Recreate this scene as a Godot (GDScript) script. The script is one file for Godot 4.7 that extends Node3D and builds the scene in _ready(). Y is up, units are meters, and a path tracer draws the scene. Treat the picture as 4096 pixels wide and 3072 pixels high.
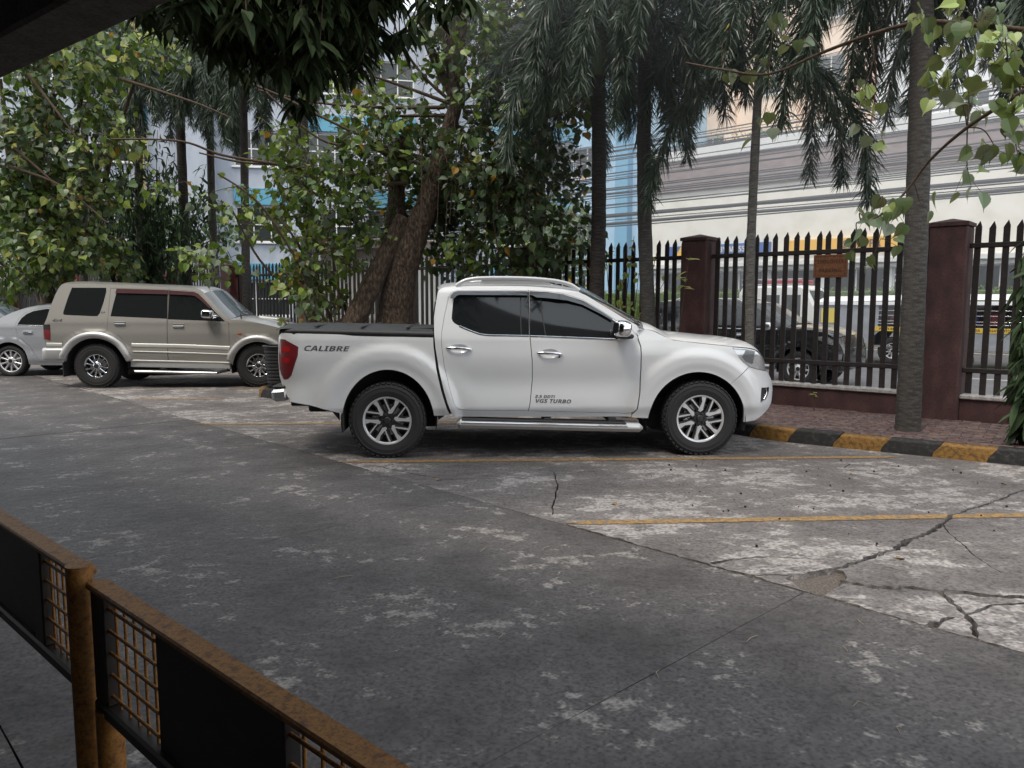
extends Node3D
# A shaded car park behind a picket fence, a white pick-up truck in the middle.

var rng := RandomNumberGenerator.new()
var used := {}
var mats := {}

# ---------------------------------------------------------------- mesh builder
class B:
	var v := PackedVector3Array()
	var n := PackedVector3Array()
	var u := PackedVector2Array()
	var c := PackedColorArray()
	var tint := Color.WHITE
	var colored := false

	func tri(a: Vector3, b: Vector3, d: Vector3, na: Vector3, nb: Vector3, nd: Vector3, ua := Vector2.ZERO, ub := Vector2.ZERO, ud := Vector2.ZERO) -> void:
		if (b - a).cross(d - a).dot(na + nb + nd) > 0.0:
			v.append(a); v.append(d); v.append(b)
			n.append(na); n.append(nd); n.append(nb)
			u.append(ua); u.append(ud); u.append(ub)
		else:
			v.append(a); v.append(b); v.append(d)
			n.append(na); n.append(nb); n.append(nd)
			u.append(ua); u.append(ub); u.append(ud)
		if colored:
			c.append(tint); c.append(tint); c.append(tint)

	func flat(a: Vector3, b: Vector3, d: Vector3, out: Vector3) -> void:
		var m := (b - a).cross(d - a)
		if m.length_squared() < 1e-16:
			return
		m = m.normalized()
		if m.dot(out) < 0.0:
			m = -m
		tri(a, b, d, m, m, m)

	func quad(a: Vector3, b: Vector3, d: Vector3, e: Vector3, out: Vector3) -> void:
		flat(a, b, d, out)
		flat(a, d, e, out)

	# rows of points -> smooth surface; around: each row closes on itself; out: true = normals away from the centre of each row
	func grid(rows: Array, around := false, hint := Vector3.ZERO, outward := false) -> void:
		var h := rows.size()
		var w: int = rows[0].size()
		var ns := []
		for i in h:
			var r: PackedVector3Array = rows[i]
			var lo: PackedVector3Array = rows[maxi(i - 1, 0)]
			var hi: PackedVector3Array = rows[mini(i + 1, h - 1)]
			var mid := Vector3.ZERO
			for p in r:
				mid += p
			mid /= w
			var out := PackedVector3Array()
			for j in w:
				var p0 := r[(j - 1 + w) % w] if around else r[maxi(j - 1, 0)]
				var p1 := r[(j + 1) % w] if around else r[mini(j + 1, w - 1)]
				var m := (p1 - p0).cross(hi[j] - lo[j])
				m = m.normalized() if m.length_squared() > 1e-18 else (hint if hint != Vector3.ZERO else Vector3.UP)
				if outward:
					if m.dot(r[j] - mid) < 0.0:
						m = -m
				elif hint != Vector3.ZERO and m.dot(hint) < 0.0:
					m = -m
				out.append(m)
			ns.append(out)
		for i in h - 1:
			var a: PackedVector3Array = rows[i]
			var b: PackedVector3Array = rows[i + 1]
			var na: PackedVector3Array = ns[i]
			var nb: PackedVector3Array = ns[i + 1]
			for j in (w if around else w - 1):
				var k := (j + 1) % w
				var u0 := float(j) / w
				var u1 := float(j + 1) / w
				var v0 := float(i) / h
				var v1 := float(i + 1) / h
				tri(a[j], a[k], b[k], na[j], na[k], nb[k], Vector2(u0, v0), Vector2(u1, v0), Vector2(u1, v1))
				tri(a[j], b[k], b[j], na[j], nb[k], nb[j], Vector2(u0, v0), Vector2(u1, v1), Vector2(u0, v1))

	func fan(ring: PackedVector3Array, out: Vector3) -> void:
		var mid := Vector3.ZERO
		for p in ring:
			mid += p
		mid /= ring.size()
		for i in ring.size():
			flat(mid, ring[i], ring[(i + 1) % ring.size()], out)

	func tube(path: PackedVector3Array, radii: PackedFloat32Array, sides := 8, caps := true, squash := 1.0) -> void:
		var rows := []
		var side := Vector3.ZERO
		for i in path.size():
			var d := (path[mini(i + 1, path.size() - 1)] - path[maxi(i - 1, 0)]).normalized()
			if side == Vector3.ZERO:
				side = d.cross(Vector3.UP if absf(d.y) < 0.9 else Vector3.RIGHT).normalized()
			side = (side - d * side.dot(d)).normalized()
			var up := d.cross(side)
			var r := PackedVector3Array()
			for j in sides:
				var t := TAU * j / sides
				r.append(path[i] + (side * cos(t) + up * sin(t) * squash) * radii[i])
			rows.append(r)
		grid(rows, true, Vector3.ZERO, true)
		if caps:
			fan(rows[0], path[0] - path[1])
			fan(rows[-1], path[-1] - path[-2])

	# profile of (radius, height along axis)
	func lathe(profile: PackedVector2Array, at: Transform3D, sides := 24) -> void:
		for k in profile.size() - 1:
			var p := profile[k]
			var q := profile[k + 1]
			var slope := Vector2(q.y - p.y, p.x - q.x)
			slope = slope.normalized() if slope.length() > 1e-9 else Vector2(1, 0)
			for j in sides:
				var t0 := TAU * j / sides
				var t1 := TAU * (j + 1) / sides
				var d0 := Vector3(cos(t0), 0, sin(t0))
				var d1 := Vector3(cos(t1), 0, sin(t1))
				var n0 := (at.basis * (d0 * slope.x + Vector3.UP * slope.y)).normalized()
				var n1 := (at.basis * (d1 * slope.x + Vector3.UP * slope.y)).normalized()
				var a := at * (d0 * p.x + Vector3.UP * p.y)
				var b := at * (d1 * p.x + Vector3.UP * p.y)
				var c2 := at * (d1 * q.x + Vector3.UP * q.y)
				var d := at * (d0 * q.x + Vector3.UP * q.y)
				if p.x > 1e-6:
					tri(a, b, c2, n0, n1, n1)
				if q.x > 1e-6:
					tri(a, c2, d, n0, n1, n0)

	func box(center: Vector3, size: Vector3, bevel := 0.0, basis := Basis()) -> void:
		var h := size * 0.5
		var k := minf(bevel, minf(h.x, minf(h.y, h.z)) * 0.9)
		for axis in 3:
			for s in [-1.0, 1.0]:
				var a1: int = (axis + 1) % 3
				var a2: int = (axis + 2) % 3
				var pts := []
				for q in [[-1, -1], [1, -1], [1, 1], [-1, 1]]:
					var p := Vector3.ZERO
					p[axis] = h[axis] * s
					p[a1] = (h[a1] - k) * q[0]
					p[a2] = (h[a2] - k) * q[1]
					pts.append(center + basis * p)
				var o := Vector3.ZERO
				o[axis] = s
				quad(pts[0], pts[1], pts[2], pts[3], basis * o)
		if k <= 0.0:
			return
		for axis in 3:
			var a1: int = (axis + 1) % 3
			var a2: int = (axis + 2) % 3
			for s in [-1.0, 1.0]:
				for t in [-1.0, 1.0]:
					var pts := []
					for e in [-1.0, 1.0]:
						var p := Vector3.ZERO
						p[axis] = (h[axis] - k) * e
						p[a1] = h[a1] * s
						p[a2] = (h[a2] - k) * t
						var q := p
						q[a1] = (h[a1] - k) * s
						q[a2] = h[a2] * t
						pts.append(center + basis * p)
						pts.append(center + basis * q)
					var o := Vector3.ZERO
					o[a1] = s
					o[a2] = t
					quad(pts[0], pts[1], pts[3], pts[2], basis * o)
		for sx in [-1.0, 1.0]:
			for sy in [-1.0, 1.0]:
				for sz in [-1.0, 1.0]:
					var sg := Vector3(sx, sy, sz)
					flat(center + basis * Vector3(h.x * sx, (h.y - k) * sy, (h.z - k) * sz), center + basis * Vector3((h.x - k) * sx, h.y * sy, (h.z - k) * sz), center + basis * Vector3((h.x - k) * sx, (h.y - k) * sy, h.z * sz), basis * sg)

	# a flat outline pushed along z of the transform from 0 to depth; top face bevelled
	func prism(poly: PackedVector2Array, depth: float, at: Transform3D, bevel := 0.0, back := true) -> void:
		var tris := Geometry2D.triangulate_polygon(poly)
		var top := poly
		if bevel > 0.0:
			var inset := Geometry2D.offset_polygon(poly, -bevel)
			if inset.size() == 1 and inset[0].size() == poly.size():
				top = PackedVector2Array()
				for p in poly:  # match corner to corner
					var best: Vector2 = inset[0][0]
					for q in inset[0]:
						if q.distance_squared_to(p) < best.distance_squared_to(p):
							best = q
					top.append(best)
		var z := at.basis.z.normalized() * signf(depth)
		for i in range(0, tris.size(), 3):
			var f := [tris[i], tris[i + 1], tris[i + 2]]
			var w := []
			var l := []
			for k in f:
				w.append(at * Vector3(top[k].x, top[k].y, depth))
				l.append(at * Vector3(poly[k].x, poly[k].y, 0))
			flat(w[0], w[1], w[2], z)
			if back:
				flat(l[0], l[1], l[2], -z)
		var area := 0.0
		for i in poly.size():
			area += poly[i].cross(poly[(i + 1) % poly.size()])
		for i in poly.size():
			var p := poly[i]
			var q := poly[(i + 1) % poly.size()]
			var e := q - p
			var o2 := Vector2(e.y, -e.x) * signf(area)
			var o := at.basis * Vector3(o2.x, o2.y, 0)
			var pt := top[i]
			var qt := top[(i + 1) % poly.size()]
			if bevel > 0.0:
				var zb := depth - bevel * signf(depth)
				quad(at * Vector3(p.x, p.y, 0), at * Vector3(q.x, q.y, 0), at * Vector3(q.x, q.y, zb), at * Vector3(p.x, p.y, zb), o)
				quad(at * Vector3(p.x, p.y, zb), at * Vector3(q.x, q.y, zb), at * Vector3(qt.x, qt.y, depth), at * Vector3(pt.x, pt.y, depth), o + z * 0.7 * o.length())
			else:
				quad(at * Vector3(p.x, p.y, 0), at * Vector3(q.x, q.y, 0), at * Vector3(q.x, q.y, depth), at * Vector3(p.x, p.y, depth), o)

	# a body panel: outline in (x, y), standing off sideways by wf(x, y) towards +z
	func panel(poly: PackedVector2Array, holes: Array, wf: Callable, cell := 0.05, skirt := 0.02, off := 0.0) -> void:
		var lo := poly[0]
		var hi := poly[0]
		for p in poly:
			lo = lo.min(p)
			hi = hi.max(p)
		var i0 := int(floor(lo.x / cell))
		var i1 := int(ceil(hi.x / cell))
		var j0 := int(floor(lo.y / cell))
		var j1 := int(ceil(hi.y / cell))
		var seen := {}
		for i in range(i0, i1):
			for j in range(j0, j1):
				var r := PackedVector2Array([Vector2(i, j) * cell, Vector2(i + 1, j) * cell, Vector2(i + 1, j + 1) * cell, Vector2(i, j + 1) * cell])
				var bits: Array = Geometry2D.intersect_polygons(r, poly)
				for hole in holes:
					var rest := []
					for bit in bits:
						rest.append_array(Geometry2D.clip_polygons(bit, hole))
					bits = rest
				for bit in bits:
					if Geometry2D.is_polygon_clockwise(bit) and holes.size() and bit.size() < 3:
						continue
					var t := Geometry2D.triangulate_polygon(bit)
					var p3 := PackedVector3Array()
					var n3 := PackedVector3Array()
					for p in bit:
						var key := Vector2i(roundi(p.x * 4000), roundi(p.y * 4000))
						if not seen.has(key):
							var w: float = wf.call(p.x, p.y)
							var e := 0.006
							var dx: float = (wf.call(p.x + e, p.y) - wf.call(p.x - e, p.y)) / (2 * e)
							var dy: float = (wf.call(p.x, p.y + e) - wf.call(p.x, p.y - e)) / (2 * e)
							seen[key] = [Vector3(p.x, p.y, w + off), Vector3(-dx, -dy, 1).normalized()]
						p3.append(seen[key][0])
						n3.append(seen[key][1])
					for k in range(0, t.size(), 3):
						tri(p3[t[k]], p3[t[k + 1]], p3[t[k + 2]], n3[t[k]], n3[t[k + 1]], n3[t[k + 2]])
		if skirt > 0.0:
			rim(poly, wf, skirt, off, 1.0)
			for hole in holes:
				rim(hole, wf, skirt, off, -1.0)

	func rim(poly: PackedVector2Array, wf: Callable, skirt: float, off: float, way: float) -> void:
		var s := -way if Geometry2D.is_polygon_clockwise(poly) else way
		for i in poly.size():
			var p := poly[i]
			var q := poly[(i + 1) % poly.size()]
			var cuts := maxi(1, int(p.distance_to(q) / 0.06))
			var o2 := Vector2(q.y - p.y, p.x - q.x) * s
			for k in cuts:
				var a := p.lerp(q, float(k) / cuts)
				var b := p.lerp(q, float(k + 1) / cuts)
				var wa: float = wf.call(a.x, a.y) + off
				var wb: float = wf.call(b.x, b.y) + off
				quad(Vector3(a.x, a.y, wa), Vector3(b.x, b.y, wb), Vector3(b.x, b.y, wb - skirt), Vector3(a.x, a.y, wa - skirt), Vector3(o2.x, o2.y, 0))

	func mirror() -> void:  # adds the same again on the other side
		for i in range(0, v.size(), 3):
			for k in [i, i + 2, i + 1]:
				v.append(v[k] * Vector3(1, 1, -1))
				n.append(n[k] * Vector3(1, 1, -1))
				u.append(u[k])
				if colored:
					c.append(c[k])

	func add(m: Mesh, at: Transform3D) -> void:
		for s in m.get_surface_count():
			var a := m.surface_get_arrays(s)
			var vs: PackedVector3Array = a[Mesh.ARRAY_VERTEX]
			var ns: PackedVector3Array = a[Mesh.ARRAY_NORMAL]
			var ix: PackedInt32Array = a[Mesh.ARRAY_INDEX] if a[Mesh.ARRAY_INDEX] != null else PackedInt32Array(range(vs.size()))
			for i in range(0, ix.size() - 2, 3):
				var p := [ix[i], ix[i + 1], ix[i + 2]]
				tri(at * vs[p[0]], at * vs[p[1]], at * vs[p[2]], at.basis * ns[p[0]], at.basis * ns[p[1]], at.basis * ns[p[2]])

	func mesh() -> ArrayMesh:
		var a := []
		a.resize(Mesh.ARRAY_MAX)
		a[Mesh.ARRAY_VERTEX] = v
		a[Mesh.ARRAY_NORMAL] = n
		a[Mesh.ARRAY_TEX_UV] = u
		if colored:
			a[Mesh.ARRAY_COLOR] = c
		var m := ArrayMesh.new()
		if v.size():
			m.add_surface_from_arrays(Mesh.PRIMITIVE_TRIANGLES, a)
		return m

# ---------------------------------------------------------------- naming
func numbered(called: String) -> String:
	if not used.has(called):
		used[called] = 0
		return called
	used[called] += 1
	return "%s_%03d" % [called, used[called]]

func tag(o: Node, label: String, category: String, group := "") -> void:
	o.set_meta("label", label)
	o.set_meta("category", category)
	if group:
		o.set_meta("group", group)

func thing(called: String, label: String, category: String, at := Vector3.ZERO, turn := 0.0, group := "") -> Node3D:
	var o := Node3D.new()
	o.name = numbered(called)
	add_child(o)
	o.position = at
	o.rotation.y = turn
	tag(o, label, category, group)
	return o

func put(called: String, b: B, m: Material, parent: Node = null) -> MeshInstance3D:
	return hang(called, b.mesh(), m, parent)

func hang(called: String, mesh: Mesh, m: Material, parent: Node = null) -> MeshInstance3D:
	var o := MeshInstance3D.new()
	o.mesh = mesh
	o.material_override = m
	if parent == null or parent == self:
		o.name = numbered(called)
		add_child(o)
	else:
		var kids := {}
		for k in parent.get_children():
			kids[String(k.name)] = true
		var nm := called
		var i := 1
		while kids.has(nm):
			nm = "%s_%03d" % [called, i]
			i += 1
		o.name = nm
		parent.add_child(o, true)
	return o

# many pieces under one parent: names counted without searching the children
func piece(called: String, i: int, mesh: Mesh, m: Material, parent: Node, at: Transform3D) -> MeshInstance3D:
	var o := MeshInstance3D.new()
	o.mesh = mesh
	o.material_override = m
	o.name = called if i == 0 else "%s_%03d" % [called, i]
	o.transform = at
	parent.add_child(o, true)
	return o

func struct(called: String, b: B, m: Material, parent: Node = null) -> MeshInstance3D:
	var o := put(called, b, m, parent)
	o.set_meta("kind", "structure")
	return o

func many(called: String, mesh: Mesh, m: Material, where: Array, parent: Node = null, tints := PackedColorArray()) -> MultiMeshInstance3D:
	var mm := MultiMesh.new()
	mm.transform_format = MultiMesh.TRANSFORM_3D
	mm.use_colors = tints.size() > 0
	mm.mesh = mesh
	mm.instance_count = where.size()
	for i in where.size():
		mm.set_instance_transform(i, where[i])
		if tints.size():
			mm.set_instance_color(i, tints[i])
	var o := MultiMeshInstance3D.new()
	o.multimesh = mm
	o.material_override = m
	o.set_meta("kind", "stuff")
	if parent == null:
		o.name = numbered(called)
		add_child(o)
	else:
		o.name = called
		parent.add_child(o, true)
	return o

# ---------------------------------------------------------------- materials; colours are linear base colours
func col(r: float, g: float, b: float) -> Color:
	return Color(r, g, b).linear_to_srgb()

func mat(key: String, c := Color(0.5, 0.5, 0.5), rough := 0.8, metal := 0.0) -> StandardMaterial3D:
	if mats.has(key):
		return mats[key]
	var m := StandardMaterial3D.new()
	m.resource_name = key
	m.albedo_color = c
	m.roughness = rough
	m.metallic = metal
	mats[key] = m
	return m

func noise(kind: int, freq: float, octaves: int, s: int) -> FastNoiseLite:
	var f := FastNoiseLite.new()
	f.noise_type = kind
	f.frequency = freq
	f.fractal_octaves = octaves
	f.seed = s
	return f

# a texture from noise through a colour ramp; stops: [offset, colour, offset, colour ...]
func ramp(freq: float, octaves: int, s: int, stops: Array, size := 512, kind := FastNoiseLite.TYPE_SIMPLEX_SMOOTH) -> Texture2D:
	var g := Gradient.new()
	var offs := PackedFloat32Array()
	var cols := PackedColorArray()
	for i in range(0, stops.size(), 2):
		offs.append(stops[i])
		cols.append(stops[i + 1])
	g.offsets = offs
	g.colors = cols
	var im: Image = noise(kind, freq, octaves, s).get_seamless_image(size, size)
	var src := im.get_data()
	var lut := PackedByteArray()
	for i in 256:
		var c := g.sample(i / 255.0)
		lut.append(int(c.r * 255)); lut.append(int(c.g * 255)); lut.append(int(c.b * 255))
	var dst := PackedByteArray()
	dst.resize(src.size() * 3)
	for i in src.size():
		var k := src[i] * 3
		dst[i * 3] = lut[k]
		dst[i * 3 + 1] = lut[k + 1]
		dst[i * 3 + 2] = lut[k + 2]
	return ImageTexture.create_from_image(Image.create_from_data(size, size, false, Image.FORMAT_RGB8, dst))

func tri_map(m: StandardMaterial3D, scale: Vector3, world := true) -> void:
	m.uv1_triplanar = true
	m.uv1_world_triplanar = world
	m.uv1_scale = scale
	m.uv1_triplanar_sharpness = 4.0

func grain(m: StandardMaterial3D, t: Texture2D, scale: float) -> void:
	m.detail_enabled = true
	m.detail_blend_mode = BaseMaterial3D.BLEND_MODE_MUL
	m.detail_albedo = t
	m.detail_uv_layer = BaseMaterial3D.DETAIL_UV_2
	m.uv2_triplanar = true
	m.uv2_world_triplanar = true
	m.uv2_scale = Vector3.ONE * scale
	m.uv2_triplanar_sharpness = 4.0

func P(list: Array) -> PackedVector2Array:  # flat list -> points
	var r := PackedVector2Array()
	for i in range(0, list.size(), 2):
		r.append(Vector2(list[i], list[i + 1]))
	return r

func curve(pts: Array, steps := 6) -> PackedVector3Array:  # smooth line through points
	var r := PackedVector3Array()
	for i in pts.size() - 1:
		var a: Vector3 = pts[maxi(i - 1, 0)]
		var b: Vector3 = pts[i]
		var c: Vector3 = pts[i + 1]
		var d: Vector3 = pts[mini(i + 2, pts.size() - 1)]
		for k in steps:
			r.append(b.cubic_interpolate(c, a, d, float(k) / steps))
	r.append(pts[-1])
	return r

func taper(n: int, a: float, b: float) -> PackedFloat32Array:
	var r := PackedFloat32Array()
	for i in n:
		r.append(lerpf(a, b, float(i) / maxi(n - 1, 1)))
	return r

const EYE := Vector3(0, 1.55, 0)
# where a line of sight measured on the photograph (2212 wide) meets the upright plane at distance z
func at(x: float, y: float, z: float) -> Vector3:
	var a := (x - 1106.0) / 1685.0
	var b := (829.5 - y) / 1685.0
	var d := Vector3(a, -0.104528 + b * 0.994522, -0.994522 - b * 0.104528)
	return EYE + d * (z / d.z)

func letters(text: String, height: float, depth: float, bold := true, face := "Droid Sans") -> Mesh:
	var t := TextMesh.new()
	var f := SystemFont.new()
	f.font_names = PackedStringArray([face])
	f.font_weight = 700 if bold else 400
	t.font = f
	t.text = text
	t.font_size = 64
	t.depth = 1.0
	t.pixel_size = 1.0
	t.curve_step = 2.0
	var a := t.surface_get_arrays(0)
	var vs: PackedVector3Array = a[Mesh.ARRAY_VERTEX]
	var lo := Vector3.INF
	var hi := -Vector3.INF
	for p in vs:
		lo = lo.min(p)
		hi = hi.max(p)
	var k := height / (hi.y - lo.y)
	for i in vs.size():
		vs[i] = Vector3((vs[i].x - lo.x) * k, (vs[i].y - lo.y) * k, (vs[i].z - lo.z) / (hi.z - lo.z) * depth)
	a[Mesh.ARRAY_VERTEX] = vs
	var m := ArrayMesh.new()
	m.add_surface_from_arrays(Mesh.PRIMITIVE_TRIANGLES, [a[0], a[1], null, null, null, null, null, null, null, null, null, null, a[12]])
	return m

func _ready() -> void:
	rng.seed = 20240611
	# --- camera
	var cam := Camera3D.new()
	cam.name = "camera"
	cam.fov = 52.43
	cam.near = 0.05
	cam.far = 400.0
	cam.position = EYE
	cam.rotation_degrees.x = -6.0
	add_child(cam)
	cam.current = true
	# --- overcast sky
	var sky := Sky.new()
	var sm := ProceduralSkyMaterial.new()
	sm.sky_top_color = Color(0.93, 0.96, 1.0)
	sm.sky_horizon_color = Color(0.95, 0.96, 0.97)
	sm.sky_curve = 0.3
	sm.sky_energy_multiplier = 1.0
	sm.ground_bottom_color = Color(0.3, 0.3, 0.3)
	sm.ground_horizon_color = Color(0.6, 0.6, 0.6)
	sky.sky_material = sm
	var env := Environment.new()
	env.background_mode = Environment.BG_SKY
	env.sky = sky
	env.background_energy_multiplier = 1.0
	env.tonemap_mode = Environment.TONE_MAPPER_LINEAR
	env.tonemap_exposure = 2.0
	env.volumetric_fog_enabled = true
	env.volumetric_fog_density = 0.0
	env.sdfgi_enabled = true
	env.ssao_enabled = true
	env.ssil_enabled = true
	var we := WorldEnvironment.new()
	we.name = "world_environment"
	we.environment = env
	add_child(we)
	var sun := DirectionalLight3D.new()
	sun.name = "sun"
	sun.light_color = Color(1.0, 0.97, 0.92)
	sun.light_energy = 0.5
	sun.light_angular_distance = 20.0
	sun.shadow_enabled = true
	sun.rotation_degrees = Vector3(-62, -38, 0)
	add_child(sun)
	# --- the place
	make_materials()
	build_ground()
	build_shelter()
	build_fence()
	build_street()
	build_buildings()
	build_cables()
	build_truck()
	build_suv()
	build_sedans()
	build_traffic()
	build_bin()
	build_plants()
	build_litter()
	build_haze()

# ---------------------------------------------------------------- materials
# worn concrete: several grains mixed per pixel (bare light scrapes, dark film, pits)
func concrete_texture(size: int, s: int, base: Color, bare: Color, dark: Color, bare_share: float) -> Texture2D:
	var a: PackedByteArray = noise(FastNoiseLite.TYPE_SIMPLEX_SMOOTH, 6.0 / size, 6, s).get_seamless_image(size, size).get_data()
	var b: PackedByteArray = noise(FastNoiseLite.TYPE_SIMPLEX_SMOOTH, 34.0 / size, 5, s + 1).get_seamless_image(size, size).get_data()
	var d: PackedByteArray = noise(FastNoiseLite.TYPE_VALUE, 0.45, 2, s + 2).get_seamless_image(size, size).get_data()
	var out := PackedByteArray()
	out.resize(size * size * 3)
	var cut := 1.0 - bare_share
	for i in size * size:
		var x := a[i] / 255.0
		var y := b[i] / 255.0
		var z := d[i] / 255.0
		var k := clampf(((x * 0.5 + y * 0.5) + (z - 0.5) * 0.16 - cut) * 11.0, 0.0, 1.0)
		var g := clampf((0.42 - x * 0.6 - y * 0.25 + (z - 0.5) * 0.2) * 3.0, 0.0, 0.75)
		var r := lerpf(lerpf(base.r, dark.r, g), bare.r, k)
		var q := lerpf(lerpf(base.g, dark.g, g), bare.g, k)
		var w := lerpf(lerpf(base.b, dark.b, g), bare.b, k)
		var f := 0.8 + 0.4 * z
		out[i * 3] = int(clampf(r * f, 0, 1) * 255)
		out[i * 3 + 1] = int(clampf(q * f, 0, 1) * 255)
		out[i * 3 + 2] = int(clampf(w * f, 0, 1) * 255)
	return ImageTexture.create_from_image(Image.create_from_data(size, size, false, Image.FORMAT_RGB8, out))

func surf(key: String, t: Texture2D, scale: Vector3, rough := 0.9, fine: Texture2D = null, fine_scale := 1.0) -> StandardMaterial3D:
	var m := mat(key, Color.WHITE, rough)
	m.albedo_texture = t
	tri_map(m, scale)
	if fine:
		grain(m, fine, fine_scale)
	return m

func make_materials() -> void:
	var speck := ramp(0.18, 3, 5, [0.0, Color(0.45, 0.44, 0.43), 0.3, Color(0.8, 0.8, 0.8), 0.55, Color(0.97, 0.96, 0.96), 1.0, Color(1, 1, 1)], 512, FastNoiseLite.TYPE_VALUE)
	var blotch := ramp(0.012, 5, 9, [0.0, Color(0.62, 0.6, 0.58), 0.45, Color(0.9, 0.89, 0.88), 1.0, Color(1, 1, 1)], 512)
	mats["speck"] = null
	# the driveway is dark with light scrapes, the bays are paler and more worn
	var m := surf("driveway_concrete", concrete_texture(1024, 11, Color(0.335, 0.32, 0.315), Color(0.52, 0.5, 0.48), Color(0.24, 0.224, 0.22), 0.365), Vector3(0.19, 0.2, 0.22), 0.72, speck, 0.9)
	m.heightmap_enabled = true
	m.heightmap_texture = ramp(0.09, 4, 21, [0.0, Color(0, 0, 0), 1.0, Color(1, 1, 1)], 512)
	m.heightmap_scale = 0.7
	m.heightmap_deep_parallax = false
	m = surf("bay_concrete", concrete_texture(1024, 31, Color(0.45, 0.43, 0.42), Color(0.595, 0.575, 0.56), Color(0.33, 0.31, 0.305), 0.46), Vector3(0.11, 0.2, 0.15), 0.85, speck, 0.8)
	m.heightmap_enabled = true
	m.heightmap_texture = mats["driveway_concrete"].heightmap_texture
	m.heightmap_scale = 0.9
	surf("soil", ramp(0.05, 5, 41, [0.0, Color(0.09, 0.08, 0.07), 0.5, Color(0.16, 0.135, 0.115), 1.0, Color(0.26, 0.22, 0.19)], 512), Vector3.ONE * 0.8, 1.0, speck, 3.0)
	surf("pothole_dirt", ramp(0.06, 5, 43, [0.0, Color(0.27, 0.24, 0.22), 0.5, Color(0.39, 0.36, 0.33), 1.0, Color(0.5, 0.47, 0.44)], 512), Vector3.ONE * 1.5, 1.0, speck, 4.0)
	surf("asphalt", ramp(0.03, 5, 45, [0.0, Color(0.33, 0.33, 0.34), 0.6, Color(0.42, 0.42, 0.43), 1.0, Color(0.5, 0.5, 0.5)], 512), Vector3.ONE * 0.25, 0.55, speck, 1.2)
	surf("sidewalk_concrete", ramp(0.03, 5, 46, [0.0, Color(0.5, 0.5, 0.5), 0.6, Color(0.6, 0.6, 0.6), 1.0, Color(0.68, 0.67, 0.66)], 512), Vector3.ONE * 0.3, 0.8, speck, 1.2)
	# paints with wear
	surf("yellow_line_paint", ramp(0.035, 5, 51, [0.0, Color(0.42, 0.38, 0.34), 0.36, Color(0.5, 0.43, 0.33), 0.48, Color(0.6, 0.47, 0.27), 1.0, Color(0.68, 0.54, 0.32)], 512), Vector3.ONE * 0.9, 0.8, speck, 2.0)
	surf("kerb_yellow", ramp(0.03, 5, 52, [0.0, Color(0.22, 0.18, 0.13), 0.3, Color(0.4, 0.3, 0.15), 0.48, Color(0.54, 0.39, 0.16), 1.0, Color(0.62, 0.46, 0.2)], 512), Vector3.ONE * 1.1, 0.7, speck, 2.0)
	surf("kerb_black", ramp(0.03, 5, 53, [0.0, Color(0.09, 0.09, 0.09), 0.6, Color(0.15, 0.15, 0.15), 0.75, Color(0.24, 0.23, 0.22), 1.0, Color(0.34, 0.32, 0.3)], 512), Vector3.ONE * 1.1, 0.75, speck, 2.0)
	for i in 3:
		surf("paver_%d" % i, ramp(0.04, 4, 60 + i, [0.0, Color(0.22, 0.17, 0.17), 0.5, [Color(0.38, 0.29, 0.28), Color(0.42, 0.35, 0.33), Color(0.33, 0.27, 0.27)][i], 1.0, Color(0.5, 0.44, 0.42)], 256), Vector3.ONE * 0.9, 0.85, speck, 2.0)
	surf("pillar_paint", ramp(0.018, 5, 71, [0.0, Color(0.19, 0.12, 0.12), 0.5, Color(0.29, 0.185, 0.18), 1.0, Color(0.37, 0.26, 0.25)], 512), Vector3(0.6, 0.25, 0.6), 0.75, speck, 1.5)
	surf("pillar_paint_red", ramp(0.018, 5, 72, [0.0, Color(0.3, 0.15, 0.135), 0.5, Color(0.41, 0.2, 0.18), 1.0, Color(0.48, 0.28, 0.25)], 512), Vector3(0.6, 0.25, 0.6), 0.75, speck, 1.5)
	surf("wall_cap", ramp(0.03, 5, 73, [0.0, Color(0.5, 0.48, 0.47), 0.5, Color(0.68, 0.67, 0.66), 1.0, Color(0.78, 0.77, 0.76)], 512), Vector3.ONE * 0.8, 0.7, speck, 1.5)
	surf("slat_paint", ramp(0.05, 4, 74, [0.0, Color(0.1, 0.085, 0.08), 0.6, Color(0.15, 0.125, 0.12), 1.0, Color(0.23, 0.19, 0.18)], 256), Vector3.ONE * 1.2, 0.6)
	surf("railing_paint", ramp(0.04, 5, 75, [0.0, Color(0.3, 0.18, 0.09), 0.22, Color(0.44, 0.28, 0.11), 0.4, Color(0.54, 0.36, 0.13), 1.0, Color(0.6, 0.42, 0.17)], 512), Vector3.ONE * 1.6, 0.6, speck, 3.0)
	surf("railing_panel", ramp(0.03, 5, 76, [0.0, Color(0.07, 0.055, 0.045), 0.6, Color(0.14, 0.1, 0.075), 1.0, Color(0.25, 0.16, 0.09)], 512), Vector3.ONE * 0.9, 0.6)
	surf("beam_plaster", ramp(0.02, 5, 77, [0.0, Color(0.3, 0.28, 0.26), 1.0, Color(0.42, 0.4, 0.38)], 512), Vector3.ONE * 0.6, 0.9, speck, 1.0)
	mats["speck"] = null
	mats.erase("speck")
	grain_tex = speck
	blotch_tex = blotch
	# car finishes
	m = mat("white_paint", col(0.66, 0.665, 0.67), 0.35)
	m.clearcoat_enabled = true
	m.clearcoat = 0.8
	m.clearcoat_roughness = 0.06
	m = mat("champagne_paint", col(0.42, 0.405, 0.375), 0.34, 0.45)
	m.clearcoat_enabled = true
	m.clearcoat = 0.8
	m.clearcoat_roughness = 0.1
	m = mat("silver_paint", col(0.5, 0.52, 0.56), 0.35, 0.5)
	m.clearcoat_enabled = true
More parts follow.
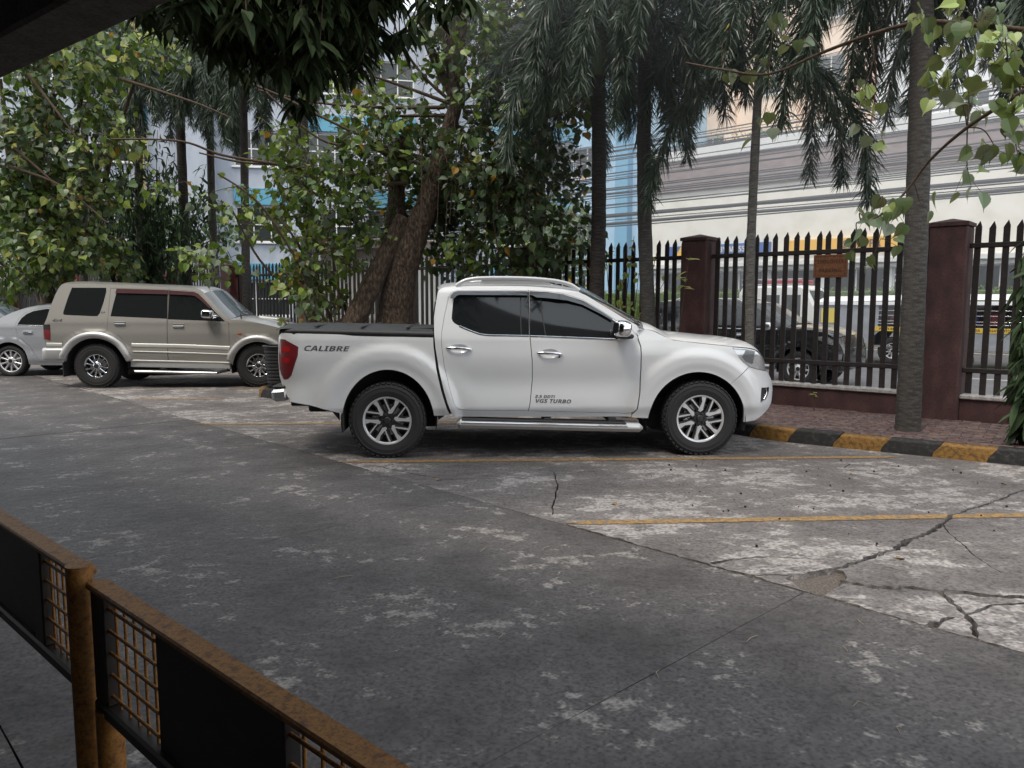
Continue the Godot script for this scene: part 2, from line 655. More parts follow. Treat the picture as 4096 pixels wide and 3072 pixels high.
	m.clearcoat = 0.8
	m.clearcoat_roughness = 0.08
	m = mat("black_paint", col(0.012, 0.012, 0.013), 0.25)
	m.clearcoat_enabled = true
	m.clearcoat = 1.0
	m.clearcoat_roughness = 0.04
	mat("silver_trim", col(0.5, 0.5, 0.5), 0.4, 0.4)
	mat("pale_trim", col(0.56, 0.56, 0.53), 0.4, 0.2)
	mat("tinted_glass", col(0.012, 0.014, 0.015), 0.04)
	mat("clear_dark_glass", col(0.05, 0.06, 0.06), 0.04)
	mat("black_plastic", col(0.02, 0.02, 0.021), 0.55)
	mat("black_rubber", col(0.018, 0.018, 0.018), 0.8)
	m = mat("tyre_rubber", col(0.022, 0.022, 0.023), 0.85)
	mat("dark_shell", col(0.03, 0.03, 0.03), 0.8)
	mat("bed_cover", col(0.028, 0.029, 0.03), 0.5)
	mat("chrome", col(0.75, 0.76, 0.78), 0.08, 1.0)
	mat("satin_chrome", col(0.6, 0.6, 0.61), 0.3, 0.9)
	mat("machined_alloy", col(0.68, 0.68, 0.69), 0.3, 0.5)
	mat("dark_alloy", col(0.03, 0.03, 0.032), 0.45, 0.2)
	mat("grey_decal", col(0.09, 0.09, 0.095), 0.5)
	m = mat("tail_red", col(0.16, 0.008, 0.012), 0.1)
	m.clearcoat_enabled = true
	m.clearcoat = 1.0
	m = mat("lamp_reflector", col(0.55, 0.56, 0.57), 0.15, 0.8)
	m.clearcoat_enabled = true
	mat("orange_lens", col(0.55, 0.12, 0.02), 0.2)
	mat("red_plastic", col(0.35, 0.03, 0.04), 0.35)

var grain_tex: Texture2D
var blotch_tex: Texture2D

# ---------------------------------------------------------------- ground
const ALONG := Vector2(0.6866, 0.7271)   # the driveway's direction, towards the eye
const ACROSS := Vector2(-0.7271, 0.6866) # from the bays towards the shelter
const EDGE := Vector2(1.57, -4.05)       # a point on the joint between driveway and bays
const FENCE := Vector2(0.755, 0.655)     # the fence's direction, towards the eye
const FENCE_OUT := Vector2(0.655, -0.755)
const FENCE_AT := Vector2(5.26, -9.46)   # a pillar

func lay(b: B, poly: PackedVector2Array, y: float) -> void:  # a level sheet
	var t := Geometry2D.triangulate_polygon(poly)
	for i in range(0, t.size(), 3):
		var p := poly[t[i]]
		var q := poly[t[i + 1]]
		var r := poly[t[i + 2]]
		b.flat(Vector3(p.x, y, p.y), Vector3(q.x, y, q.y), Vector3(r.x, y, r.y), Vector3.UP)

func wall_round(b: B, poly: PackedVector2Array, top: float, bottom: float, inward := false) -> void:
	var s := -1.0 if Geometry2D.is_polygon_clockwise(poly) else 1.0
	if inward:
		s = -s
	for i in poly.size():
		var p := poly[i]
		var q := poly[(i + 1) % poly.size()]
		var o := Vector3(q.y - p.y, 0, p.x - q.x) * s
		b.quad(Vector3(p.x, top, p.y), Vector3(q.x, top, q.y), Vector3(q.x, bottom, q.y), Vector3(p.x, bottom, p.y), o)

# a jagged ribbon along a line
func crack(pts: PackedVector2Array, w0: float, w1: float, jag := 0.6, step := 0.035) -> PackedVector2Array:
	var left := PackedVector2Array()
	var right := PackedVector2Array()
	var total := 0.0
	for i in pts.size() - 1:
		total += pts[i].distance_to(pts[i + 1])
	var run := 0.0
	var bend := 0.0
	for i in pts.size() - 1:
		var d := pts[i + 1] - pts[i]
		var cuts := maxi(1, int(d.length() / step))
		var o := Vector2(-d.y, d.x).normalized()
		for k in cuts:
			var p := pts[i].lerp(pts[i + 1], float(k) / cuts)
			var w := lerpf(w0, w1, (run + d.length() * k / cuts) / total) * 0.5
			bend = bend * 0.6 + rng.randf_range(-1, 1) * 0.012 * jag
			left.append(p + o * (bend + w * (1.0 + rng.randf_range(-jag, jag))))
			right.append(p + o * (bend - w * (1.0 + rng.randf_range(-jag, jag))))
		run += d.length()
	left.append(pts[-1])
	right.reverse()
	left.append_array(right)
	return left

func build_ground() -> void:
	var b := B.new()
	lay(b, P([-160, -220, 160, -220, 160, 60, -160, 60]), -0.45)
	struct("ground", b, mats.soil)
	# raised dirt under the slabs, up to the fence
	b = B.new()
	var plot := PackedVector2Array([FENCE_AT + FENCE * 14 + FENCE_OUT * 0.3, FENCE_AT - FENCE * 42 + FENCE_OUT * 0.3, Vector2(-40, -18), Vector2(-26, 16), Vector2(16, 16)])
	lay(b, plot, -0.05)
	wall_round(b, plot, -0.05, -0.46)
	struct("dirt_base", b, mats.soil)
	# driveway slabs with sawn joints
	var drive := thing("driveway", "", "")
	for k in ["label", "category"]:
		drive.remove_meta(k)
	drive.set_meta("kind", "structure")
	var n := 0
	for k in range(-9, 4):
		var s0 := k * 2.83 + 0.0025
		var s1 := (k + 1) * 2.83 - 0.0025
		for part in [[0.003, 3.42], [3.426, 7.2]]:
			b = B.new()
			var q := PackedVector2Array()
			# edges wander a little
			for e in [[s0, part[0], s1, part[0]], [s1, part[0], s1, part[1]], [s1, part[1], s0, part[1]], [s0, part[1], s0, part[0]]]:
				for i in 9:
					var t := i / 9.0
					var j := rng.randf_range(-0.002, 0.002) if i else 0.0
					q.append(EDGE + ALONG * (lerpf(e[0], e[2], t) + j) + ACROSS * (lerpf(e[1], e[3], t) + j))
			var y: float = rng.randf_range(-0.003, 0.002)
			lay(b, q, y)
			wall_round(b, q, y, -0.05)
			piece("slab", n, b.mesh(), mats.driveway_concrete, drive, Transform3D())
			n += 1
	build_bays()
	build_kerb()

func build_bays() -> void:
	var out := FENCE_OUT
	var far := FENCE_AT - out * 0.9
	var bay := PackedVector2Array([EDGE + ALONG * 5.0, EDGE + ALONG * 0.0, EDGE - ALONG * 9, EDGE - ALONG * 26, far - FENCE * 34, far + FENCE * 9])
	var cuts := []
	cuts.append(crack(P([1.19, -4.51, 1.27, -4.56, 1.39, -4.59, 1.53, -4.63, 1.68, -4.62, 1.9, -4.58]), 0.034, 0.008))
	cuts.append(crack(P([1.37, -4.31, 1.49, -4.32, 1.57, -4.31, 1.68, -4.33, 1.81, -4.38, 1.93, -4.43, 2.03, -4.51, 2.13, -4.59, 2.26, -4.68]), 0.025, 0.045))
	cuts.append(crack(P([2.24, -4.67, 2.42, -4.78, 2.6, -4.97, 2.86, -5.17, 3.04, -5.37, 3.16, -5.51, 3.38, -5.7, 3.55, -5.81, 3.86, -6.03, 4.2, -6.32, 4.51, -6.52]), 0.044, 0.014))
	cuts.append(crack(P([1.83, -4.21, 1.91, -4.18, 2, -4.12, 2.09, -4.11, 2.19, -4.11, 2.3, -4.06, 2.44, -4.03, 2.61, -3.99, 2.7, -3.98, 2.87, -3.95, 3.4, -3.9, 4.2, -3.7]), 0.055, 0.034))
	cuts.append(crack(P([2.3, -4.07, 2.28, -3.93, 2.27, -3.81, 2.27, -3.74, 2.24, -3.65, 2.16, -3.47]), 0.03, 0.026))
	cuts.append(crack(P([2.27, -3.75, 2.4, -3.83, 2.5, -3.87, 2.64, -3.88, 2.79, -3.9, 3.3, -3.86]), 0.025, 0.012))
	cuts.append(crack(P([1.99, -3.6, 2.12, -3.68, 2.2, -3.72]), 0.05, 0.012))
	cuts.append(crack(P([3.03, -5.36, 2.94, -5.11, 2.9, -4.87, 2.83, -4.59, 2.81, -4.34]), 0.012, 0.006))
	cuts.append(crack(P([2.58, -7.37, 2.79, -7.29, 3.03, -7.23, 3.12, -7.21, 3.24, -7.01, 3.35, -6.83]), 0.006, 0.016))
	cuts.append(crack(P([3.12, -7.21, 3.27, -7.42]), 0.016, 0.006))
	cuts.append(crack(P([0.38, -7.02, 0.39, -6.48, 0.34, -6.01, 0.29, -5.57]), 0.014, 0.01))
	cuts.append(crack(P([-1.38, -7.35, -0.59, -6.72, -0.11, -6.78, 0.37, -6.92, 0.9, -7.1]), 0.012, 0.008))
	cuts.append(crack(P([-5.5, -11.5, -5.08, -11.7, -4.63, -11.6, -4.3, -11.9]), 0.03, 0.01))
	cuts.append(crack(P([-4.46, -11.89, -4.09, -11.5, -3.75, -11.32, -3.3, -11.5]), 0.02, 0.01))
	cuts.append(crack(P([-10.0, -16.3, -8.86, -15.08, -7.52, -13.8, -6.85, -13.49, -6.08, -13.76, -5.0, -13.9]), 0.07, 0.02))
	cuts.append(crack(P([-3.25, -9.3, -2.7, -9.3, -2.2, -9.0]), 0.012, 0.006))
	var pit := crack(P([1.56, -4.29, 1.68, -4.33, 1.91, -4.4]), 0.02, 0.02)
	pit = P([1.54, -4.26, 1.6, -4.31, 1.68, -4.34, 1.78, -4.39, 1.88, -4.42, 1.92, -4.38, 1.9, -4.28, 1.85, -4.2, 1.8, -4.14, 1.73, -4.08, 1.68, -4.02, 1.63, -3.98, 1.6, -4.05, 1.57, -4.1, 1.56, -4.2])
	cuts.append(pit)
	# the joint along the driveway opens up in places
	cuts.append(crack(PackedVector2Array([EDGE - ALONG * 1.75, EDGE - ALONG * 0.8, EDGE + ALONG * 0.1, EDGE + ALONG * 0.9, EDGE + ALONG * 1.6]), 0.045, 0.035))
	cuts.append(crack(PackedVector2Array([EDGE - ALONG * 12.4, EDGE - ALONG * 11.0, EDGE - ALONG * 9.6]), 0.05, 0.01))
	var park := thing("parking_bays", "", "")
	for k in ["label", "category"]:
		park.remove_meta(k)
	park.set_meta("kind", "structure")
	# each broken piece of slab: pieces are grown from small cells that touch
	var cell := 0.3
	var lo := Vector2(-27, -34)
	var bounds := []
	for c in cuts:
		var r := Rect2(c[0], Vector2.ZERO)
		for p in c:
			r = r.expand(p)
		bounds.append(r)
	var strips := [B.new(), B.new(), B.new()]
	for i in 140:
		for j in 115:
			var p := lo + Vector2(i, j) * cell
			var mid := p + Vector2(cell, cell) * 0.5
			var across := (mid - EDGE).dot(-ACROSS)
			if across < -0.4 or mid.x > 10.5:
				continue
			var r := PackedVector2Array([p, p + Vector2(cell, 0), p + Vector2(cell, cell), p + Vector2(0, cell)])
			var bits: Array = Geometry2D.intersect_polygons(r, bay)
			var rect := Rect2(p, Vector2(cell, cell))
			for c in cuts.size():
				if bits.size() and bounds[c].intersects(rect):
					var rest := []
					for bit in bits:
						rest.append_array(Geometry2D.clip_polygons(bit, cuts[c]))
					bits = rest
			var which := 0 if (mid - EDGE).dot(ALONG) > -3.6 else (1 if (mid - EDGE).dot(ALONG) > -9.2 else 2)
			for bit in bits:
				if bit.size() > 2 and not Geometry2D.is_polygon_clockwise(bit):
					lay(strips[which], bit, 0.0)
				elif bit.size() > 2:
					lay(strips[which], bit, 0.0)
	for c in cuts:
		wall_round(strips[0], c, 0.0, -0.05, true)
	for i in 3:
		piece("slab", i, strips[i].mesh(), mats.bay_concrete, park, Transform3D())
	var b := B.new()
	lay(b, Geometry2D.offset_polygon(pit, 0.02)[0], -0.022)
	put("pothole_floor", b, mats.pothole_dirt, park)
	# painted bay lines
	for line in [[Vector2(-1.72, -7.47), Vector2(3.9, -7.72), 0.1], [Vector2(0.36, -5.36), Vector2(4.6, -5.62), 0.1], [Vector2(-4.05, -9.83), Vector2(0.5, -9.95), 0.1], [Vector2(-5.1, -13.9), Vector2(-4.4, -13.98), 0.1], [Vector2(-6.1, -12.35), Vector2(-4.6, -12.45), 0.09]]:
		b = B.new()
		var d: Vector2 = line[1] - line[0]
		var o := Vector2(-d.y, d.x).normalized()
		var cutsn := int(d.length() / 0.06)
		var le := PackedVector2Array()
		var ri := PackedVector2Array()
		for k in cutsn + 1:
			var p: Vector2 = line[0].lerp(line[1], float(k) / cutsn)
			var fade := clampf(minf(k, cutsn - k) / 3.0, 0.15, 1.0)
			le.append(p + o * (line[2] * 0.5 * fade + rng.randf_range(-0.008, 0.008)))
			ri.append(p - o * (line[2] * 0.5 * fade + rng.randf_range(-0.008, 0.008)))
		ri.reverse()
		le.append_array(ri)
		var pieces := [le]
		for c in cuts:
			var rest := []
			for q in pieces:
				rest.append_array(Geometry2D.clip_polygons(q, c))
			pieces = rest
		for q in pieces:
			if q.size() > 2 and not Geometry2D.is_polygon_clockwise(q):
				lay(b, q, 0.004)
		struct("parking_line", b, mats.yellow_line_paint)

const KERB := [8.6, -4.7, 6.4, -6.22, 4.8, -7.33, 3.6, -8.17, 2.95, -8.66, 2.62, -9.1, 2.2, -9.7, 1.6, -10.35, 0.6, -10.95, -0.8, -11.5, -2.4, -12.0, -3.5, -12.35, -3.95, -12.55, -4.18, -12.8, -4.2, -13.1, -4.0, -13.4, -3.6, -13.75, -3.35, -14.4, -3.45, -15.3, -4.2, -16.4, -6.0, -18.1, -9.5, -21.1, -15.0, -25.9, -21.0, -31.0]

func build_kerb() -> void:
	# smooth the line and walk it in steps
	var raw := P(KERB)
	var pts3 := []
	for p in raw:
		pts3.append(Vector3(p.x, 0, p.y))
	var line := curve(pts3, 8)
	var path := Curve3D.new()
	for p in line:
		path.add_point(p)
	var total := path.get_baked_length()
	var kerb := thing("kerb", "", "")
	for k in ["label", "category"]:
		kerb.remove_meta(k)
	kerb.set_meta("kind", "structure")
	var length := 0.475
	var start := 0.06
	var i := 0
	var s := start
	while s + length < total:
		var b := B.new()
		var rows := []
		var h := 0.15 + rng.randf_range(-0.006, 0.006)
		for k in 5:
			var t := s + 0.002 + (length - 0.004) * k / 4.0
			var p := path.sample_baked(t)
			var d := (path.sample_baked(minf(t + 0.05, total)) - path.sample_baked(maxf(t - 0.05, 0))).normalized()
			var inw := Vector3(-d.z, 0, d.x)  # towards the fence
			var sk := 0.10
			var r := PackedVector3Array()
			# paint joints lean, as the blocks were painted by hand
			for q in [[-0.012, -0.04, 0.0], [0.0, 0.05, 0.25], [0.008, h - 0.03, 0.8], [0.016, h - 0.008, 0.95], [0.034, h, 1.0], [0.15, h - 0.002, 1.0], [0.152, -0.04, 1.0]]:
				r.append(p + inw * q[0] + Vector3(0, q[1], 0) + d * (q[2] - 0.5) * -sk)
			rows.append(r)
		b.grid(rows, false, Vector3.ZERO, true)
		for e in [0, 4]:
			b.fan(rows[e], rows[e][0] - rows[4 - e][0])
		piece("kerb_block", i, b.mesh(), mats.kerb_yellow if i % 2 == 0 else mats.kerb_black, kerb, Transform3D())
		i += 1
		s += length
	# the pavement behind the kerb
	var poly := PackedVector2Array()
	for k in 160:
		var t := total * k / 159.0
		var p := path.sample_baked(t)
		var d := (path.sample_baked(minf(t + 0.05, total)) - path.sample_baked(maxf(t - 0.05, 0))).normalized()
		poly.append(Vector2(p.x, p.z) + Vector2(-d.z, d.x) * 0.14)
	poly.append(FENCE_AT - FENCE * 30 + FENCE_OUT * 0.05)
	poly.append(FENCE_AT + FENCE * 7 + FENCE_OUT * 0.05)
	var b := B.new()
	lay(b, poly, 0.118)
	var pave := struct("pavement", b, mats.soil)
	# brick pavers in running bond
	var along := Vector2(0.815, 0.58)
	var side := Vector2(-along.y, along.x)
	var origin := Vector2(2.9, -8.66)
	var meshes := []
	for v in 4:
		var m := B.new()
		var poly2 := PackedVector2Array([Vector2(-0.098, -0.048), Vector2(0.098, -0.048), Vector2(0.098, 0.048), Vector2(-0.098, 0.048)])
		for q in 4:
			poly2[q] += Vector2(rng.randf_range(-0.003, 0.003), rng.randf_range(-0.003, 0.003))
		m.prism(poly2, 0.03, Transform3D(Basis(Vector3.RIGHT, -PI / 2), Vector3.ZERO), 0.006, false)
		meshes.append(m.mesh())
	var spots := []
	for a in range(-26, 42):
		for c in range(-46, 4):
			var p := origin + along * (a * 0.2 + (0.1 if c % 2 else 0.0)) + side * c * 0.1
			if not Geometry2D.is_point_in_polygon(p, poly):
				continue
			if (p - FENCE_AT).dot(FENCE_OUT) > -0.12:
				continue
			spots.append(p)
	spots.sort_custom(func(p, q): return p.length() < q.length())
	var rest := B.new()
	var n := 0
	for p in spots:
		var seen_in_frame: bool = absf(p.x) < 0.68 * -p.y and p.x > 1.5
		var tr := Transform3D(Basis(Vector3.UP, -along.angle() + rng.randf_range(-0.02, 0.02)) * Basis(Vector3.RIGHT, rng.randf_range(-0.02, 0.02)), Vector3(p.x, 0.116 + rng.randf_range(-0.004, 0.004), p.y))
		if seen_in_frame and n < 300:
			piece("paver", n, meshes[rng.randi() % 4], mats["paver_%d" % (rng.randi() % 3)], pave, tr)
			n += 1
		else:
			rest.add(meshes[rng.randi() % 4], tr)
	var o := put("far_pavers", rest, mats.paver_0, pave)
	o.set_meta("kind", "stuff")

# ---------------------------------------------------------------- the covered walk the photograph is taken from
func build_shelter() -> void:
	var al := Vector3(0.735, 0, 0.678)
	var back := Vector3(-0.678, 0, 0.735)
	# roof: a slab and an edge beam above the eye, open towards the driveway
	var base := Basis(al, Vector3.UP, back)
	var o := thing("shelter_roof", "dark concrete roof with a deep edge beam above the walkway", "roof", Vector3(-1.25, 0, -3.1) + al * 0.6 - back * 0.03)
	o.basis = Basis(Vector3(0.787, 0, 0.617), Vector3.UP, Vector3(-0.617, 0, 0.787))
	var b := B.new()
	b.box(Vector3(0, 3.2, 2.9), Vector3(20, 0.16, 6.2), 0.01)
	put("roof_slab", b, mats.beam_plaster, o)
	b = B.new()
	b.box(Vector3(0, 2.9, 0.13), Vector3(20, 0.42, 0.26), 0.015)
	put("edge_beam", b, mats.beam_plaster, o)
	b = B.new()
	b.box(Vector3(0, 3.02, 0.62), Vector3(20, 0.2, 0.16), 0.01)
	put("inner_beam", b, mats.beam_plaster, o)
	b = B.new()
	b.box(Vector3(-2, 6.5, 6.1), Vector3(34, 13.2, 0.3))  # out of view; its height is raised to keep sky light off the truck
	var w := put("unseen_building_wall", b, mats.beam_plaster)
	w.transform = o.transform
	tag(w, "unseen plastered building wall behind the covered walkway, raised tall to shade the truck", "wall")
	# railing: posts, sheet panels and welded mesh
	var post_at := Vector3(-1.03, 0, -1.85)
	var rail := func(label: String, from: float, to: float, posts: Array, parts: Array, drop: float) -> void:
		var t := thing("railing", label, "railing", post_at, 0.0, "railing sections along the walkway")
		t.basis = base
		var r := B.new()
		r.box(Vector3((from + to) * 0.5, 0.872 - drop, 0), Vector3(to - from, 0.016, 0.052), 0.004)
		put("top_rail", r, mats.railing_paint, t)
		r = B.new()
		r.box(Vector3((from + to) * 0.5, 0.57 - drop, 0), Vector3(to - from, 0.035, 0.04), 0.006)
		put("bottom_rail", r, mats.railing_panel, t)
		for p in posts:
			r = B.new()
			r.tube(PackedVector3Array([Vector3(p[0], -0.02, p[1]), Vector3(p[0], p[2] - drop, p[1])]), PackedFloat32Array([0.031, 0.031]), 16)
			put("post", r, mats.railing_paint, t)
		for p in parts:
			var x0: float = p[0]
			var x1: float = p[1]
			if p[2] == "sheet":
				r = B.new()
				r.box(Vector3((x0 + x1) * 0.5, 0.726 - drop, 0), Vector3(x1 - x0, 0.276, 0.006))
				put("sheet_panel", r, mats.railing_panel, t)
			elif p[2] == "bar":
				r = B.new()
				r.box(Vector3((x0 + x1) * 0.5, 0.726 - drop, 0), Vector3(x1 - x0, 0.274, 0.035), 0.004)
				put("upright", r, mats.railing_panel, t)
			else:
				for k in 5:
					r = B.new()
					var y := 0.615 + 0.054 * k - drop
					r.tube(PackedVector3Array([Vector3(x0, y, 0.004), Vector3(x1, y, 0.004)]), PackedFloat32Array([0.004, 0.004]), 8)
					put("mesh_wire", r, mats.railing_paint, t)
				var m := maxi(2, int((x1 - x0) / 0.045))
				for k in m:
					r = B.new()
					var x := lerpf(x0, x1, (k + 0.5) / m)
					r.tube(PackedVector3Array([Vector3(x, 0.585 - drop, -0.004), Vector3(x + rng.randf_range(-0.004, 0.004), 0.863 - drop, -0.004)]), PackedFloat32Array([0.0038, 0.0038]), 8)
					put("mesh_wire", r, mats.railing_paint, t)
	rail.call("yellow railing section with a mesh opening, nearest the lower edge", 0.03, 2.2, [[0.07, -0.0, 0.57], [2.15, 0.0, 0.57]], [[0.035, 0.11, "bar"], [0.11, 0.37, "mesh"], [0.37, 0.86, "sheet"], [0.86, 0.9, "bar"], [0.9, 1.12, "mesh"], [1.12, 2.1, "sheet"]], 0.0)
	rail.call("yellow railing section running off past the round-topped post", -2.4, -0.03, [[-0.02, 0.02, 0.90], [-2.35, 0.0, 0.8]], [[-0.34, -0.06, "mesh"], [-0.42, -0.34, "bar"], [-1.2, -0.42, "sheet"], [-1.45, -1.25, "mesh"], [-2.3, -1.5, "sheet"]], -0.012)

# ---------------------------------------------------------------- fence
func build_fence() -> void:
	var f3 := Vector3(FENCE.x, 0, FENCE.y)
	var base := Basis(f3, Vector3.UP, Vector3(-FENCE.y, 0, FENCE.x))  # x towards the eye along the fence, z towards the car park
	var span := 3.3
	var words := ["beside the street behind the hanging fronds", "second fence pillar, the broad one behind the right palm", "", "", "", "", "", "", "", "", "", ""]
	var names := {
		-1: "brick red fence pillar beyond the dark frond at the edge", 0: "tall brown fence pillar right behind the nearest palm trunk", 1: "brown fence pillar in front of the black street car",
		2: "dark brown fence pillar showing above the truck roof", 3: "brown fence pillar half hidden by the big leaning trunk", 4: "fence pillar behind the truck's load bed and twigs",
		5: "rust red fence pillar behind the windscreen of the champagne wagon", 6: "rust red fence pillar hidden behind the champagne wagon's roof", 7: "rust red fence pillar deep under the left trees",
		8: "rust red fence pillar beyond the dark palms", 9: "rust red fence pillar above the silver saloon", 10: "rust red fence pillar at the far left end", 11: "last rust red fence pillar of the row",
	}
	for k in range(-1, 12):
		var p := FENCE_AT - FENCE * span * k
		var o := thing("fence_pillar", names[k], "pillar", Vector3(p.x, 0.1, p.y), 0.0, "fence pillars")
		o.basis = base
		var b := B.new()
		b.box(Vector3(0, 1.17, 0), Vector3(0.4, 2.34, 0.4), 0.012)
		put("shaft", b, mats.pillar_paint if k < 4 else mats.pillar_paint_red, o)
		b = B.new()
		var r0 := PackedVector3Array([Vector3(-0.215, 2.34, -0.215), Vector3(0.215, 2.34, -0.215), Vector3(0.215, 2.34, 0.215), Vector3(-0.215, 2.34, 0.215)])
		for i in 4:
			var q := r0[i]
			var s := r0[(i + 1) % 4]
			var up := Vector3(0, 0.045, 0)
			b.quad(q, s, s + up, q + up, (q + s) * Vector3(1, 0, 1))
			b.flat(q + up, s + up, Vector3(0, 2.44, 0), Vector3.UP)
		b.quad(r0[0], r0[1], r0[2], r0[3], Vector3.DOWN)
		put("cap", b, mats.pillar_paint if k < 4 else mats.pillar_paint_red, o)
	# one slat for all: pointed, the point off centre
	var sb := B.new()
	sb.prism(P([-0.034, 0.0, 0.034, 0.0, 0.034, 1.965, 0.014, 2.03, -0.034, 1.95]), 0.022, Transform3D(Basis(), Vector3(0, 0, -0.011)), 0.003)
	var slat := sb.mesh()
	var where := {
		-1: "picket fence bay at the frame's edge behind the dark fronds", 0: "picket fence bay with the small brown notice board", 1: "picket fence bay between two palms behind the truck's bonnet", 2: "picket fence bay behind the truck's cab",
		3: "picket fence bay behind the big leaning trunk", 4: "picket fence bay behind the load bed with twigs before it", 5: "picket fence bay behind the bonnet of the champagne wagon", 6: "picket fence bay behind the champagne wagon's windscreen",
		7: "picket fence bay behind the champagne wagon's roof", 8: "picket fence bay among the left dark palms", 9: "picket fence bay behind the silver saloon", 10: "picket fence bay at the far left end",
	}
	for k in range(-1, 11):
		var p := FENCE_AT - FENCE * span * (k + 0.5)
		if k == -1:
			p = FENCE_AT + FENCE * span * 0.5
		var o := thing("picket_fence", where[k], "fence", Vector3(p.x, 0.1, p.y), 0.0, "fence bays of dark pickets")
		o.basis = base
		var half := span * 0.5 - 0.2
		var b := B.new()
		b.box(Vector3(0, 0.13, 0), Vector3(half * 2, 0.36, 0.18), 0.006)
		put("low_wall", b, mats.pillar_paint if k < 4 else mats.pillar_paint_red, o)
		b = B.new()
		b.box(Vector3(0, 0.325, 0), Vector3(half * 2, 0.05, 0.24), 0.01)
		put("wall_cap", b, mats.wall_cap, o)
		for y in [0.64, 2.11]:
			b = B.new()
			b.box(Vector3(0, y, 0.0), Vector3(half * 2, 0.06, 0.05), 0.008)
			put("rail", b, mats.slat_paint, o)
		for i in 20:
			var x := lerpf(-half, half, (i + 0.5) / 20.0)
			piece("slat", i, slat, mats.slat_paint, o, Transform3D(Basis(Vector3(0, 0, 1), rng.randf_range(-0.006, 0.006)), Vector3(x + rng.randf_range(-0.008, 0.008), 0.352 + rng.randf_range(-0.0, 0.012), rng.randf_range(-0.004, 0.004))))
	# the notice on the fence
	var c := at(3300 * 0.54, 1062 * 0.54, -10.2)
	var sgn := thing("notice_board", "small worn brown notice board wired to the picket fence", "sign", c)
	var s := (FENCE_AT - Vector2(c.x, c.z)).dot(FENCE)
	var q := FENCE_AT - FENCE * s
	sgn.position = Vector3(q.x, c.y, q.y) + base.z * 0.032
	sgn.basis = base
	var bb := B.new()
	bb.box(Vector3(0, 0, 0), Vector3(0.44, 0.3, 0.014), 0.004)
	put("board", bb, surf("notice_paint", ramp(0.04, 4, 81, [0.0, Color(0.36, 0.22, 0.13), 0.5, Color(0.5, 0.32, 0.19), 1.0, Color(0.56, 0.38, 0.25)], 256), Vector3.ONE * 2.0, 0.7), sgn)
	var inkm := mat("notice_ink", col(0.075, 0.03, 0.02), 0.8)
	bb = B.new()
	for e in [[0, 0.125, 0.38, 0.006], [0, -0.125, 0.38, 0.006], [-0.19, 0, 0.006, 0.25], [0.19, 0, 0.006, 0.25]]:
		bb.box(Vector3(e[0], e[1], 0.0075), Vector3(e[2], e[3], 0.002))
	put("border_line", bb, inkm, sgn)
	for row in [["EMPLOYEES", 0.032], ["PARKING", -0.082]]:
		var m := letters(row[0], 0.05, 0.002)
		var x := m.get_aabb().size.x
		bb = B.new()
		var k := minf(1.0, 0.33 / x)
		bb.add(m, Transform3D(Basis.from_scale(Vector3(k, 1, 1)), Vector3(-x * k * 0.5, row[1], 0.007)))
		put("lettering", bb, inkm, sgn)

# ---------------------------------------------------------------- shared car parts
func arc(cx: float, cy: float, rx: float, ry: float, from: float, to: float, n := 20) -> PackedVector2Array:
	var r := PackedVector2Array()
	for i in n + 1:
		var t := deg_to_rad(lerpf(from, to, float(i) / n))
		r.append(Vector2(cx + rx * cos(t), cy + ry * sin(t)))
	return r

func join(list: Array) -> PackedVector2Array:
	var r := PackedVector2Array()
	for l in list:
		r.append_array(l if l is PackedVector2Array else P(l))
	return r

func shrink(p: PackedVector2Array, by: float) -> PackedVector2Array:
	var r := Geometry2D.offset_polygon(p, -by)
	return r[0] if r.size() else p

func both(called: String, b: B, m: Material, parent: Node) -> MeshInstance3D:
	var near := put(called, b, m, parent)
	var f := B.new()
	f.add(near.mesh, Transform3D(Basis.from_scale(Vector3(1, 1, -1)), Vector3.ZERO))
	put(called, f, m, parent)
	return near

# a skin between the two sides: edge points (x, y, half width), raised by crown along up
func skin(b: B, edge: Array, crown: float, up: Vector3, power := 2.6, nz := 22) -> void:
	var rows := []
	for i in edge.size():
		var e: Vector3 = edge[i]
		var t: Vector3 = edge[mini(i + 1, edge.size() - 1)] - edge[maxi(i - 1, 0)]
		var nrm := Vector3(-t.y, t.x, 0).normalized()
		if nrm.dot(up) < 0:
			nrm = -nrm
		var r := PackedVector3Array()
		for j in nz + 1:
			var s := sin(lerpf(-PI / 2, PI / 2, float(j) / nz))
			r.append(Vector3(e.x, e.y, e.z * s) + nrm * crown * (1.0 - pow(absf(s), power)))
		rows.append(r)
	b.grid(rows, false, up)

func edge_curve(list: Array, wf: Callable, steps := 4, w_off := 0.0) -> Array:
	var pts := []
	for p in P(list):
		pts.append(Vector3(p.x, p.y, 0))
	var out := []
	for p in curve(pts, steps):
		out.append(Vector3(p.x, p.y, wf.call(p.x, p.y) + w_off))
	return out

# a strip that follows the side of the body
func strip(b: B, list: Array, wf: Callable, height: float, out: float, steps := 4, r_off := 0.0) -> void:
	var path := PackedVector3Array()
	var pts := []
	for p in P(list):
		pts.append(Vector3(p.x, p.y, 0))
	for p in curve(pts, steps):
		path.append(Vector3(p.x, p.y, wf.call(p.x, p.y) + r_off))
	var rows := []
	for i in path.size():
		var t := (path[mini(i + 1, path.size() - 1)] - path[maxi(i - 1, 0)])
		var up := Vector3(-t.y, t.x, 0).normalized()
		var o := Vector3(0, 0, 1)
		var h := height * 0.5
		rows.append(PackedVector3Array([path[i] - up * h - o * 0.004, path[i] - up * h * 0.9 + o * out * 0.7, path[i] - up * h * 0.4 + o * out, path[i] + up * h * 0.4 + o * out, path[i] + up * h * 0.9 + o * out * 0.7, path[i] + up * h - o * 0.004]))
	b.grid(rows, false, Vector3(0, 0, 1))

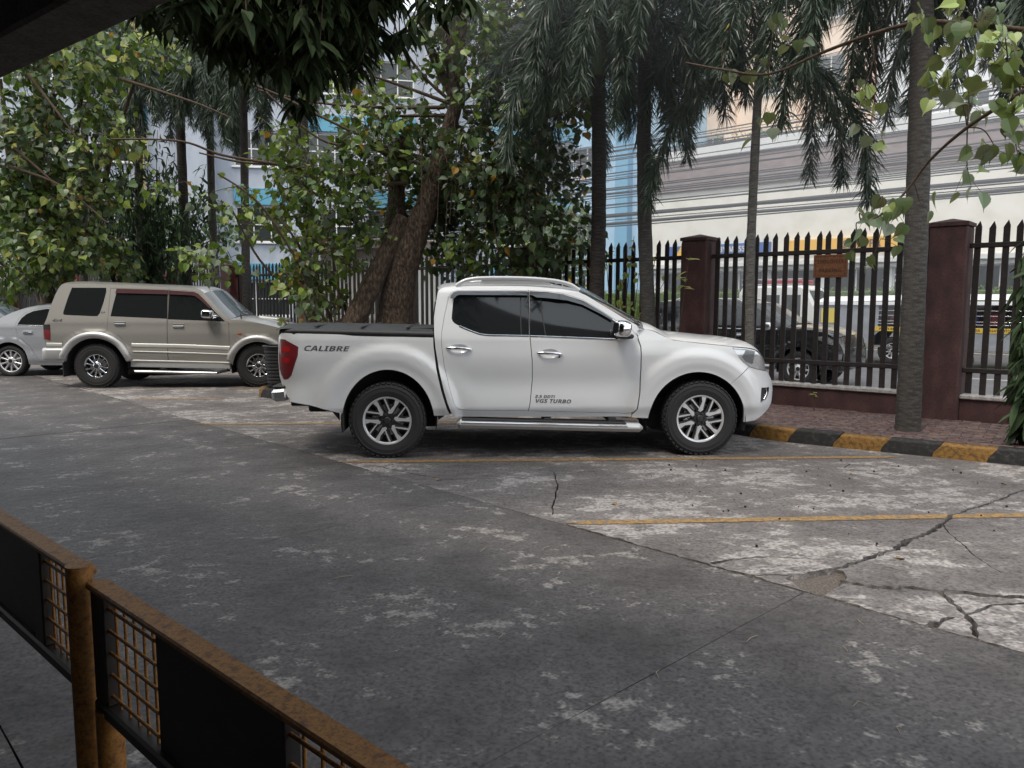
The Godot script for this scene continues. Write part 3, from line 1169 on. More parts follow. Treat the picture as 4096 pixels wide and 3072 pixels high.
func on_body(text: String, height: float, from: Vector2, to: Vector2, wf: Callable, lean := 0.25) -> B:
	var m := letters(text, height, 0.0015)
	var a := m.surface_get_arrays(0)
	var vs: PackedVector3Array = a[0]
	var ns: PackedVector3Array = a[1]
	var ix: PackedInt32Array = a[12]
	var width := m.get_aabb().size.x
	var k := (to.x - from.x) / (width + lean * height)
	var b := B.new()
	for i in range(0, ix.size() - 2, 3):
		var p := []
		for e in 3:
			var q := vs[ix[i + e]]
			var x := from.x + (q.x + q.y * lean) * k
			var y := from.y + q.y + (to.y - from.y) * (q.x / width)
			p.append(Vector3(x, y, wf.call(x, y) + 0.001 + q.z))
		b.tri(p[0], p[1], p[2], ns[ix[i]], ns[ix[i + 1]], ns[ix[i + 2]])
	return b

# a wheel whose outer face looks along +z; style: "v" forked spokes, "fan" straight spokes
func make_wheel(parent: Node, style: String, r: float, rim: float, width: float, where: Vector3, turn := 0.0, flip := false) -> Node3D:
	var key := "%s_%.3f" % [style, r]
	var w := Node3D.new()
	var kids := 0
	for c in parent.get_children():
		if String(c.name).begins_with("wheel"):
			kids += 1
	w.name = "wheel" if kids == 0 else "wheel_%03d" % kids
	parent.add_child(w, true)
	w.transform = Transform3D(Basis(Vector3.UP, PI if flip else 0.0) * Basis(Vector3(0, 0, 1), turn), where)
	if not wheel_meshes.has(key):
		wheel_meshes[key] = wheel_parts(style, r, rim, width)
	for p in wheel_meshes[key]:
		hang(p[0], p[1], mats[p[2]], w)
	return w

var wheel_meshes := {}

func wheel_parts(style: String, r: float, rim: float, width: float) -> Array:
	var out := []
	var lie := Transform3D(Basis(Vector3.RIGHT, PI / 2), Vector3.ZERO)  # the lathe's axis along z
	var h := width * 0.5
	var b := B.new()
	var sw := r - rim
	b.lathe(P([rim - 0.012, h - 0.05, rim + 0.002, h - 0.012, rim + 0.014, h - 0.006, rim + sw * 0.4, h + 0.004, rim + sw * 0.62, h, rim + sw * 0.68, h + 0.003, rim + sw * 0.84, h - 0.012, r - 0.012, h - 0.03, r - 0.003, h - 0.05, r - 0.003, -h + 0.05, r - 0.012, -h + 0.03, rim + sw * 0.5, -h, rim - 0.01, -h + 0.03]), lie, 48)
	# tread blocks and shoulder lugs
	var n := int(TAU * r / 0.055)
	for i in n:
		var t := TAU * i / n
		var bs := Basis(Vector3(0, 0, 1), t)
		for e in [[0.0, 0.05, 0.0], [0.062, 0.045, 0.5], [-0.062, 0.045, 0.5]]:
			var tt: float = t + e[2] * TAU / n
			bs = Basis(Vector3(0, 0, 1), tt)
			b.box(bs * Vector3(r - 0.002, 0, e[0] * width / 0.25), Vector3(0.012, 0.036, e[1] * width / 0.25), 0.0, bs)
		bs = Basis(Vector3(0, 0, 1), t)
		b.box(bs * Vector3(r - 0.016, 0, h - 0.024), Vector3(0.03, 0.034, 0.022), 0.0, bs * Basis(Vector3.UP, -0.6))
	out.append(["tyre", b.mesh(), "tyre_rubber"])
	# rim lip and barrel
	b = B.new()
	b.lathe(P([rim - 0.022, h - 0.075, rim - 0.017, h - 0.022, rim - 0.010, h - 0.014, rim + 0.003, h - 0.011, rim + 0.006, h - 0.016, rim + 0.004, h - 0.03]), lie, 48)
	out.append(["rim", b.mesh(), "machined_alloy" if style != "chrome_fan" else "chrome"])
	b = B.new()
	b.lathe(P([0.0, h - 0.1, rim - 0.03, h - 0.1, rim - 0.018, h - 0.03]), lie, 40)
	out.append(["barrel", b.mesh(), "dark_alloy"])
	b = B.new()
	b.lathe(P([0.05, h - 0.088, rim * 0.66, h - 0.088, rim * 0.66, h - 0.098]), lie, 36)
	if style == "v":
		b.box(Vector3(-rim * 0.52, rim * 0.1, h - 0.083), Vector3(rim * 0.24, rim * 0.4, 0.03), 0.008)
	out.append(["brake_disc", b.mesh(), "satin_chrome"])
	var spokes := B.new()
	var dark := B.new()
	if style == "v":
		for i in 6:
			var t := TAU * i / 6.0 + 0.14
			var d := Vector2(cos(t), sin(t))
			var q := func(rad: float, deg: float) -> Vector2: return Vector2(cos(t + deg_to_rad(deg)), sin(t + deg_to_rad(deg))) * rad
			# narrow arm, wide arm
			var z := Transform3D(Basis(), Vector3(0, 0, h - 0.05))
			var rr := rim - 0.014
			spokes.prism(PackedVector2Array([q.call(0.068, -8), q.call(0.082, 6), q.call(0.1, 0.5), q.call(rr, 19.2), q.call(rr, 15.2), q.call(0.085, -16)]), 0.032, z, 0.002)
			spokes.prism(PackedVector2Array([q.call(0.07, -6), q.call(0.1, -2), q.call(rr * 0.75, -14), q.call(rr, -11), q.call(rr, -23), q.call(rr * 0.72, -22), q.call(0.09, -24)]), 0.034, z, 0.002)
			dark.prism(PackedVector2Array([q.call(0.03, -40), q.call(0.03, 40), q.call(0.09, 14), q.call(rr, 22), q.call(rr, 10), q.call(0.12, -4), q.call(rr, -7), q.call(rr, -28), q.call(0.09, -32)]), 0.022, Transform3D(Basis(), Vector3(0, 0, h - 0.062)), 0.003)
		dark.lathe(P([0.0, h - 0.012, 0.028, h - 0.014, 0.034, h - 0.02, 0.034, h - 0.034, 0.066, h - 0.036, 0.075, h - 0.05, 0.075, h - 0.08]), lie, 28)
		for i in 6:
			var t := TAU * (i + 0.5) / 6.0 + 0.14
			dark.lathe(P([0.0, h - 0.02, 0.008, h - 0.022, 0.009, h - 0.04]), lie.translated(Vector3(cos(t) * 0.052, sin(t) * 0.052, 0)), 8)
		out.append(["spokes", spokes.mesh(), "machined_alloy"])
		out.append(["hub", dark.mesh(), "dark_alloy"])
	else:
		var count := 12 if style == "chrome_fan" else 10
		for i in count:
			var t := TAU * i / count
			var q := func(rad: float, side: float) -> Vector2: return Vector2(cos(t) * rad - sin(t) * side, sin(t) * rad + cos(t) * side)
			spokes.prism(PackedVector2Array([q.call(rim * 0.3, -0.009), q.call(rim * 0.3, 0.009), q.call(rim * 0.62, 0.013), q.call(rim - 0.012, 0.02), q.call(rim - 0.012, -0.02), q.call(rim * 0.62, -0.013)]), 0.03, Transform3D(Basis(), Vector3(0, 0, h - 0.055)), 0.006)
		spokes.lathe(P([0.0, h - 0.004, rim * 0.22, h - 0.006, rim * 0.27, h - 0.012, rim * 0.3, h - 0.03, rim * 0.36, h - 0.04, rim * 0.36, h - 0.06]), lie, 28)
		dark.lathe(P([0.0, h - 0.0, rim * 0.15, h - 0.001, rim * 0.19, h - 0.006]), lie, 24)
		out.append(["spokes", spokes.mesh(), "chrome" if style == "chrome_fan" else "machined_alloy"])
		out.append(["hub_cap", dark.mesh(), "dark_alloy"])
	return out

# inside of a wheel arch
func liner(b: B, cx: float, cy: float, rx: float, ry: float, z0: float, z1: float) -> void:
	var rows := []
	for z in [z0, (z0 + z1) * 0.5, z1]:
		var r := PackedVector3Array()
		for p in arc(cx, cy, rx, ry, -12, 192, 24):
			r.append(Vector3(p.x, p.y, z))
		rows.append(r)
	b.grid(rows, false, Vector3.DOWN)
	var back := arc(cx, cy, rx, ry, -12, 192, 24)
	b.prism(back, 0.01, Transform3D(Basis(), Vector3(0, 0, z1)))

func superblob(b: B, c: Vector3, half: Vector3, e := 0.6, basis := Basis(), n := 14) -> void:
	var rows := []
	for i in n + 1:
		var p := lerpf(-PI / 2, PI / 2, float(i) / n)
		var r := PackedVector3Array()
		for j in n * 2:
			var t := TAU * j / (n * 2)
			var q := Vector3(cos(p) * cos(t), sin(p), cos(p) * sin(t))
			q = Vector3(signf(q.x) * pow(absf(q.x), e), signf(q.y) * pow(absf(q.y), e), signf(q.z) * pow(absf(q.z), e))
			r.append(c + basis * (q * half))
		rows.append(r)
	b.grid(rows, true, Vector3.ZERO, true)

# ---------------------------------------------------------------- the white pick-up truck
func truck_w(x: float, y: float) -> float:
	var w := 0.925
	var t := maxf(0.0, y - 1.16)
	w -= 0.37 * t * t / (t + 0.05)
	w -= 0.016 * smoothstep(0.98, 1.2, y)
	w -= 0.04 * smoothstep(0.52, 0.38, y)
	if y > 1.6:
		w -= 0.05 * smoothstep(1.64, 1.72, y)
	var r1 := Vector2(x - 0.012, (y - 0.37) * 0.94).length()
	var r2 := Vector2(x - 3.11, (y - 0.35) * 0.99).length()
	var r := minf(r1, r2)
	var near := smoothstep(0.95, 0.72, r)
	# the doors are scooped between shoulder and sill
	w -= 0.026 * exp(-pow((y - 0.74) / 0.15, 2.0)) * (1.0 - near)
	w -= 0.012 * near * smoothstep(0.64, 0.76, r)
	w += 0.022 * smoothstep(0.745, 0.645, r) * smoothstep(0.3, 0.4, y)
	w -= 0.014 * smoothstep(0.6, 0.5, r) * smoothstep(0.3, 0.4, y)
	if x > 3.38:
		var u := (x - 3.38) / 0.58
		w -= 0.11 * u * u + 0.12 * pow(u, 6.0)
	if x < -0.8:
		var u := (-0.8 - x) / 0.27
		w -= 0.085 * u * u * u + 0.03 * u * u
	if x > 2.5:  # the wing turns in under the bonnet edge
		w -= 0.05 * smoothstep(1.02, 1.26, y)
	return w

func build_truck() -> void:
	var turn := deg_to_rad(2.5)
	var o := thing("pickup_truck", "white double cab pick-up truck with a black bed cover, parked along the yellow line", "pick-up truck", Vector3(-1.279, 0, -8.569), turn)
	var wf := truck_w
	var white: Material = mats.white_paint
	var rear_arc := arc(0.012, 0.37, 0.455, 0.52, 6, 170, 30)
	var tail := P([-1.046, 1.186, -0.99, 1.184, -0.85, 1.114, -0.856, 1.03, -0.93, 0.834, -0.972, 0.795, -1.02, 0.786, -1.047, 0.835, -1.066, 0.9, -1.068, 1.1])
	var bed := join([P([-1.055, 1.247, -0.3, 1.232, 0.462, 1.213, 0.466, 1.111, 0.492, 0.89, 0.538, 0.68, 0.585, 0.519, 0.622, 0.428]), rear_arc, P([-0.446, 0.455, -0.56, 0.488, -0.753, 0.539, -0.94, 0.571, -1.0, 0.651, -1.05, 0.749, -1.07, 0.811, -1.075, 1.0, -1.068, 1.2])])
	var b := B.new()
	b.panel(bed, [tail], wf, 0.04, 0.03)
	put("bed_side", b, white, o)
	b = B.new()
	b.panel(shrink(tail, 0.004), [], wf, 0.04, 0.03, 0.004)
	var tl := put("tail_light", b, mats.tail_red, o)
	b = B.new()
	for e in [[-0.985, 1.09, 0.10, 0.05], [-0.985, 0.98, 0.09, 0.05]]:
		b.panel(P([e[0] - e[2] * 0.5, e[1] - e[3] * 0.5, e[0] + e[2] * 0.5, e[1] - e[3] * 0.5, e[0] + e[2] * 0.5, e[1] + e[3] * 0.5, e[0] - e[2] * 0.5, e[1] + e[3] * 0.5]), [], wf, 0.05, 0.004, 0.006)
	var lens_m := mat("tail_lens", col(0.4, 0.02, 0.02), 0.08)
	put("lens", b, lens_m, tl)
	# cab
	var rdoor := P([0.612, 1.6, 0.569, 1.402, 0.546, 1.257, 0.543, 1.135, 0.568, 0.927, 0.615, 0.717, 0.655, 0.57, 0.675, 0.522, 0.705, 0.496, 0.798, 0.478, 1.403, 0.468, 1.421, 0.551, 1.443, 0.775, 1.441, 0.961, 1.418, 1.219, 1.414, 1.668, 0.7, 1.668, 0.65, 1.652])
	var fdoor := P([1.403, 0.468, 2.405, 0.435, 2.462, 0.451, 2.492, 0.482, 2.515, 0.645, 2.529, 0.895, 2.526, 1.106, 2.499, 1.205, 2.445, 1.272, 2.311, 1.354, 2.121, 1.477, 1.961, 1.574, 1.759, 1.639, 1.596, 1.661, 1.414, 1.668, 1.418, 1.219, 1.441, 0.961, 1.443, 0.775, 1.421, 0.551])
	var rwin := P([0.7, 1.648, 0.668, 1.627, 0.656, 1.52, 0.646, 1.417, 0.645, 1.385, 0.655, 1.36, 0.678, 1.338, 0.72, 1.317, 0.869, 1.257, 0.93, 1.238, 0.981, 1.23, 1.412, 1.221, 1.412, 1.652])
	var fwin := P([1.421, 1.652, 1.596, 1.643, 1.759, 1.619, 1.961, 1.554, 2.121, 1.457, 2.311, 1.332, 2.37, 1.288, 2.345, 1.2, 2.3, 1.188, 2.239, 1.187, 1.421, 1.219])
	var cab := P([0.473, 1.245, 0.471, 1.402, 0.483, 1.5, 0.503, 1.63, 0.512, 1.66, 0.532, 1.684, 0.567, 1.697, 0.667, 1.709, 0.9, 1.714, 1.128, 1.716, 1.35, 1.711, 1.502, 1.704, 1.752, 1.68, 1.927, 1.648, 2.0, 1.613, 2.184, 1.5, 2.366, 1.388, 2.487, 1.321, 2.575, 1.28, 2.505, 1.21, 2.45, 1.23, 2.3, 1.1, 2.3, 0.6, 2.44, 0.46, 2.44, 0.402, 0.66, 0.412, 0.632, 0.47, 0.6, 0.56, 0.566, 0.68, 0.519, 0.89, 0.486, 1.1])
	b = B.new()
	b.panel(cab, [rdoor, fdoor], wf, 0.04, 0.03)
	put("cab_side", b, white, o)
	var cups := []
	for c in [Vector2(0.716, 1.088), Vector2(1.615, 1.038)]:
		cups.append(arc(c.x, c.y, 0.105, 0.05, 0, 351, 26))
	var k := 0
	for d in [[rdoor, rwin, cups[0], 0.716, 1.096], [fdoor, fwin, cups[1], 1.615, 1.046]]:
		b = B.new()
		b.panel(shrink(d[0], 0.0035), [d[1], d[2]], wf, 0.04, 0.025)
		var door := put("door", b, white, o)
		b = B.new()
		b.panel(d[1], [], wf, 0.06, 0.0, -0.012)
		put("window", b, mats.tinted_glass, door)
		b = B.new()
		b.rim(d[1], wf, 0.016, 0.001, -1.0)
		put("window_seal", b, mats.black_rubber, door)
		b = B.new()
		var cx: float = d[3]
		var cy: float = d[4] - 0.008
		var bowl := func(x: float, y: float) -> float:
			var q := 1.0 - pow((x - cx) / 0.105, 2.0) - pow((y - cy) / 0.05, 2.0)
			return truck_w(x, y) - 0.03 * clampf(q, 0.0, 1.0)
		b.panel(d[2], [], bowl, 0.02, 0.0)
		put("handle_cup", b, white, door)
		b = B.new()
		var z := truck_w(cx, cy) + 0.014
		var pts := curve([Vector3(cx - 0.115, cy + 0.006, z - 0.014), Vector3(cx - 0.085, cy + 0.01, z + 0.004), Vector3(cx, cy + 0.011, z + 0.012), Vector3(cx + 0.085, cy + 0.004, z + 0.004), Vector3(cx + 0.118, cy - 0.004, z - 0.014)], 4)
		b.tube(pts, PackedFloat32Array(range(pts.size()).map(func(_i): return 0.015)), 10, true, 1.0)
		put("handle", b, mats.chrome, door)
		k += 1
	b = B.new()
	strip(b, [0.72, 1.312, 0.869, 1.252, 0.981, 1.225, 1.2, 1.219, 1.409, 1.215], wf, 0.02, 0.006)
	put("chrome_strip", b, mats.chrome, o)
	b = B.new()
	strip(b, [1.42, 1.213, 1.8, 1.2, 2.239, 1.182, 2.3, 1.184, 2.33, 1.194], wf, 0.02, 0.006)
	put("chrome_strip", b, mats.chrome, o)
	b = B.new()
	strip(b, [1.335, 1.6, 1.33, 1.4, 1.333, 1.232], wf, 0.012, 0.002, 3, -0.012)
	put("window_channel", b, mats.black_plastic, o)
	b = B.new()
	strip(b, [1.535, 1.58, 1.55, 1.4, 1.575, 1.222], wf, 0.012, 0.002, 3, -0.012)
	put("window_channel", b, mats.black_plastic, o)
	# smoked rain visors over the windows, standing out at the foot
	var visor_r := func(x: float, y: float) -> float: return truck_w(x, y) + 0.006 + 0.5 * maxf(0.0, 1.66 - y)
	var visor_f := func(x: float, y: float) -> float: return truck_w(x, y) + 0.006 + 0.5 * clampf(1.665 - y - 0.46 * maxf(0.0, x - 1.72), 0.0, 0.09)
	b = B.new()
	b.panel(P([0.628, 1.585, 0.64, 1.62, 0.662, 1.648, 0.7, 1.66, 1.405, 1.66, 1.403, 1.618, 0.72, 1.622, 0.69, 1.61, 0.672, 1.588]), [], visor_r, 0.02, 0.004)
	put("rain_visor", b, mat("smoked_plastic", col(0.05, 0.055, 0.06), 0.06), o)
	b = B.new()
	b.panel(P([1.424, 1.66, 1.6, 1.652, 1.76, 1.628, 1.96, 1.564, 2.12, 1.468, 2.25, 1.382, 2.238, 1.372, 2.1, 1.448, 1.95, 1.523, 1.8, 1.566, 1.6, 1.59, 1.49, 1.597, 1.45, 1.618, 1.424, 1.622]), [], visor_f, 0.02, 0.004)
	put("rain_visor", b, mat("smoked_plastic", col(0.05, 0.055, 0.06), 0.06), o)
	# roof, screens, bonnet
	var roof_line := [0.512, 1.672, 0.54, 1.69, 0.6, 1.702, 0.75, 1.711, 1.128, 1.716, 1.35, 1.711, 1.502, 1.704, 1.752, 1.68, 1.927, 1.648]
	b = B.new()
	skin(b, edge_curve(roof_line, wf), 0.055, Vector3.UP, 2.4)
	put("roof", b, white, o)
	b = B.new()
	skin(b, edge_curve([0.485, 1.24, 0.483, 1.402, 0.49, 1.5, 0.506, 1.63, 0.512, 1.672], wf), 0.03, Vector3.LEFT)
	put("cab_back", b, white, o)
	b = B.new()
	skin(b, edge_curve([0.47, 1.31, 0.468, 1.42, 0.48, 1.55], wf, 3, -0.12), 0.035, Vector3.LEFT)
	put("rear_window", b, mats.tinted_glass, o)
	b = B.new()
	skin(b, edge_curve([1.927, 1.648, 2.0, 1.613, 2.184, 1.5, 2.366, 1.388, 2.487, 1.321, 2.575, 1.28], wf), 0.11, Vector3(0.5, 1, 0), 2.2)
	put("windscreen", b, mats.clear_dark_glass, o)
	b = B.new()
	skin(b, edge_curve([2.56, 1.285, 2.671, 1.262, 2.77, 1.212, 2.868, 1.172, 3.1, 1.145, 3.3, 1.124, 3.447, 1.108, 3.6, 1.096, 3.7, 1.074, 3.76, 1.03, 3.8, 0.97], wf, 5, -0.002), 0.075, Vector3(0.2, 1, 0), 3.2, 30)
	put("bonnet", b, white, o)
	# front wing, bumper, headlight, fog lamp
	var front_arc := arc(3.11, 0.35, 0.495, 0.505, 49, 176, 26)
	var wing := join([P([2.475, 1.262, 2.585, 1.282, 2.671, 1.257, 2.77, 1.207, 2.868, 1.167, 3.1, 1.14, 3.447, 1.104, 3.49, 1.04, 3.526, 0.991, 3.57, 0.945, 3.63, 0.902, 3.53, 0.82]), front_arc, P([2.45, 0.395, 2.445, 0.42, 2.47, 0.447, 2.499, 0.482, 2.522, 0.645, 2.536, 0.895, 2.533, 1.106, 2.506, 1.208])])
	b = B.new()
	b.panel(wing, [], wf, 0.0167, 0.03)
	put("front_wing", b, white, o)
	var fog := P([3.785, 0.683, 3.895, 0.679, 3.892, 0.63, 3.85, 0.553, 3.768, 0.53])
	var bump := join([P([3.438, 0.733, 3.535, 0.816, 3.635, 0.898, 3.72, 0.872, 3.84, 0.846, 3.88, 0.815, 3.93, 0.757, 3.965, 0.7, 3.968, 0.63, 3.935, 0.512, 3.9, 0.46, 3.852, 0.415, 3.72, 0.348, 3.605, 0.335]), arc(3.11, 0.35, 0.495, 0.505, 2, 48, 12)])
	b = B.new()
	b.panel(bump, [fog], wf, 0.03, 0.03)
	put("front_bumper", b, white, o)
	b = B.new()
	b.panel(fog, [], wf, 0.03, 0.0, -0.03)
	var fg := put("fog_lamp_recess", b, mats.black_plastic, o)
	b = B.new()
	strip(b, [3.86, 0.67, 3.865, 0.62, 3.83, 0.56], wf, 0.012, 0.004, 4, -0.02)
	put("chrome_bar", b, mats.chrome, fg)
	b = B.new()
	var head := P([3.452, 1.1, 3.494, 1.04, 3.53, 0.994, 3.574, 0.95, 3.632, 0.906, 3.74, 0.872, 3.835, 0.85, 3.82, 0.93, 3.79, 0.985, 3.76, 1.022, 3.7, 1.068, 3.6, 1.09])
	b.panel(head, [], wf, 0.03, 0.02, -0.02)
	var hl := put("headlight", b, mats.lamp_reflector, o)
	b = B.new()
	b.panel(shrink(P([3.6, 1.07, 3.56, 1.0, 3.6, 0.95, 3.68, 0.92, 3.7, 1.05]), 0.004), [], wf, 0.04, 0.01, -0.012)
	put("lamp_bowl", b, mats.dark_alloy, hl)
	b = B.new()
	strip(b, [3.47, 1.086, 3.6, 1.078, 3.7, 1.055], wf, 0.014, 0.004, 3, -0.012)
	put("daylight_strip", b, mats.chrome, hl)
	b = B.new()
	b.panel(head, [], wf, 0.03, 0.0, 0.002)
	var lens := mat("clear_lens", Color(0.9, 0.92, 0.93, 0.12), 0.03)
	lens.transparency = BaseMaterial3D.TRANSPARENCY_ALPHA
	put("lens", b, lens, hl)
	b = B.new()
	skin(b, edge_curve([3.8, 0.975, 3.835, 0.85, 3.93, 0.757, 3.965, 0.7], wf, 4), 0.09, Vector3.RIGHT, 3.0)
	put("grille", b, mats.chrome, o)
	b = B.new()
	skin(b, edge_curve([3.965, 0.7, 3.968, 0.63, 3.935, 0.512, 3.9, 0.46, 3.852, 0.415, 3.72, 0.348], wf, 4), 0.09, Vector3.RIGHT, 3.0)
	put("bumper_front", b, white, o)
	# load bed: rail, cover, tailgate
	b = B.new()
	var rail := PackedVector3Array()
	for p in [[-1.06, 1.252], [-0.9, 1.262], [-0.3, 1.25], [0.15, 1.24], [0.462, 1.232]]:
		rail.append(Vector3(p[0], p[1], truck_w(p[0], p[1]) - 0.05))
	var rows := []
	for p in rail:
		rows.append(PackedVector3Array([p + Vector3(0, -0.03, 0.058), p + Vector3(0, 0.0, 0.064), p + Vector3(0, 0.022, 0.05), p + Vector3(0, 0.03, 0.03), p + Vector3(0, 0.03, -0.06), p + Vector3(0, -0.03, -0.06)]))
	b.grid(rows, true, Vector3.ZERO, true)
	b.fan(rows[0], Vector3.LEFT)
	b.fan(rows[-1], Vector3.RIGHT)
	both("bed_rail", b, mats.black_plastic, o)
	b = B.new()
	skin(b, [Vector3(-1.09, 1.27, 0.8), Vector3(-1.07, 1.288, 0.835), Vector3(-0.9, 1.292, 0.84), Vector3(0.3, 1.268, 0.84), Vector3(0.45, 1.262, 0.84)], 0.03, Vector3.UP, 3.0)
	for x in [-0.7, -0.25, 0.2]:  # bows under the cover
		b.box(Vector3(x, 1.302 - x * 0.016, 0), Vector3(0.03, 0.012, 1.6), 0.004)
	put("bed_cover", b, mats.bed_cover, o)
	b = B.new()
	b.box(Vector3(0.3, 1.285, 0.62), Vector3(0.32, 0.02, 0.05), 0.006)
	put("cover_clamp", b, mats.black_plastic, o)
	b = B.new()
	skin(b, edge_curve([-1.062, 1.252, -1.075, 1.1, -1.07, 0.82, -1.0, 0.62], wf, 3), 0.03, Vector3.LEFT, 3.0)
	put("tailgate", b, white, o)
	b = B.new()
	b.box(Vector3(-1.06, 0.635, 0), Vector3(0.17, 0.13, 1.74), 0.035, Basis(Vector3(0, 0, 1), 0.1))
	var rb := put("rear_bumper", b, mats.satin_chrome, o)
	b = B.new()
	b.box(Vector3(-1.055, 0.712, 0), Vector3(0.15, 0.03, 1.7), 0.01)
	put("bumper_step", b, mats.black_plastic, rb)
	b = B.new()
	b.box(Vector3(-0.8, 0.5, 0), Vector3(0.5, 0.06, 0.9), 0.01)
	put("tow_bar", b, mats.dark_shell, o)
	# roof rails
	b = B.new()
	var rp := []
	for p in [[0.69, 1.713], [0.75, 1.752], [0.83, 1.777], [0.985, 1.789], [1.312, 1.789], [1.55, 1.777], [1.72, 1.757], [1.85, 1.722], [1.935, 1.668]]:
		rp.append(Vector3(p[0], p[1], 0.67))
	var rc := curve(rp, 4)
	b.tube(rc, PackedFloat32Array(range(rc.size()).map(func(_i): return 0.021)), 10, true, 1.0)
	var rr := both("roof_rail", b, mat("rail_silver", col(0.6, 0.6, 0.61), 0.3, 0.3), o)
	b = B.new()
	b.prism(P([0.93, 1.735, 1.66, 1.72, 1.61, 1.765, 0.95, 1.782]), 0.02, Transform3D(Basis(), Vector3(0, 0, 0.66)), 0.003)
	both("rail_infill", b, mats.silver_trim, rr)
	# side step
	b = B.new()
	var step := Basis(Vector3(0, 0, 1), -0.03)
	b.box(Vector3(1.62, 0.325, 0.9), Vector3(1.86, 0.085, 0.2), 0.034, step)
	both("side_step", b, mats.silver_trim, o)
	b = B.new()
	b.box(Vector3(1.56, 0.372, 0.9), Vector3(1.64, 0.014, 0.17), 0.005, step)
	both("step_tread", b, mats.black_plastic, o.get_node("side_step"))
	b = B.new()
	b.box(Vector3(1.56, 0.345, 0.999), Vector3(1.66, 0.012, 0.012), 0.003, step)
	both("step_trim", b, mats.chrome, o.get_node("side_step"))
	b = B.new()
	for x in [0.95, 1.6, 2.25]:
		b = B.new()
		b.box(Vector3(x, 0.37, 0.7), Vector3(0.08, 0.05, 0.4), 0.008)
		both("step_bracket", b, mats.dark_shell, o.get_node("side_step"))
	# mirror
	b = B.new()
	superblob(b, Vector3(2.312, 1.29, 1.05), Vector3(0.075, 0.082, 0.105), 0.62, Basis(Vector3.UP, 0.25) * Basis(Vector3(0, 0, 1), -0.1))
	var mi := both("wing_mirror", b, mats.chrome, o)
	b = B.new()
	superblob(b, Vector3(2.35, 1.215, 0.98), Vector3(0.085, 0.028, 0.12), 0.7)
	both("mirror_foot", b, mats.black_plastic, mi)
	# mud flap, liners, dark shell added so the panel gaps look shaded
	b = B.new()
	b.box(Vector3(-0.44, 0.44, 0.78), Vector3(0.018, 0.34, 0.26), 0.005, Basis(Vector3(0, 0, 1), 0.04))
	both("mud_flap", b, mats.black_rubber, o)
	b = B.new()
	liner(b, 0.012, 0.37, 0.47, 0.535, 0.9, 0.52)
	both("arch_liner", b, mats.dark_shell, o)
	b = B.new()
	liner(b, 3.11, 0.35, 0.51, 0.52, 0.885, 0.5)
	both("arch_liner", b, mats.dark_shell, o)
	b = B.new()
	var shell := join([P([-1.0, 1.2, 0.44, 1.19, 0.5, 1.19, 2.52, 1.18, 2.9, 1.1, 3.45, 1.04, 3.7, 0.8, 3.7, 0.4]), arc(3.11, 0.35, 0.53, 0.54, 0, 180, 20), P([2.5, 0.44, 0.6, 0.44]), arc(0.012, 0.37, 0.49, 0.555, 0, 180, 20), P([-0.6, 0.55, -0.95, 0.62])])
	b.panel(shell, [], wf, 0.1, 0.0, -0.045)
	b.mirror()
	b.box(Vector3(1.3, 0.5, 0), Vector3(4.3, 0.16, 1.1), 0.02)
	put("gap_shade_shell", b, mats.dark_shell, o)  # dark sheet paints shade behind the gaps; the box blocks light below
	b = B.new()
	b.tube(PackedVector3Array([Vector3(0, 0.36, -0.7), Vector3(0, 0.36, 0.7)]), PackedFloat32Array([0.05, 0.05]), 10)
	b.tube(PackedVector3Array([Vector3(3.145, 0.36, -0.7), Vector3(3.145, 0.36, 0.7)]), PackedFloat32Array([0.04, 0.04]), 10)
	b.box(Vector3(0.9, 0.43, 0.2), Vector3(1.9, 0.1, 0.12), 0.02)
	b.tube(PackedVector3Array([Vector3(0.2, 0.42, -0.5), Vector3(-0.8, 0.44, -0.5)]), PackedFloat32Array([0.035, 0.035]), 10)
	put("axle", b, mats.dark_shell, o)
	# lettering
	put("lettering", on_body("CALIBRE", 0.05, Vector2(-0.8, 1.077), Vector2(-0.352, 1.069), wf), mats.grey_decal, o)
	put("lettering", on_body("2.5 DDTi", 0.03, Vector2(1.468, 0.601), Vector2(1.672, 0.596), wf), mats.grey_decal, o)
	put("lettering", on_body("VGS TURBO", 0.038, Vector2(1.466, 0.553), Vector2(1.836, 0.543), wf), mats.grey_decal, o)
	for e in [[0.0, 0.378, 0.792, 0.2, false], [3.145, 0.378, 0.792, 0.52, false], [0.0, 0.378, -0.792, 0.4, true], [3.145, 0.378, -0.792, 0.1, true]]:
		make_wheel(o, "v", 0.379, 0.238, 0.255, Vector3(e[0], e[1], e[2]), e[3], e[4])
	# the far side, one skin
	b = B.new()
	b.panel(bed, [], wf, 0.08, 0.02)
	b.panel(cab, [], wf, 0.08, 0.02)
	b.panel(rdoor, [], wf, 0.08, 0.0)
	b.panel(fdoor, [], wf, 0.08, 0.0)
	b.panel(wing, [], wf, 0.08, 0.02)
	b.panel(bump, [], wf, 0.08, 0.02)
	var far := B.new()
	far.add(b.mesh(), Transform3D(Basis.from_scale(Vector3(1, 1, -1)), Vector3.ZERO))
	put("far_side", far, white, o)
	b = B.new()
	for w in [rwin, fwin]:
		b.panel(w, [], wf, 0.08, 0.0, 0.002)
	far = B.new()
	far.add(b.mesh(), Transform3D(Basis.from_scale(Vector3(1, 1, -1)), Vector3.ZERO))
	put("far_windows", far, mats.tinted_glass, o)

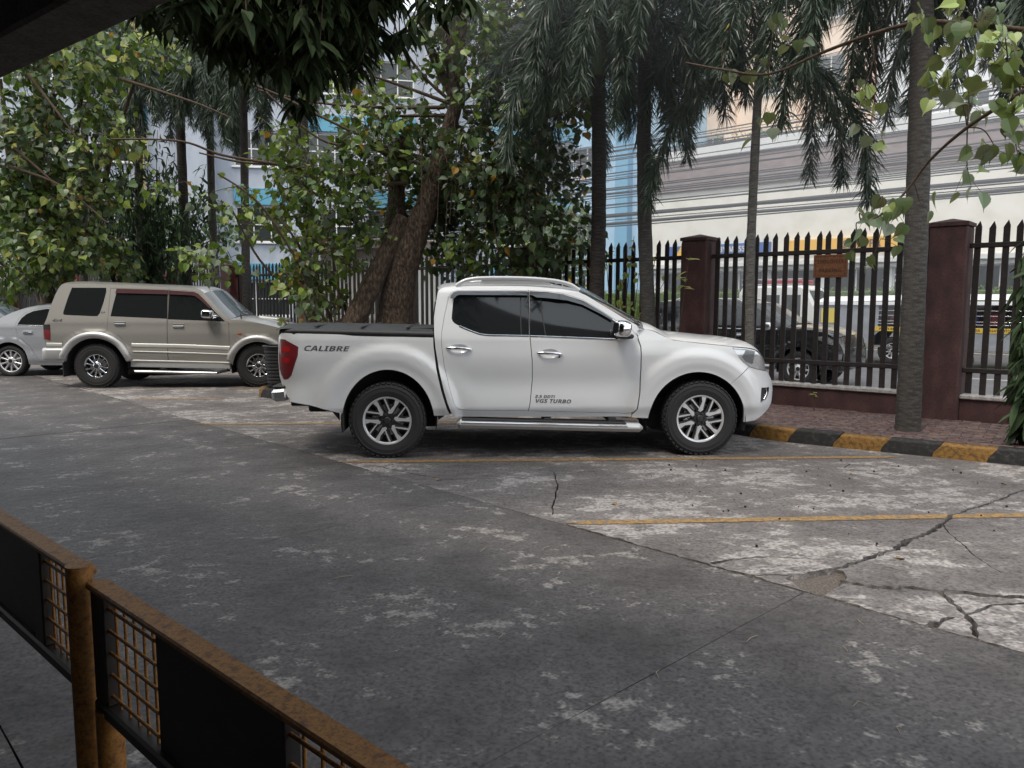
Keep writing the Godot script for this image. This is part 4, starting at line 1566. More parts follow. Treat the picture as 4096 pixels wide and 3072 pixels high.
# ---------------------------------------------------------------- other cars
# half width of a simple car body: tumblehome above the belt, tucked sills, swollen arches, rounded ends
func car_w(x: float, y: float, s: Dictionary) -> float:
	var w: float = s.half
	var t := maxf(0.0, y - s.belt)
	w -= s.tumble * t * t / (t + 0.05)
	w -= 0.02 * smoothstep(s.belt - 0.2, s.belt + 0.02, y)
	w -= 0.05 * smoothstep(s.sill + 0.15, s.sill - 0.05, y)
	w -= 0.012 * exp(-pow((y - s.crease) / 0.09, 2.0))
	for a in s.arches:
		var r := Vector2((x - a[0]) / a[2], (y - a[1]) / a[3]).length()
		w += 0.016 * smoothstep(1.32, 1.2, r)
	if x > s.xf:
		var u: float = (x - s.xf) / 0.55
		w -= 0.1 * u * u + 0.1 * pow(u, 6.0)
	if x < s.xr:
		var u: float = (s.xr - x) / 0.3
		w -= 0.07 * u * u
	return maxf(w, 0.3)

func car_body(o: Node3D, s: Dictionary) -> Callable:
	var wf := func(x: float, y: float) -> float: return car_w(x, y, s)
	var holes := []
	holes.append_array(s.doors)
	holes.append_array(s.get("quarter", []))
	var b := B.new()
	b.panel(s.outline, holes, wf, 0.05, 0.03)
	both("body_side", b, s.paint, o)
	for i in s.doors.size():
		b = B.new()
		b.panel(shrink(s.doors[i], 0.005), [s.windows[i]], wf, 0.05, 0.02)
		var d := put("door", b, s.paint, o)
		b = B.new()
		b.panel(s.windows[i], [], wf, 0.08, 0.0, -0.008)
		put("window", b, s.glass, d)
		b = B.new()
		b.rim(s.windows[i], wf, 0.012, 0.001, -1.0)
		put("window_seal", b, mats.black_rubber, d)
		if s.has("handles"):
			var h: Vector2 = s.handles[i]
			b = B.new()
			b.box(Vector3(h.x, h.y, wf.call(h.x, h.y) + 0.004), Vector3(0.2, 0.07, 0.008), 0.003)
			put("handle_plate", b, s.paint if s.get("plain_handles", false) else mats.chrome, d)
			b = B.new()
			b.box(Vector3(h.x, h.y - 0.005, wf.call(h.x, h.y) + 0.02), Vector3(0.19, 0.03, 0.022), 0.008)
			put("handle", b, mats.chrome, d)
	for q in s.get("quarter", []):
		b = B.new()
		b.panel(q, [], wf, 0.08, 0.0, -0.006)
		put("quarter_window", b, s.glass, o)
	var far := B.new()
	for w in s.windows + s.get("quarter", []):
		b = B.new()
		b.panel(w, [], wf, 0.1, 0.0, -0.01)
		far.add(b.mesh(), Transform3D(Basis.from_scale(Vector3(1, 1, -1)), Vector3.ZERO))
	put("far_windows", far, s.glass, o)
	for t in [["roof", s.roof, 0.05, Vector3.UP, s.paint], ["windscreen", s.screen, 0.09, Vector3(0.5, 1, 0), mats.clear_dark_glass], ["bonnet", s.bonnet, 0.06, Vector3(0.2, 1, 0), s.paint], ["nose", s.nose, 0.1, Vector3.RIGHT, s.paint], ["tail", s.tail, 0.05, Vector3.LEFT, s.paint]]:
		b = B.new()
		skin(b, edge_curve(t[1], wf), t[2], t[3], 2.8)
		put(t[0], b, t[4], o)
	if s.has("rear_screen"):
		b = B.new()
		skin(b, edge_curve(s.rear_screen, wf, 4, -0.05), 0.06, Vector3(-1, 1, 0), 2.8)
		put("rear_screen", b, s.glass, o)
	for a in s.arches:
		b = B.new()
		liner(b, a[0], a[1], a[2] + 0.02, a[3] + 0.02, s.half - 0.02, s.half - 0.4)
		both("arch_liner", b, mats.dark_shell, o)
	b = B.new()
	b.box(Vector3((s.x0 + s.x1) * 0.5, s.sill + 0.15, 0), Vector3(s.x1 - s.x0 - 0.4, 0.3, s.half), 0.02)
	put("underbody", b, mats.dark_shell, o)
	var zc: float = s.half - s.tyre[2] * 0.5 - 0.015
	for a in s.arches:
		make_wheel(o, s.wheel, s.tyre[0], s.tyre[1], s.tyre[2], Vector3(a[0], s.tyre[0] - 0.003, zc), 0.3 + a[0])
		make_wheel(o, s.wheel, s.tyre[0], s.tyre[1], s.tyre[2], Vector3(a[0], s.tyre[0] - 0.003, -zc), 0.3, true)
	return wf

func build_suv() -> void:
	var o := thing("station_wagon", "champagne off-road wagon with silver wheel arches, parked nose to the kerb", "car", Vector3(-7.56, 0, -14.919), deg_to_rad(2.7))
	var ra := [0.01, 0.36, 0.55, 0.55]
	var fa := [2.9, 0.36, 0.47, 0.48]
	var s := {"half": 0.9, "belt": 1.15, "tumble": 0.27, "sill": 0.48, "crease": 0.78, "xf": 3.2, "xr": -0.7, "arches": [ra, fa], "paint": mats.champagne_paint, "glass": mats.tinted_glass, "x0": -0.9, "x1": 3.75, "wheel": "chrome_fan", "tyre": [0.4, 0.215, 0.26]}
	s.outline = join([P([-0.86, 0.8, -0.895, 0.932, -0.87, 1.154, -0.823, 1.264, -0.773, 1.463, -0.701, 1.685, -0.655, 1.79, -0.61, 1.86, -0.541, 1.885, -0.147, 1.88, 0.735, 1.842, 1.62, 1.806, 1.8, 1.79, 1.89, 1.745, 1.958, 1.686, 2.19, 1.44, 2.42, 1.238, 2.606, 1.222, 2.944, 1.168, 3.279, 1.09, 3.6, 1.03, 3.72, 0.93, 3.78, 0.7, 3.74, 0.52, 3.5, 0.44]), arc(fa[0], fa[1], fa[2], fa[3], 10, 174, 24), P([2.4, 0.43, 0.57, 0.485]), arc(ra[0], ra[1], ra[2], ra[3], 12, 167, 24), P([-0.6, 0.52, -0.85, 0.54])])
	s.doors = [P([0.262, 1.8, 0.25, 1.3, 0.24, 1.05, 0.3, 1.0, 0.46, 0.93, 0.545, 0.8, 0.6, 0.66, 0.64, 0.5, 1.29, 0.475, 1.3, 1.0, 1.3, 1.777]), P([1.29, 0.475, 2.385, 0.448, 2.4, 1.0, 2.395, 1.175, 2.345, 1.21, 2.09, 1.46, 1.905, 1.645, 1.83, 1.72, 1.76, 1.748, 1.3, 1.777, 1.3, 1.0])]
	s.windows = [P([0.386, 1.785, 1.285, 1.758, 1.295, 1.25, 0.296, 1.296, 0.33, 1.5]), P([1.31, 1.752, 1.757, 1.722, 1.82, 1.69, 1.894, 1.622, 2.079, 1.439, 2.33, 1.2, 1.31, 1.24])]
	s.quarter = [P([-0.42, 1.808, 0.187, 1.806, 0.192, 1.73, 0.159, 1.551, 0.106, 1.351, 0.066, 1.298, 0.0, 1.296, -0.5, 1.318, -0.535, 1.33, -0.538, 1.374, -0.479, 1.618])]
	s.handles = [Vector2(0.47, 1.165), Vector2(1.5, 1.122)]
	s.roof = [-0.615, 1.86, -0.541, 1.885, -0.147, 1.88, 0.735, 1.842, 1.62, 1.806, 1.8, 1.79, 1.89, 1.745, 1.94, 1.705]
	s.screen = [1.93, 1.71, 2.19, 1.44, 2.42, 1.238]
	s.bonnet = [2.42, 1.236, 2.606, 1.222, 2.944, 1.168, 3.279, 1.09, 3.6, 1.03, 3.72, 0.93]
	s.nose = [3.72, 0.93, 3.78, 0.7, 3.74, 0.52, 3.5, 0.44]
	s.tail = [-0.61, 1.86, -0.701, 1.685, -0.773, 1.463, -0.823, 1.264, -0.87, 1.154, -0.895, 0.932, -0.86, 0.8]
	var wf := car_body(o, s)
	# bumper, flares, cladding, step
	var b := B.new()
	var prof := []
	for p in [[-0.5, 0.0], [-0.8, 0.0], [-0.9, -0.03], [-0.96, -0.12], [-0.985, -0.35], [-0.99, -0.6]]:
		var z: float = 0.93 + p[1]
		prof.append(PackedVector3Array([Vector3(p[0], 0.5, z - 0.05), Vector3(p[0], 0.54, z), Vector3(p[0], 0.68, z + 0.01), Vector3(p[0] + 0.01, 0.725, z - 0.01), Vector3(p[0] + 0.05, 0.735, z - 0.1)]))
	b.grid(prof, false, Vector3(-0.3, 0.1, 1))
	both("rear_bumper", b, mats.silver_trim, o)
	b = B.new()
	b.box(Vector3(-0.93, 0.62, 0), Vector3(0.13, 0.22, 1.3), 0.03)
	put("bumper_middle", b, mats.silver_trim, o)
	for a in [[ra, 0.12], [fa, 0.12]]:
		var q: Array = a[0]
		var ring := join([arc(q[0], q[1], q[2] + a[1], q[3] + a[1] * 0.95, 14, 164, 24)])
		var inner := arc(q[0], q[1], q[2] - 0.005, q[3] - 0.005, 14, 164, 24)
		inner.reverse()
		ring.append_array(inner)
		b = B.new()
		var lift := func(x: float, y: float) -> float:
			var r := (Vector2((x - q[0]) / (q[2] + 0.06), (y - q[1]) / (q[3] + 0.06)).length() - 1.0) / 0.11
			return wf.call(x, y) + 0.045 * clampf(1.0 - r * r, 0.0, 1.0)
		b.panel(ring, [], lift, 0.025, 0.04)
		both("arch_flare", b, mats.silver_trim, o)
	b = B.new()
	strip(b, [0.66, 0.775, 1.5, 0.755, 2.4, 0.715], wf, 0.075, 0.012)
	both("pale_stripe", b, mats.pale_trim, o)
	b = B.new()
	strip(b, [0.68, 0.665, 1.5, 0.64, 2.4, 0.605], wf, 0.022, 0.012)
	both("bright_strip", b, mats.pale_trim, o)
	b = B.new()
	strip(b, [0.64, 0.5, 1.5, 0.475, 2.38, 0.45], wf, 0.03, 0.02)
	both("sill_strip", b, mats.pale_trim, o)
	b = B.new()
	strip(b, [-0.84, 0.79, -0.56, 0.785], wf, 0.07, 0.012)
	both("pale_stripe", b, mats.pale_trim, o)
	b = B.new()
	b.box(Vector3(1.5, 0.415, 0.84), Vector3(1.78, 0.12, 0.05), 0.01, Basis(Vector3(0, 0, 1), -0.028))
	both("sill", b, mats.silver_trim, o)
	b = B.new()
	b.tube(PackedVector3Array([Vector3(0.72, 0.305, 0.95), Vector3(2.17, 0.268, 0.95)]), PackedFloat32Array([0.022, 0.022]), 12)
	both("step_bar", b, mats.satin_chrome, o)
	b = B.new()
	b.box(Vector3(1.45, 0.3, 0.86), Vector3(1.55, 0.03, 0.16), 0.008, Basis(Vector3(0, 0, 1), -0.026))
	b.box(Vector3(2.25, 0.3, 0.86), Vector3(0.22, 0.06, 0.14), 0.01, Basis(Vector3(0, 0, 1), 0.2))
	both("step_board", b, mats.black_plastic, o)
	# red tinted rain visors
	for v in [[0.375, 1.79, 1.29, 1.765, 1.287, 1.69, 0.36, 1.712], [1.305, 1.762, 1.757, 1.733, 1.83, 1.7, 1.905, 1.63, 2.08, 1.452, 2.05, 1.43, 1.87, 1.59, 1.78, 1.655, 1.7, 1.672, 1.305, 1.69]]:
		b = B.new()
		b.panel(P(v), [], wf, 0.06, 0.015, 0.016)
		put("rain_visor", b, mat("red_smoked_plastic", col(0.085, 0.04, 0.043), 0.1), o)
	b = B.new()
	b.panel(P([-0.885, 1.15, -0.76, 1.153, -0.75, 0.976, -0.765, 0.87, -0.87, 0.9]), [], wf, 0.06, 0.02, 0.008)
	var tl := put("tail_light", b, mats.tail_red, o)
	b = B.new()
	b.panel(P([-0.88, 1.148, -0.764, 1.15, -0.758, 1.06, -0.885, 1.07]), [], wf, 0.06, 0.01, 0.012)
	put("indicator_lens", b, mats.dark_alloy, tl)
	b = B.new()
	superblob(b, Vector3(2.06, 1.335, 1.0), Vector3(0.1, 0.075, 0.09), 0.5, Basis(Vector3(0, 0, 1), -0.1))
	var mi := both("wing_mirror", b, mats.chrome, o)
	b = B.new()
	b.box(Vector3(2.16, 1.29, 0.92), Vector3(0.1, 0.06, 0.1), 0.02)
	both("mirror_foot", b, mats.chrome, mi)
	b = B.new()
	b.panel(P([2.55, 1.0, 2.62, 0.998, 2.62, 0.972, 2.55, 0.974]), [], wf, 0.05, 0.006, 0.008)
	put("side_indicator", b, mats.orange_lens, o)
	b = B.new()
	b.lathe(P([0.0, 0.13, 0.3, 0.12, 0.36, 0.07, 0.37, 0.0]), Transform3D(Basis(Vector3(0, 0, 1), PI / 2), Vector3(-0.86, 1.12, 0.2)), 28)
	put("spare_wheel_cover", b, mats.silver_paint, o)
	b = B.new()
	b.box(Vector3(2.95, 1.23, -0.2), Vector3(0.5, 0.06, 0.6), 0.025, Basis(Vector3(0, 0, 1), -0.13))
	put("bonnet_scoop", b, mats.champagne_paint, o)
	b = B.new()
	b.tube(PackedVector3Array([Vector3(2.36, 1.275, 0.2), Vector3(2.2, 1.48, 0.62)]), PackedFloat32Array([0.008, 0.006]), 6)
	b.tube(PackedVector3Array([Vector3(2.42, 1.27, -0.1), Vector3(2.36, 1.33, 0.55)]), PackedFloat32Array([0.008, 0.006]), 6)
	put("wiper", b, mats.black_plastic, o)
	b = B.new()
	b.tube(PackedVector3Array([Vector3(2.58, 1.22, 0.74), Vector3(2.57, 1.38, 0.73)]), PackedFloat32Array([0.014, 0.004]), 8)
	put("aerial", b, mats.black_plastic, o)
	b = B.new()
	b.box(Vector3(-0.56, 0.34, 0.78), Vector3(0.02, 0.26, 0.26), 0.004)
	both("mud_flap", b, mats.black_rubber, o)
	put("lettering", on_body("3.0", 0.03, Vector2(0.12, 1.35), Vector2(0.2, 1.35), wf), mats.grey_decal, o)
	put("badge", on_body("4x4", 0.05, Vector2(-0.72, 1.2), Vector2(-0.54, 1.2), wf, 0.2), mats.satin_chrome, o)

func saloon(called: String, label: String, at_: Vector3, turn: float, paint: Material) -> Node3D:
	var o := thing(called, label, "car", at_, turn)
	var ra := [0.0, 0.32, 0.38, 0.40]
	var fa := [2.72, 0.32, 0.38, 0.39]
	var s := {"half": 0.89, "belt": 1.0, "tumble": 0.38, "sill": 0.24, "crease": 0.55, "xf": 3.0, "xr": -0.6, "arches": [ra, fa], "paint": paint, "glass": mats.tinted_glass, "x0": -1.0, "x1": 3.5, "wheel": "fan", "tyre": [0.325, 0.232, 0.225], "plain_handles": true}
	s.outline = join([P([-0.98, 0.4, -1.03, 0.6, -1.01, 0.85, -0.93, 1.0, -0.5, 1.06, -0.23, 1.19, 0.03, 1.33, 0.3, 1.425, 0.55, 1.475, 0.8, 1.5, 1.3, 1.495, 1.55, 1.45, 1.8, 1.36, 2.15, 1.18, 2.42, 1.05, 2.9, 0.98, 3.3, 0.86, 3.48, 0.7, 3.52, 0.45, 3.42, 0.24]), arc(fa[0], fa[1], fa[2], fa[3], 345, 190, 2).slice(0, 0), arc(fa[0], fa[1], fa[2], fa[3], -8, 188, 24), P([2.3, 0.23, 0.42, 0.23]), arc(ra[0], ra[1], ra[2], ra[3], -8, 188, 24), P([-0.6, 0.26])])
	s.doors = [P([0.13, 1.07, 0.2, 1.22, 0.3, 1.32, 0.45, 1.39, 0.7, 1.435, 1.2, 1.435, 1.22, 0.29, 0.62, 0.3, 0.5, 0.5, 0.4, 0.66, 0.2, 0.85]), P([1.2, 1.435, 1.5, 1.4, 1.75, 1.31, 2.0, 1.17, 2.12, 1.06, 2.18, 0.9, 2.2, 0.45, 2.12, 0.29, 1.22, 0.29])]
	s.windows = [P([0.18, 1.08, 0.25, 1.22, 0.34, 1.3, 0.47, 1.36, 0.72, 1.405, 1.16, 1.405, 1.18, 1.06]), P([1.23, 1.06, 1.23, 1.405, 1.5, 1.37, 1.75, 1.28, 1.98, 1.15, 2.06, 1.05])]
	s.handles = [Vector2(0.4, 0.92), Vector2(1.38, 0.9)]
	s.roof = [0.3, 1.425, 0.55, 1.475, 0.8, 1.5, 1.3, 1.495, 1.55, 1.45]
	s.screen = [1.5, 1.46, 1.8, 1.36, 2.15, 1.18, 2.42, 1.05]
	s.bonnet = [2.42, 1.05, 2.9, 0.98, 3.3, 0.86, 3.48, 0.7]
	s.nose = [3.48, 0.7, 3.52, 0.45, 3.42, 0.24]
	s.tail = [-0.5, 1.06, -0.93, 1.0, -1.01, 0.85, -1.03, 0.6, -0.98, 0.4]
	s.rear_screen = [0.3, 1.425, 0.03, 1.33, -0.23, 1.19, -0.5, 1.06]
	var wf := car_body(o, s)
	var b := B.new()
	b.panel(P([-1.0, 0.93, -0.72, 0.94, -0.7, 0.82, -1.01, 0.76]), [], wf, 0.06, 0.02, 0.006)
	put("tail_light", b, mats.tail_red, o)
	b = B.new()
	superblob(b, Vector3(2.0, 1.08, 1.0), Vector3(0.1, 0.07, 0.09), 0.7)
	both("wing_mirror", b, paint, o)
	b = B.new()
	strip(b, [0.17, 1.065, 1.2, 1.045, 2.08, 1.035], wf, 0.014, 0.006)
	both("bright_strip", b, mats.chrome, o)
	return o

func build_sedans() -> void:
	saloon("saloon_car", "silver saloon car parked behind the champagne wagon, its rear wheel in view", Vector3(-10.54, 0, -17.15), deg_to_rad(2.7), mats.silver_paint)
	saloon("saloon_car", "black car showing only its roof beyond the silver saloon", Vector3(-15.3, 0.02, -20.6), deg_to_rad(2.7), mats.black_paint)

func build_bin() -> void:
	var c := at(598, 800, -12.85)
	var o := thing("litter_bin", "dark ribbed litter bin standing on the striped kerb behind the truck's tail", "litter bin", Vector3(c.x + 0.02, 0.148, -12.95))
	var b := B.new()
	b.lathe(P([0.0, 0.02, 0.19, 0.02, 0.235, 0.66, 0.22, 0.66]), Transform3D.IDENTITY, 28)
	put("tub", b, mats.dark_shell, o)
	for i in 11:
		b = B.new()
		var y := 0.06 + i * 0.056
		var r := lerpf(0.192, 0.24, (y - 0.02) / 0.64)
		b.lathe(P([r, y, r + 0.01, y + 0.008, r + 0.01, y + 0.036, r + 0.001, y + 0.044]), Transform3D.IDENTITY, 28)
		put("slat", b, mats.black_plastic, o)
	b = B.new()
	b.lathe(P([0.225, 0.655, 0.262, 0.66, 0.27, 0.675, 0.262, 0.69, 0.225, 0.692]), Transform3D.IDENTITY, 28)
	put("rim", b, mats.black_plastic, o)

# ---------------------------------------------------------------- the street beyond the fence
func street_at(s: float, n: float, y := 0.0) -> Vector3:
	var p := FENCE * s + FENCE_OUT * n
	return Vector3(p.x, y, p.y)

func street_basis(turn := 0.0) -> Basis:  # x along the street towards the eye, z towards the car park
	return Basis(Vector3(FENCE.x, 0, FENCE.y), Vector3.UP, Vector3(-FENCE_OUT.x, 0, -FENCE_OUT.y)) * Basis(Vector3.UP, turn)

func band(b: B, n0: float, n1: float, y: float, s0 := -80.0, s1 := 40.0) -> void:
	b.quad(street_at(s0, n0, y), street_at(s1, n0, y), street_at(s1, n1, y), street_at(s0, n1, y), Vector3.UP)

func build_street() -> void:
	var b := B.new()
	band(b, 10.75, 13.2, -0.12)
	b.quad(street_at(-80, 13.2, -0.12), street_at(40, 13.2, -0.12), street_at(40, 13.2, -0.3), street_at(-80, 13.2, -0.3), street_at(0, -1))
	struct("sidewalk", b, mats.sidewalk_concrete)
	b = B.new()
	band(b, 13.2, 28.6, -0.25)
	struct("road", b, mats.asphalt)
	b = B.new()
	band(b, 13.6, 13.72, -0.246)
	struct("edge_line", b, mat("white_line", col(0.62, 0.62, 0.6), 0.7))
	for k in range(-12, 6):
		b = B.new()
		band(b, 20.9, 21.02, -0.246, k * 4.5, k * 4.5 + 2.4)
		struct("lane_line", b, mat("white_line"))
	b = B.new()
	band(b, 28.6, 31.0, -0.1)
	b.quad(street_at(-80, 28.6, -0.1), street_at(40, 28.6, -0.1), street_at(40, 28.6, -0.3), street_at(-80, 28.6, -0.3), -street_at(0, 1))
	struct("far_sidewalk", b, mats.sidewalk_concrete)
	# clipped hedge before the shops
	var hedge := thing("hedge", "clipped green hedge in front of the shop windows across the street", "hedge", street_at(0, 29.6))
	hedge.basis = street_basis()
	b = B.new()
	b.box(Vector3(-6, 0.35, 0), Vector3(30, 0.9, 0.9), 0.02)
	put("planter_wall", b, mats.sidewalk_concrete, hedge)
	b = B.new()
	b.box(Vector3(-6, 1.3, 0), Vector3(30, 1.3, 0.55), 0.05)
	put("core", b, mat("hedge_core", col(0.08, 0.125, 0.03), 0.9), hedge)
	var where := []
	var tints := PackedColorArray()
	for i in 9000:
		var p := Vector3(rng.randf_range(-21, 9), 0, 0)
		var f := rng.randf()
		p.y = rng.randf_range(0.8, 1.98)
		p.z = rng.randf_range(0.27, 0.42)
		if f > 0.7:
			p.y = rng.randf_range(1.93, 2.08)
			p.z = rng.randf_range(-0.35, 0.4)
		var s := rng.randf_range(0.7, 1.3)
		where.append(Transform3D(Basis.from_euler(Vector3(rng.randf() * 6, rng.randf() * 6, rng.randf() * 6)).scaled(Vector3.ONE * s * 0.07), p))
		tints.append(Color(1, 1, 1) * rng.randf_range(0.6, 1.3))
	many("leaves", leaf_small(), leaf_mat("hedge_leaf", col(0.10, 0.16, 0.03)), where, hedge, tints)

func build_haze() -> void:  # fog volume added to imitate lens veil over the palms at the right
	var f := FogVolume.new()
	f.name = "lens_veil_fog"
	f.shape = RenderingServer.FOG_VOLUME_SHAPE_ELLIPSOID
	f.size = Vector3(16, 12, 15)
	f.position = Vector3(5.6, 7.0, -15.0)
	f.rotation.y = deg_to_rad(-41)
	var m := FogMaterial.new()
	m.density = 0.032
	m.albedo = Color(0.95, 0.96, 0.98)
	f.material = m
	f.set_meta("kind", "stuff")
	add_child(f)

func leaf_mat(key: String, c: Color, back := 0.35) -> StandardMaterial3D:
	var m := mat(key, c, 0.42)
	m.vertex_color_use_as_albedo = true
	m.backlight_enabled = true
	m.backlight = Color(back, back, back * 0.6)
	return m

func leaf_small() -> Mesh:  # a simple pointed leaf, unit length, folded on its midrib
	var b := B.new()
	b.colored = true
	var up := Vector3.UP
	for s in [-1.0, 1.0]:
		b.flat(Vector3(0, 0, 0), Vector3(0.28 * s, 0.08, 0.35), Vector3(0, 0, 0.55), up)
		b.flat(Vector3(0, 0, 0.55), Vector3(0.28 * s, 0.08, 0.35), Vector3(0, -0.05, 1.0), up)
	return b.mesh()

func wall_with(o: Node3D, called: String, x0: float, x1: float, y0: float, y1: float, z: float, openings: Array, m: Material, depth := 0.25) -> void:
	# a facade panel with real openings (x, y, w, h)
	var poly := P([x0, y0, x1, y0, x1, y1, x0, y1])
	var b := B.new()
	var xs := [x0, x1]
	var ys := [y0, y1]
	for q in openings:
		xs.append_array([q[0], q[0] + q[2]])
		ys.append_array([q[1], q[1] + q[3]])
	xs.sort()
	ys.sort()
	for i in xs.size() - 1:
		for j in ys.size() - 1:
			if xs[i + 1] - xs[i] < 1e-4 or ys[j + 1] - ys[j] < 1e-4:
				continue
			var c := Vector2((xs[i] + xs[i + 1]) * 0.5, (ys[j] + ys[j + 1]) * 0.5)
			var open := false
			for q in openings:
				if Rect2(q[0], q[1], q[2], q[3]).has_point(c):
					open = true
			if not open:
				b.quad(Vector3(xs[i], ys[j], z), Vector3(xs[i + 1], ys[j], z), Vector3(xs[i + 1], ys[j + 1], z), Vector3(xs[i], ys[j + 1], z), Vector3(0, 0, 1))
	for q in openings:
		var r := P([q[0], q[1], q[0] + q[2], q[1], q[0] + q[2], q[1] + q[3], q[0], q[1] + q[3]])
		for i in 4:
			var p := r[i]
			var w := r[(i + 1) % 4]
			var mid := Vector2(q[0] + q[2] * 0.5, q[1] + q[3] * 0.5)
			var inward := mid - (p + w) * 0.5
			b.quad(Vector3(p.x, p.y, z), Vector3(w.x, w.y, z), Vector3(w.x, w.y, z - depth), Vector3(p.x, p.y, z - depth), Vector3(inward.x, inward.y, 0))
	# sides, back and top so that the wall is solid
	for e in [[x0, y0, x0, y1, Vector3.LEFT], [x1, y0, x1, y1, Vector3.RIGHT], [x0, y1, x1, y1, Vector3.UP]]:
		b.quad(Vector3(e[0], e[1], z), Vector3(e[2], e[3], z), Vector3(e[2], e[3], z - depth), Vector3(e[0], e[1], z - depth), e[4])
	put(called, b, m, o)

func window_in(o: Node3D, x: float, y: float, w: float, h: float, z: float, cols: int, rows: int, frame: Material, glass: Material, awning := false) -> void:
	var b := B.new()
	b.box(Vector3(x + w * 0.5, y + h * 0.5, z - 0.16), Vector3(w, h, 0.02))
	var win := put("window", b, glass, o)
	b = B.new()
	var t := 0.06
	b.box(Vector3(x + t * 0.5, y + h * 0.5, z - 0.12), Vector3(t, h, 0.06))
	b.box(Vector3(x + w - t * 0.5, y + h * 0.5, z - 0.12), Vector3(t, h, 0.06))
	b.box(Vector3(x + w * 0.5, y + t * 0.5, z - 0.121), Vector3(w - 2 * t, t, 0.06))
	b.box(Vector3(x + w * 0.5, y + h - t * 0.5, z - 0.121), Vector3(w - 2 * t, t, 0.06))
	for i in range(1, cols):
		b.box(Vector3(x + w * i / cols, y + h * 0.5, z - 0.122), Vector3(t * 0.8, h - 2 * t, 0.05))
	for i in range(1, rows):
		b.box(Vector3(x + w * 0.5, y + h * i / rows, z - 0.123), Vector3(w - 2 * t, t * 0.8, 0.045))
	put("frame", b, frame, win)
	b = B.new()
	b.box(Vector3(x + w * 0.5, y - 0.04, z + 0.04), Vector3(w + 0.2, 0.08, 0.16), 0.01)
	put("sill", b, frame, win)
	if awning:
		b = B.new()
		b.box(Vector3(x + w * 0.5, y + h + 0.1, z + 0.25), Vector3(w + 0.4, 0.06, 0.6), 0.01, Basis(Vector3.RIGHT, 0.25))
		put("awning", b, frame, win)

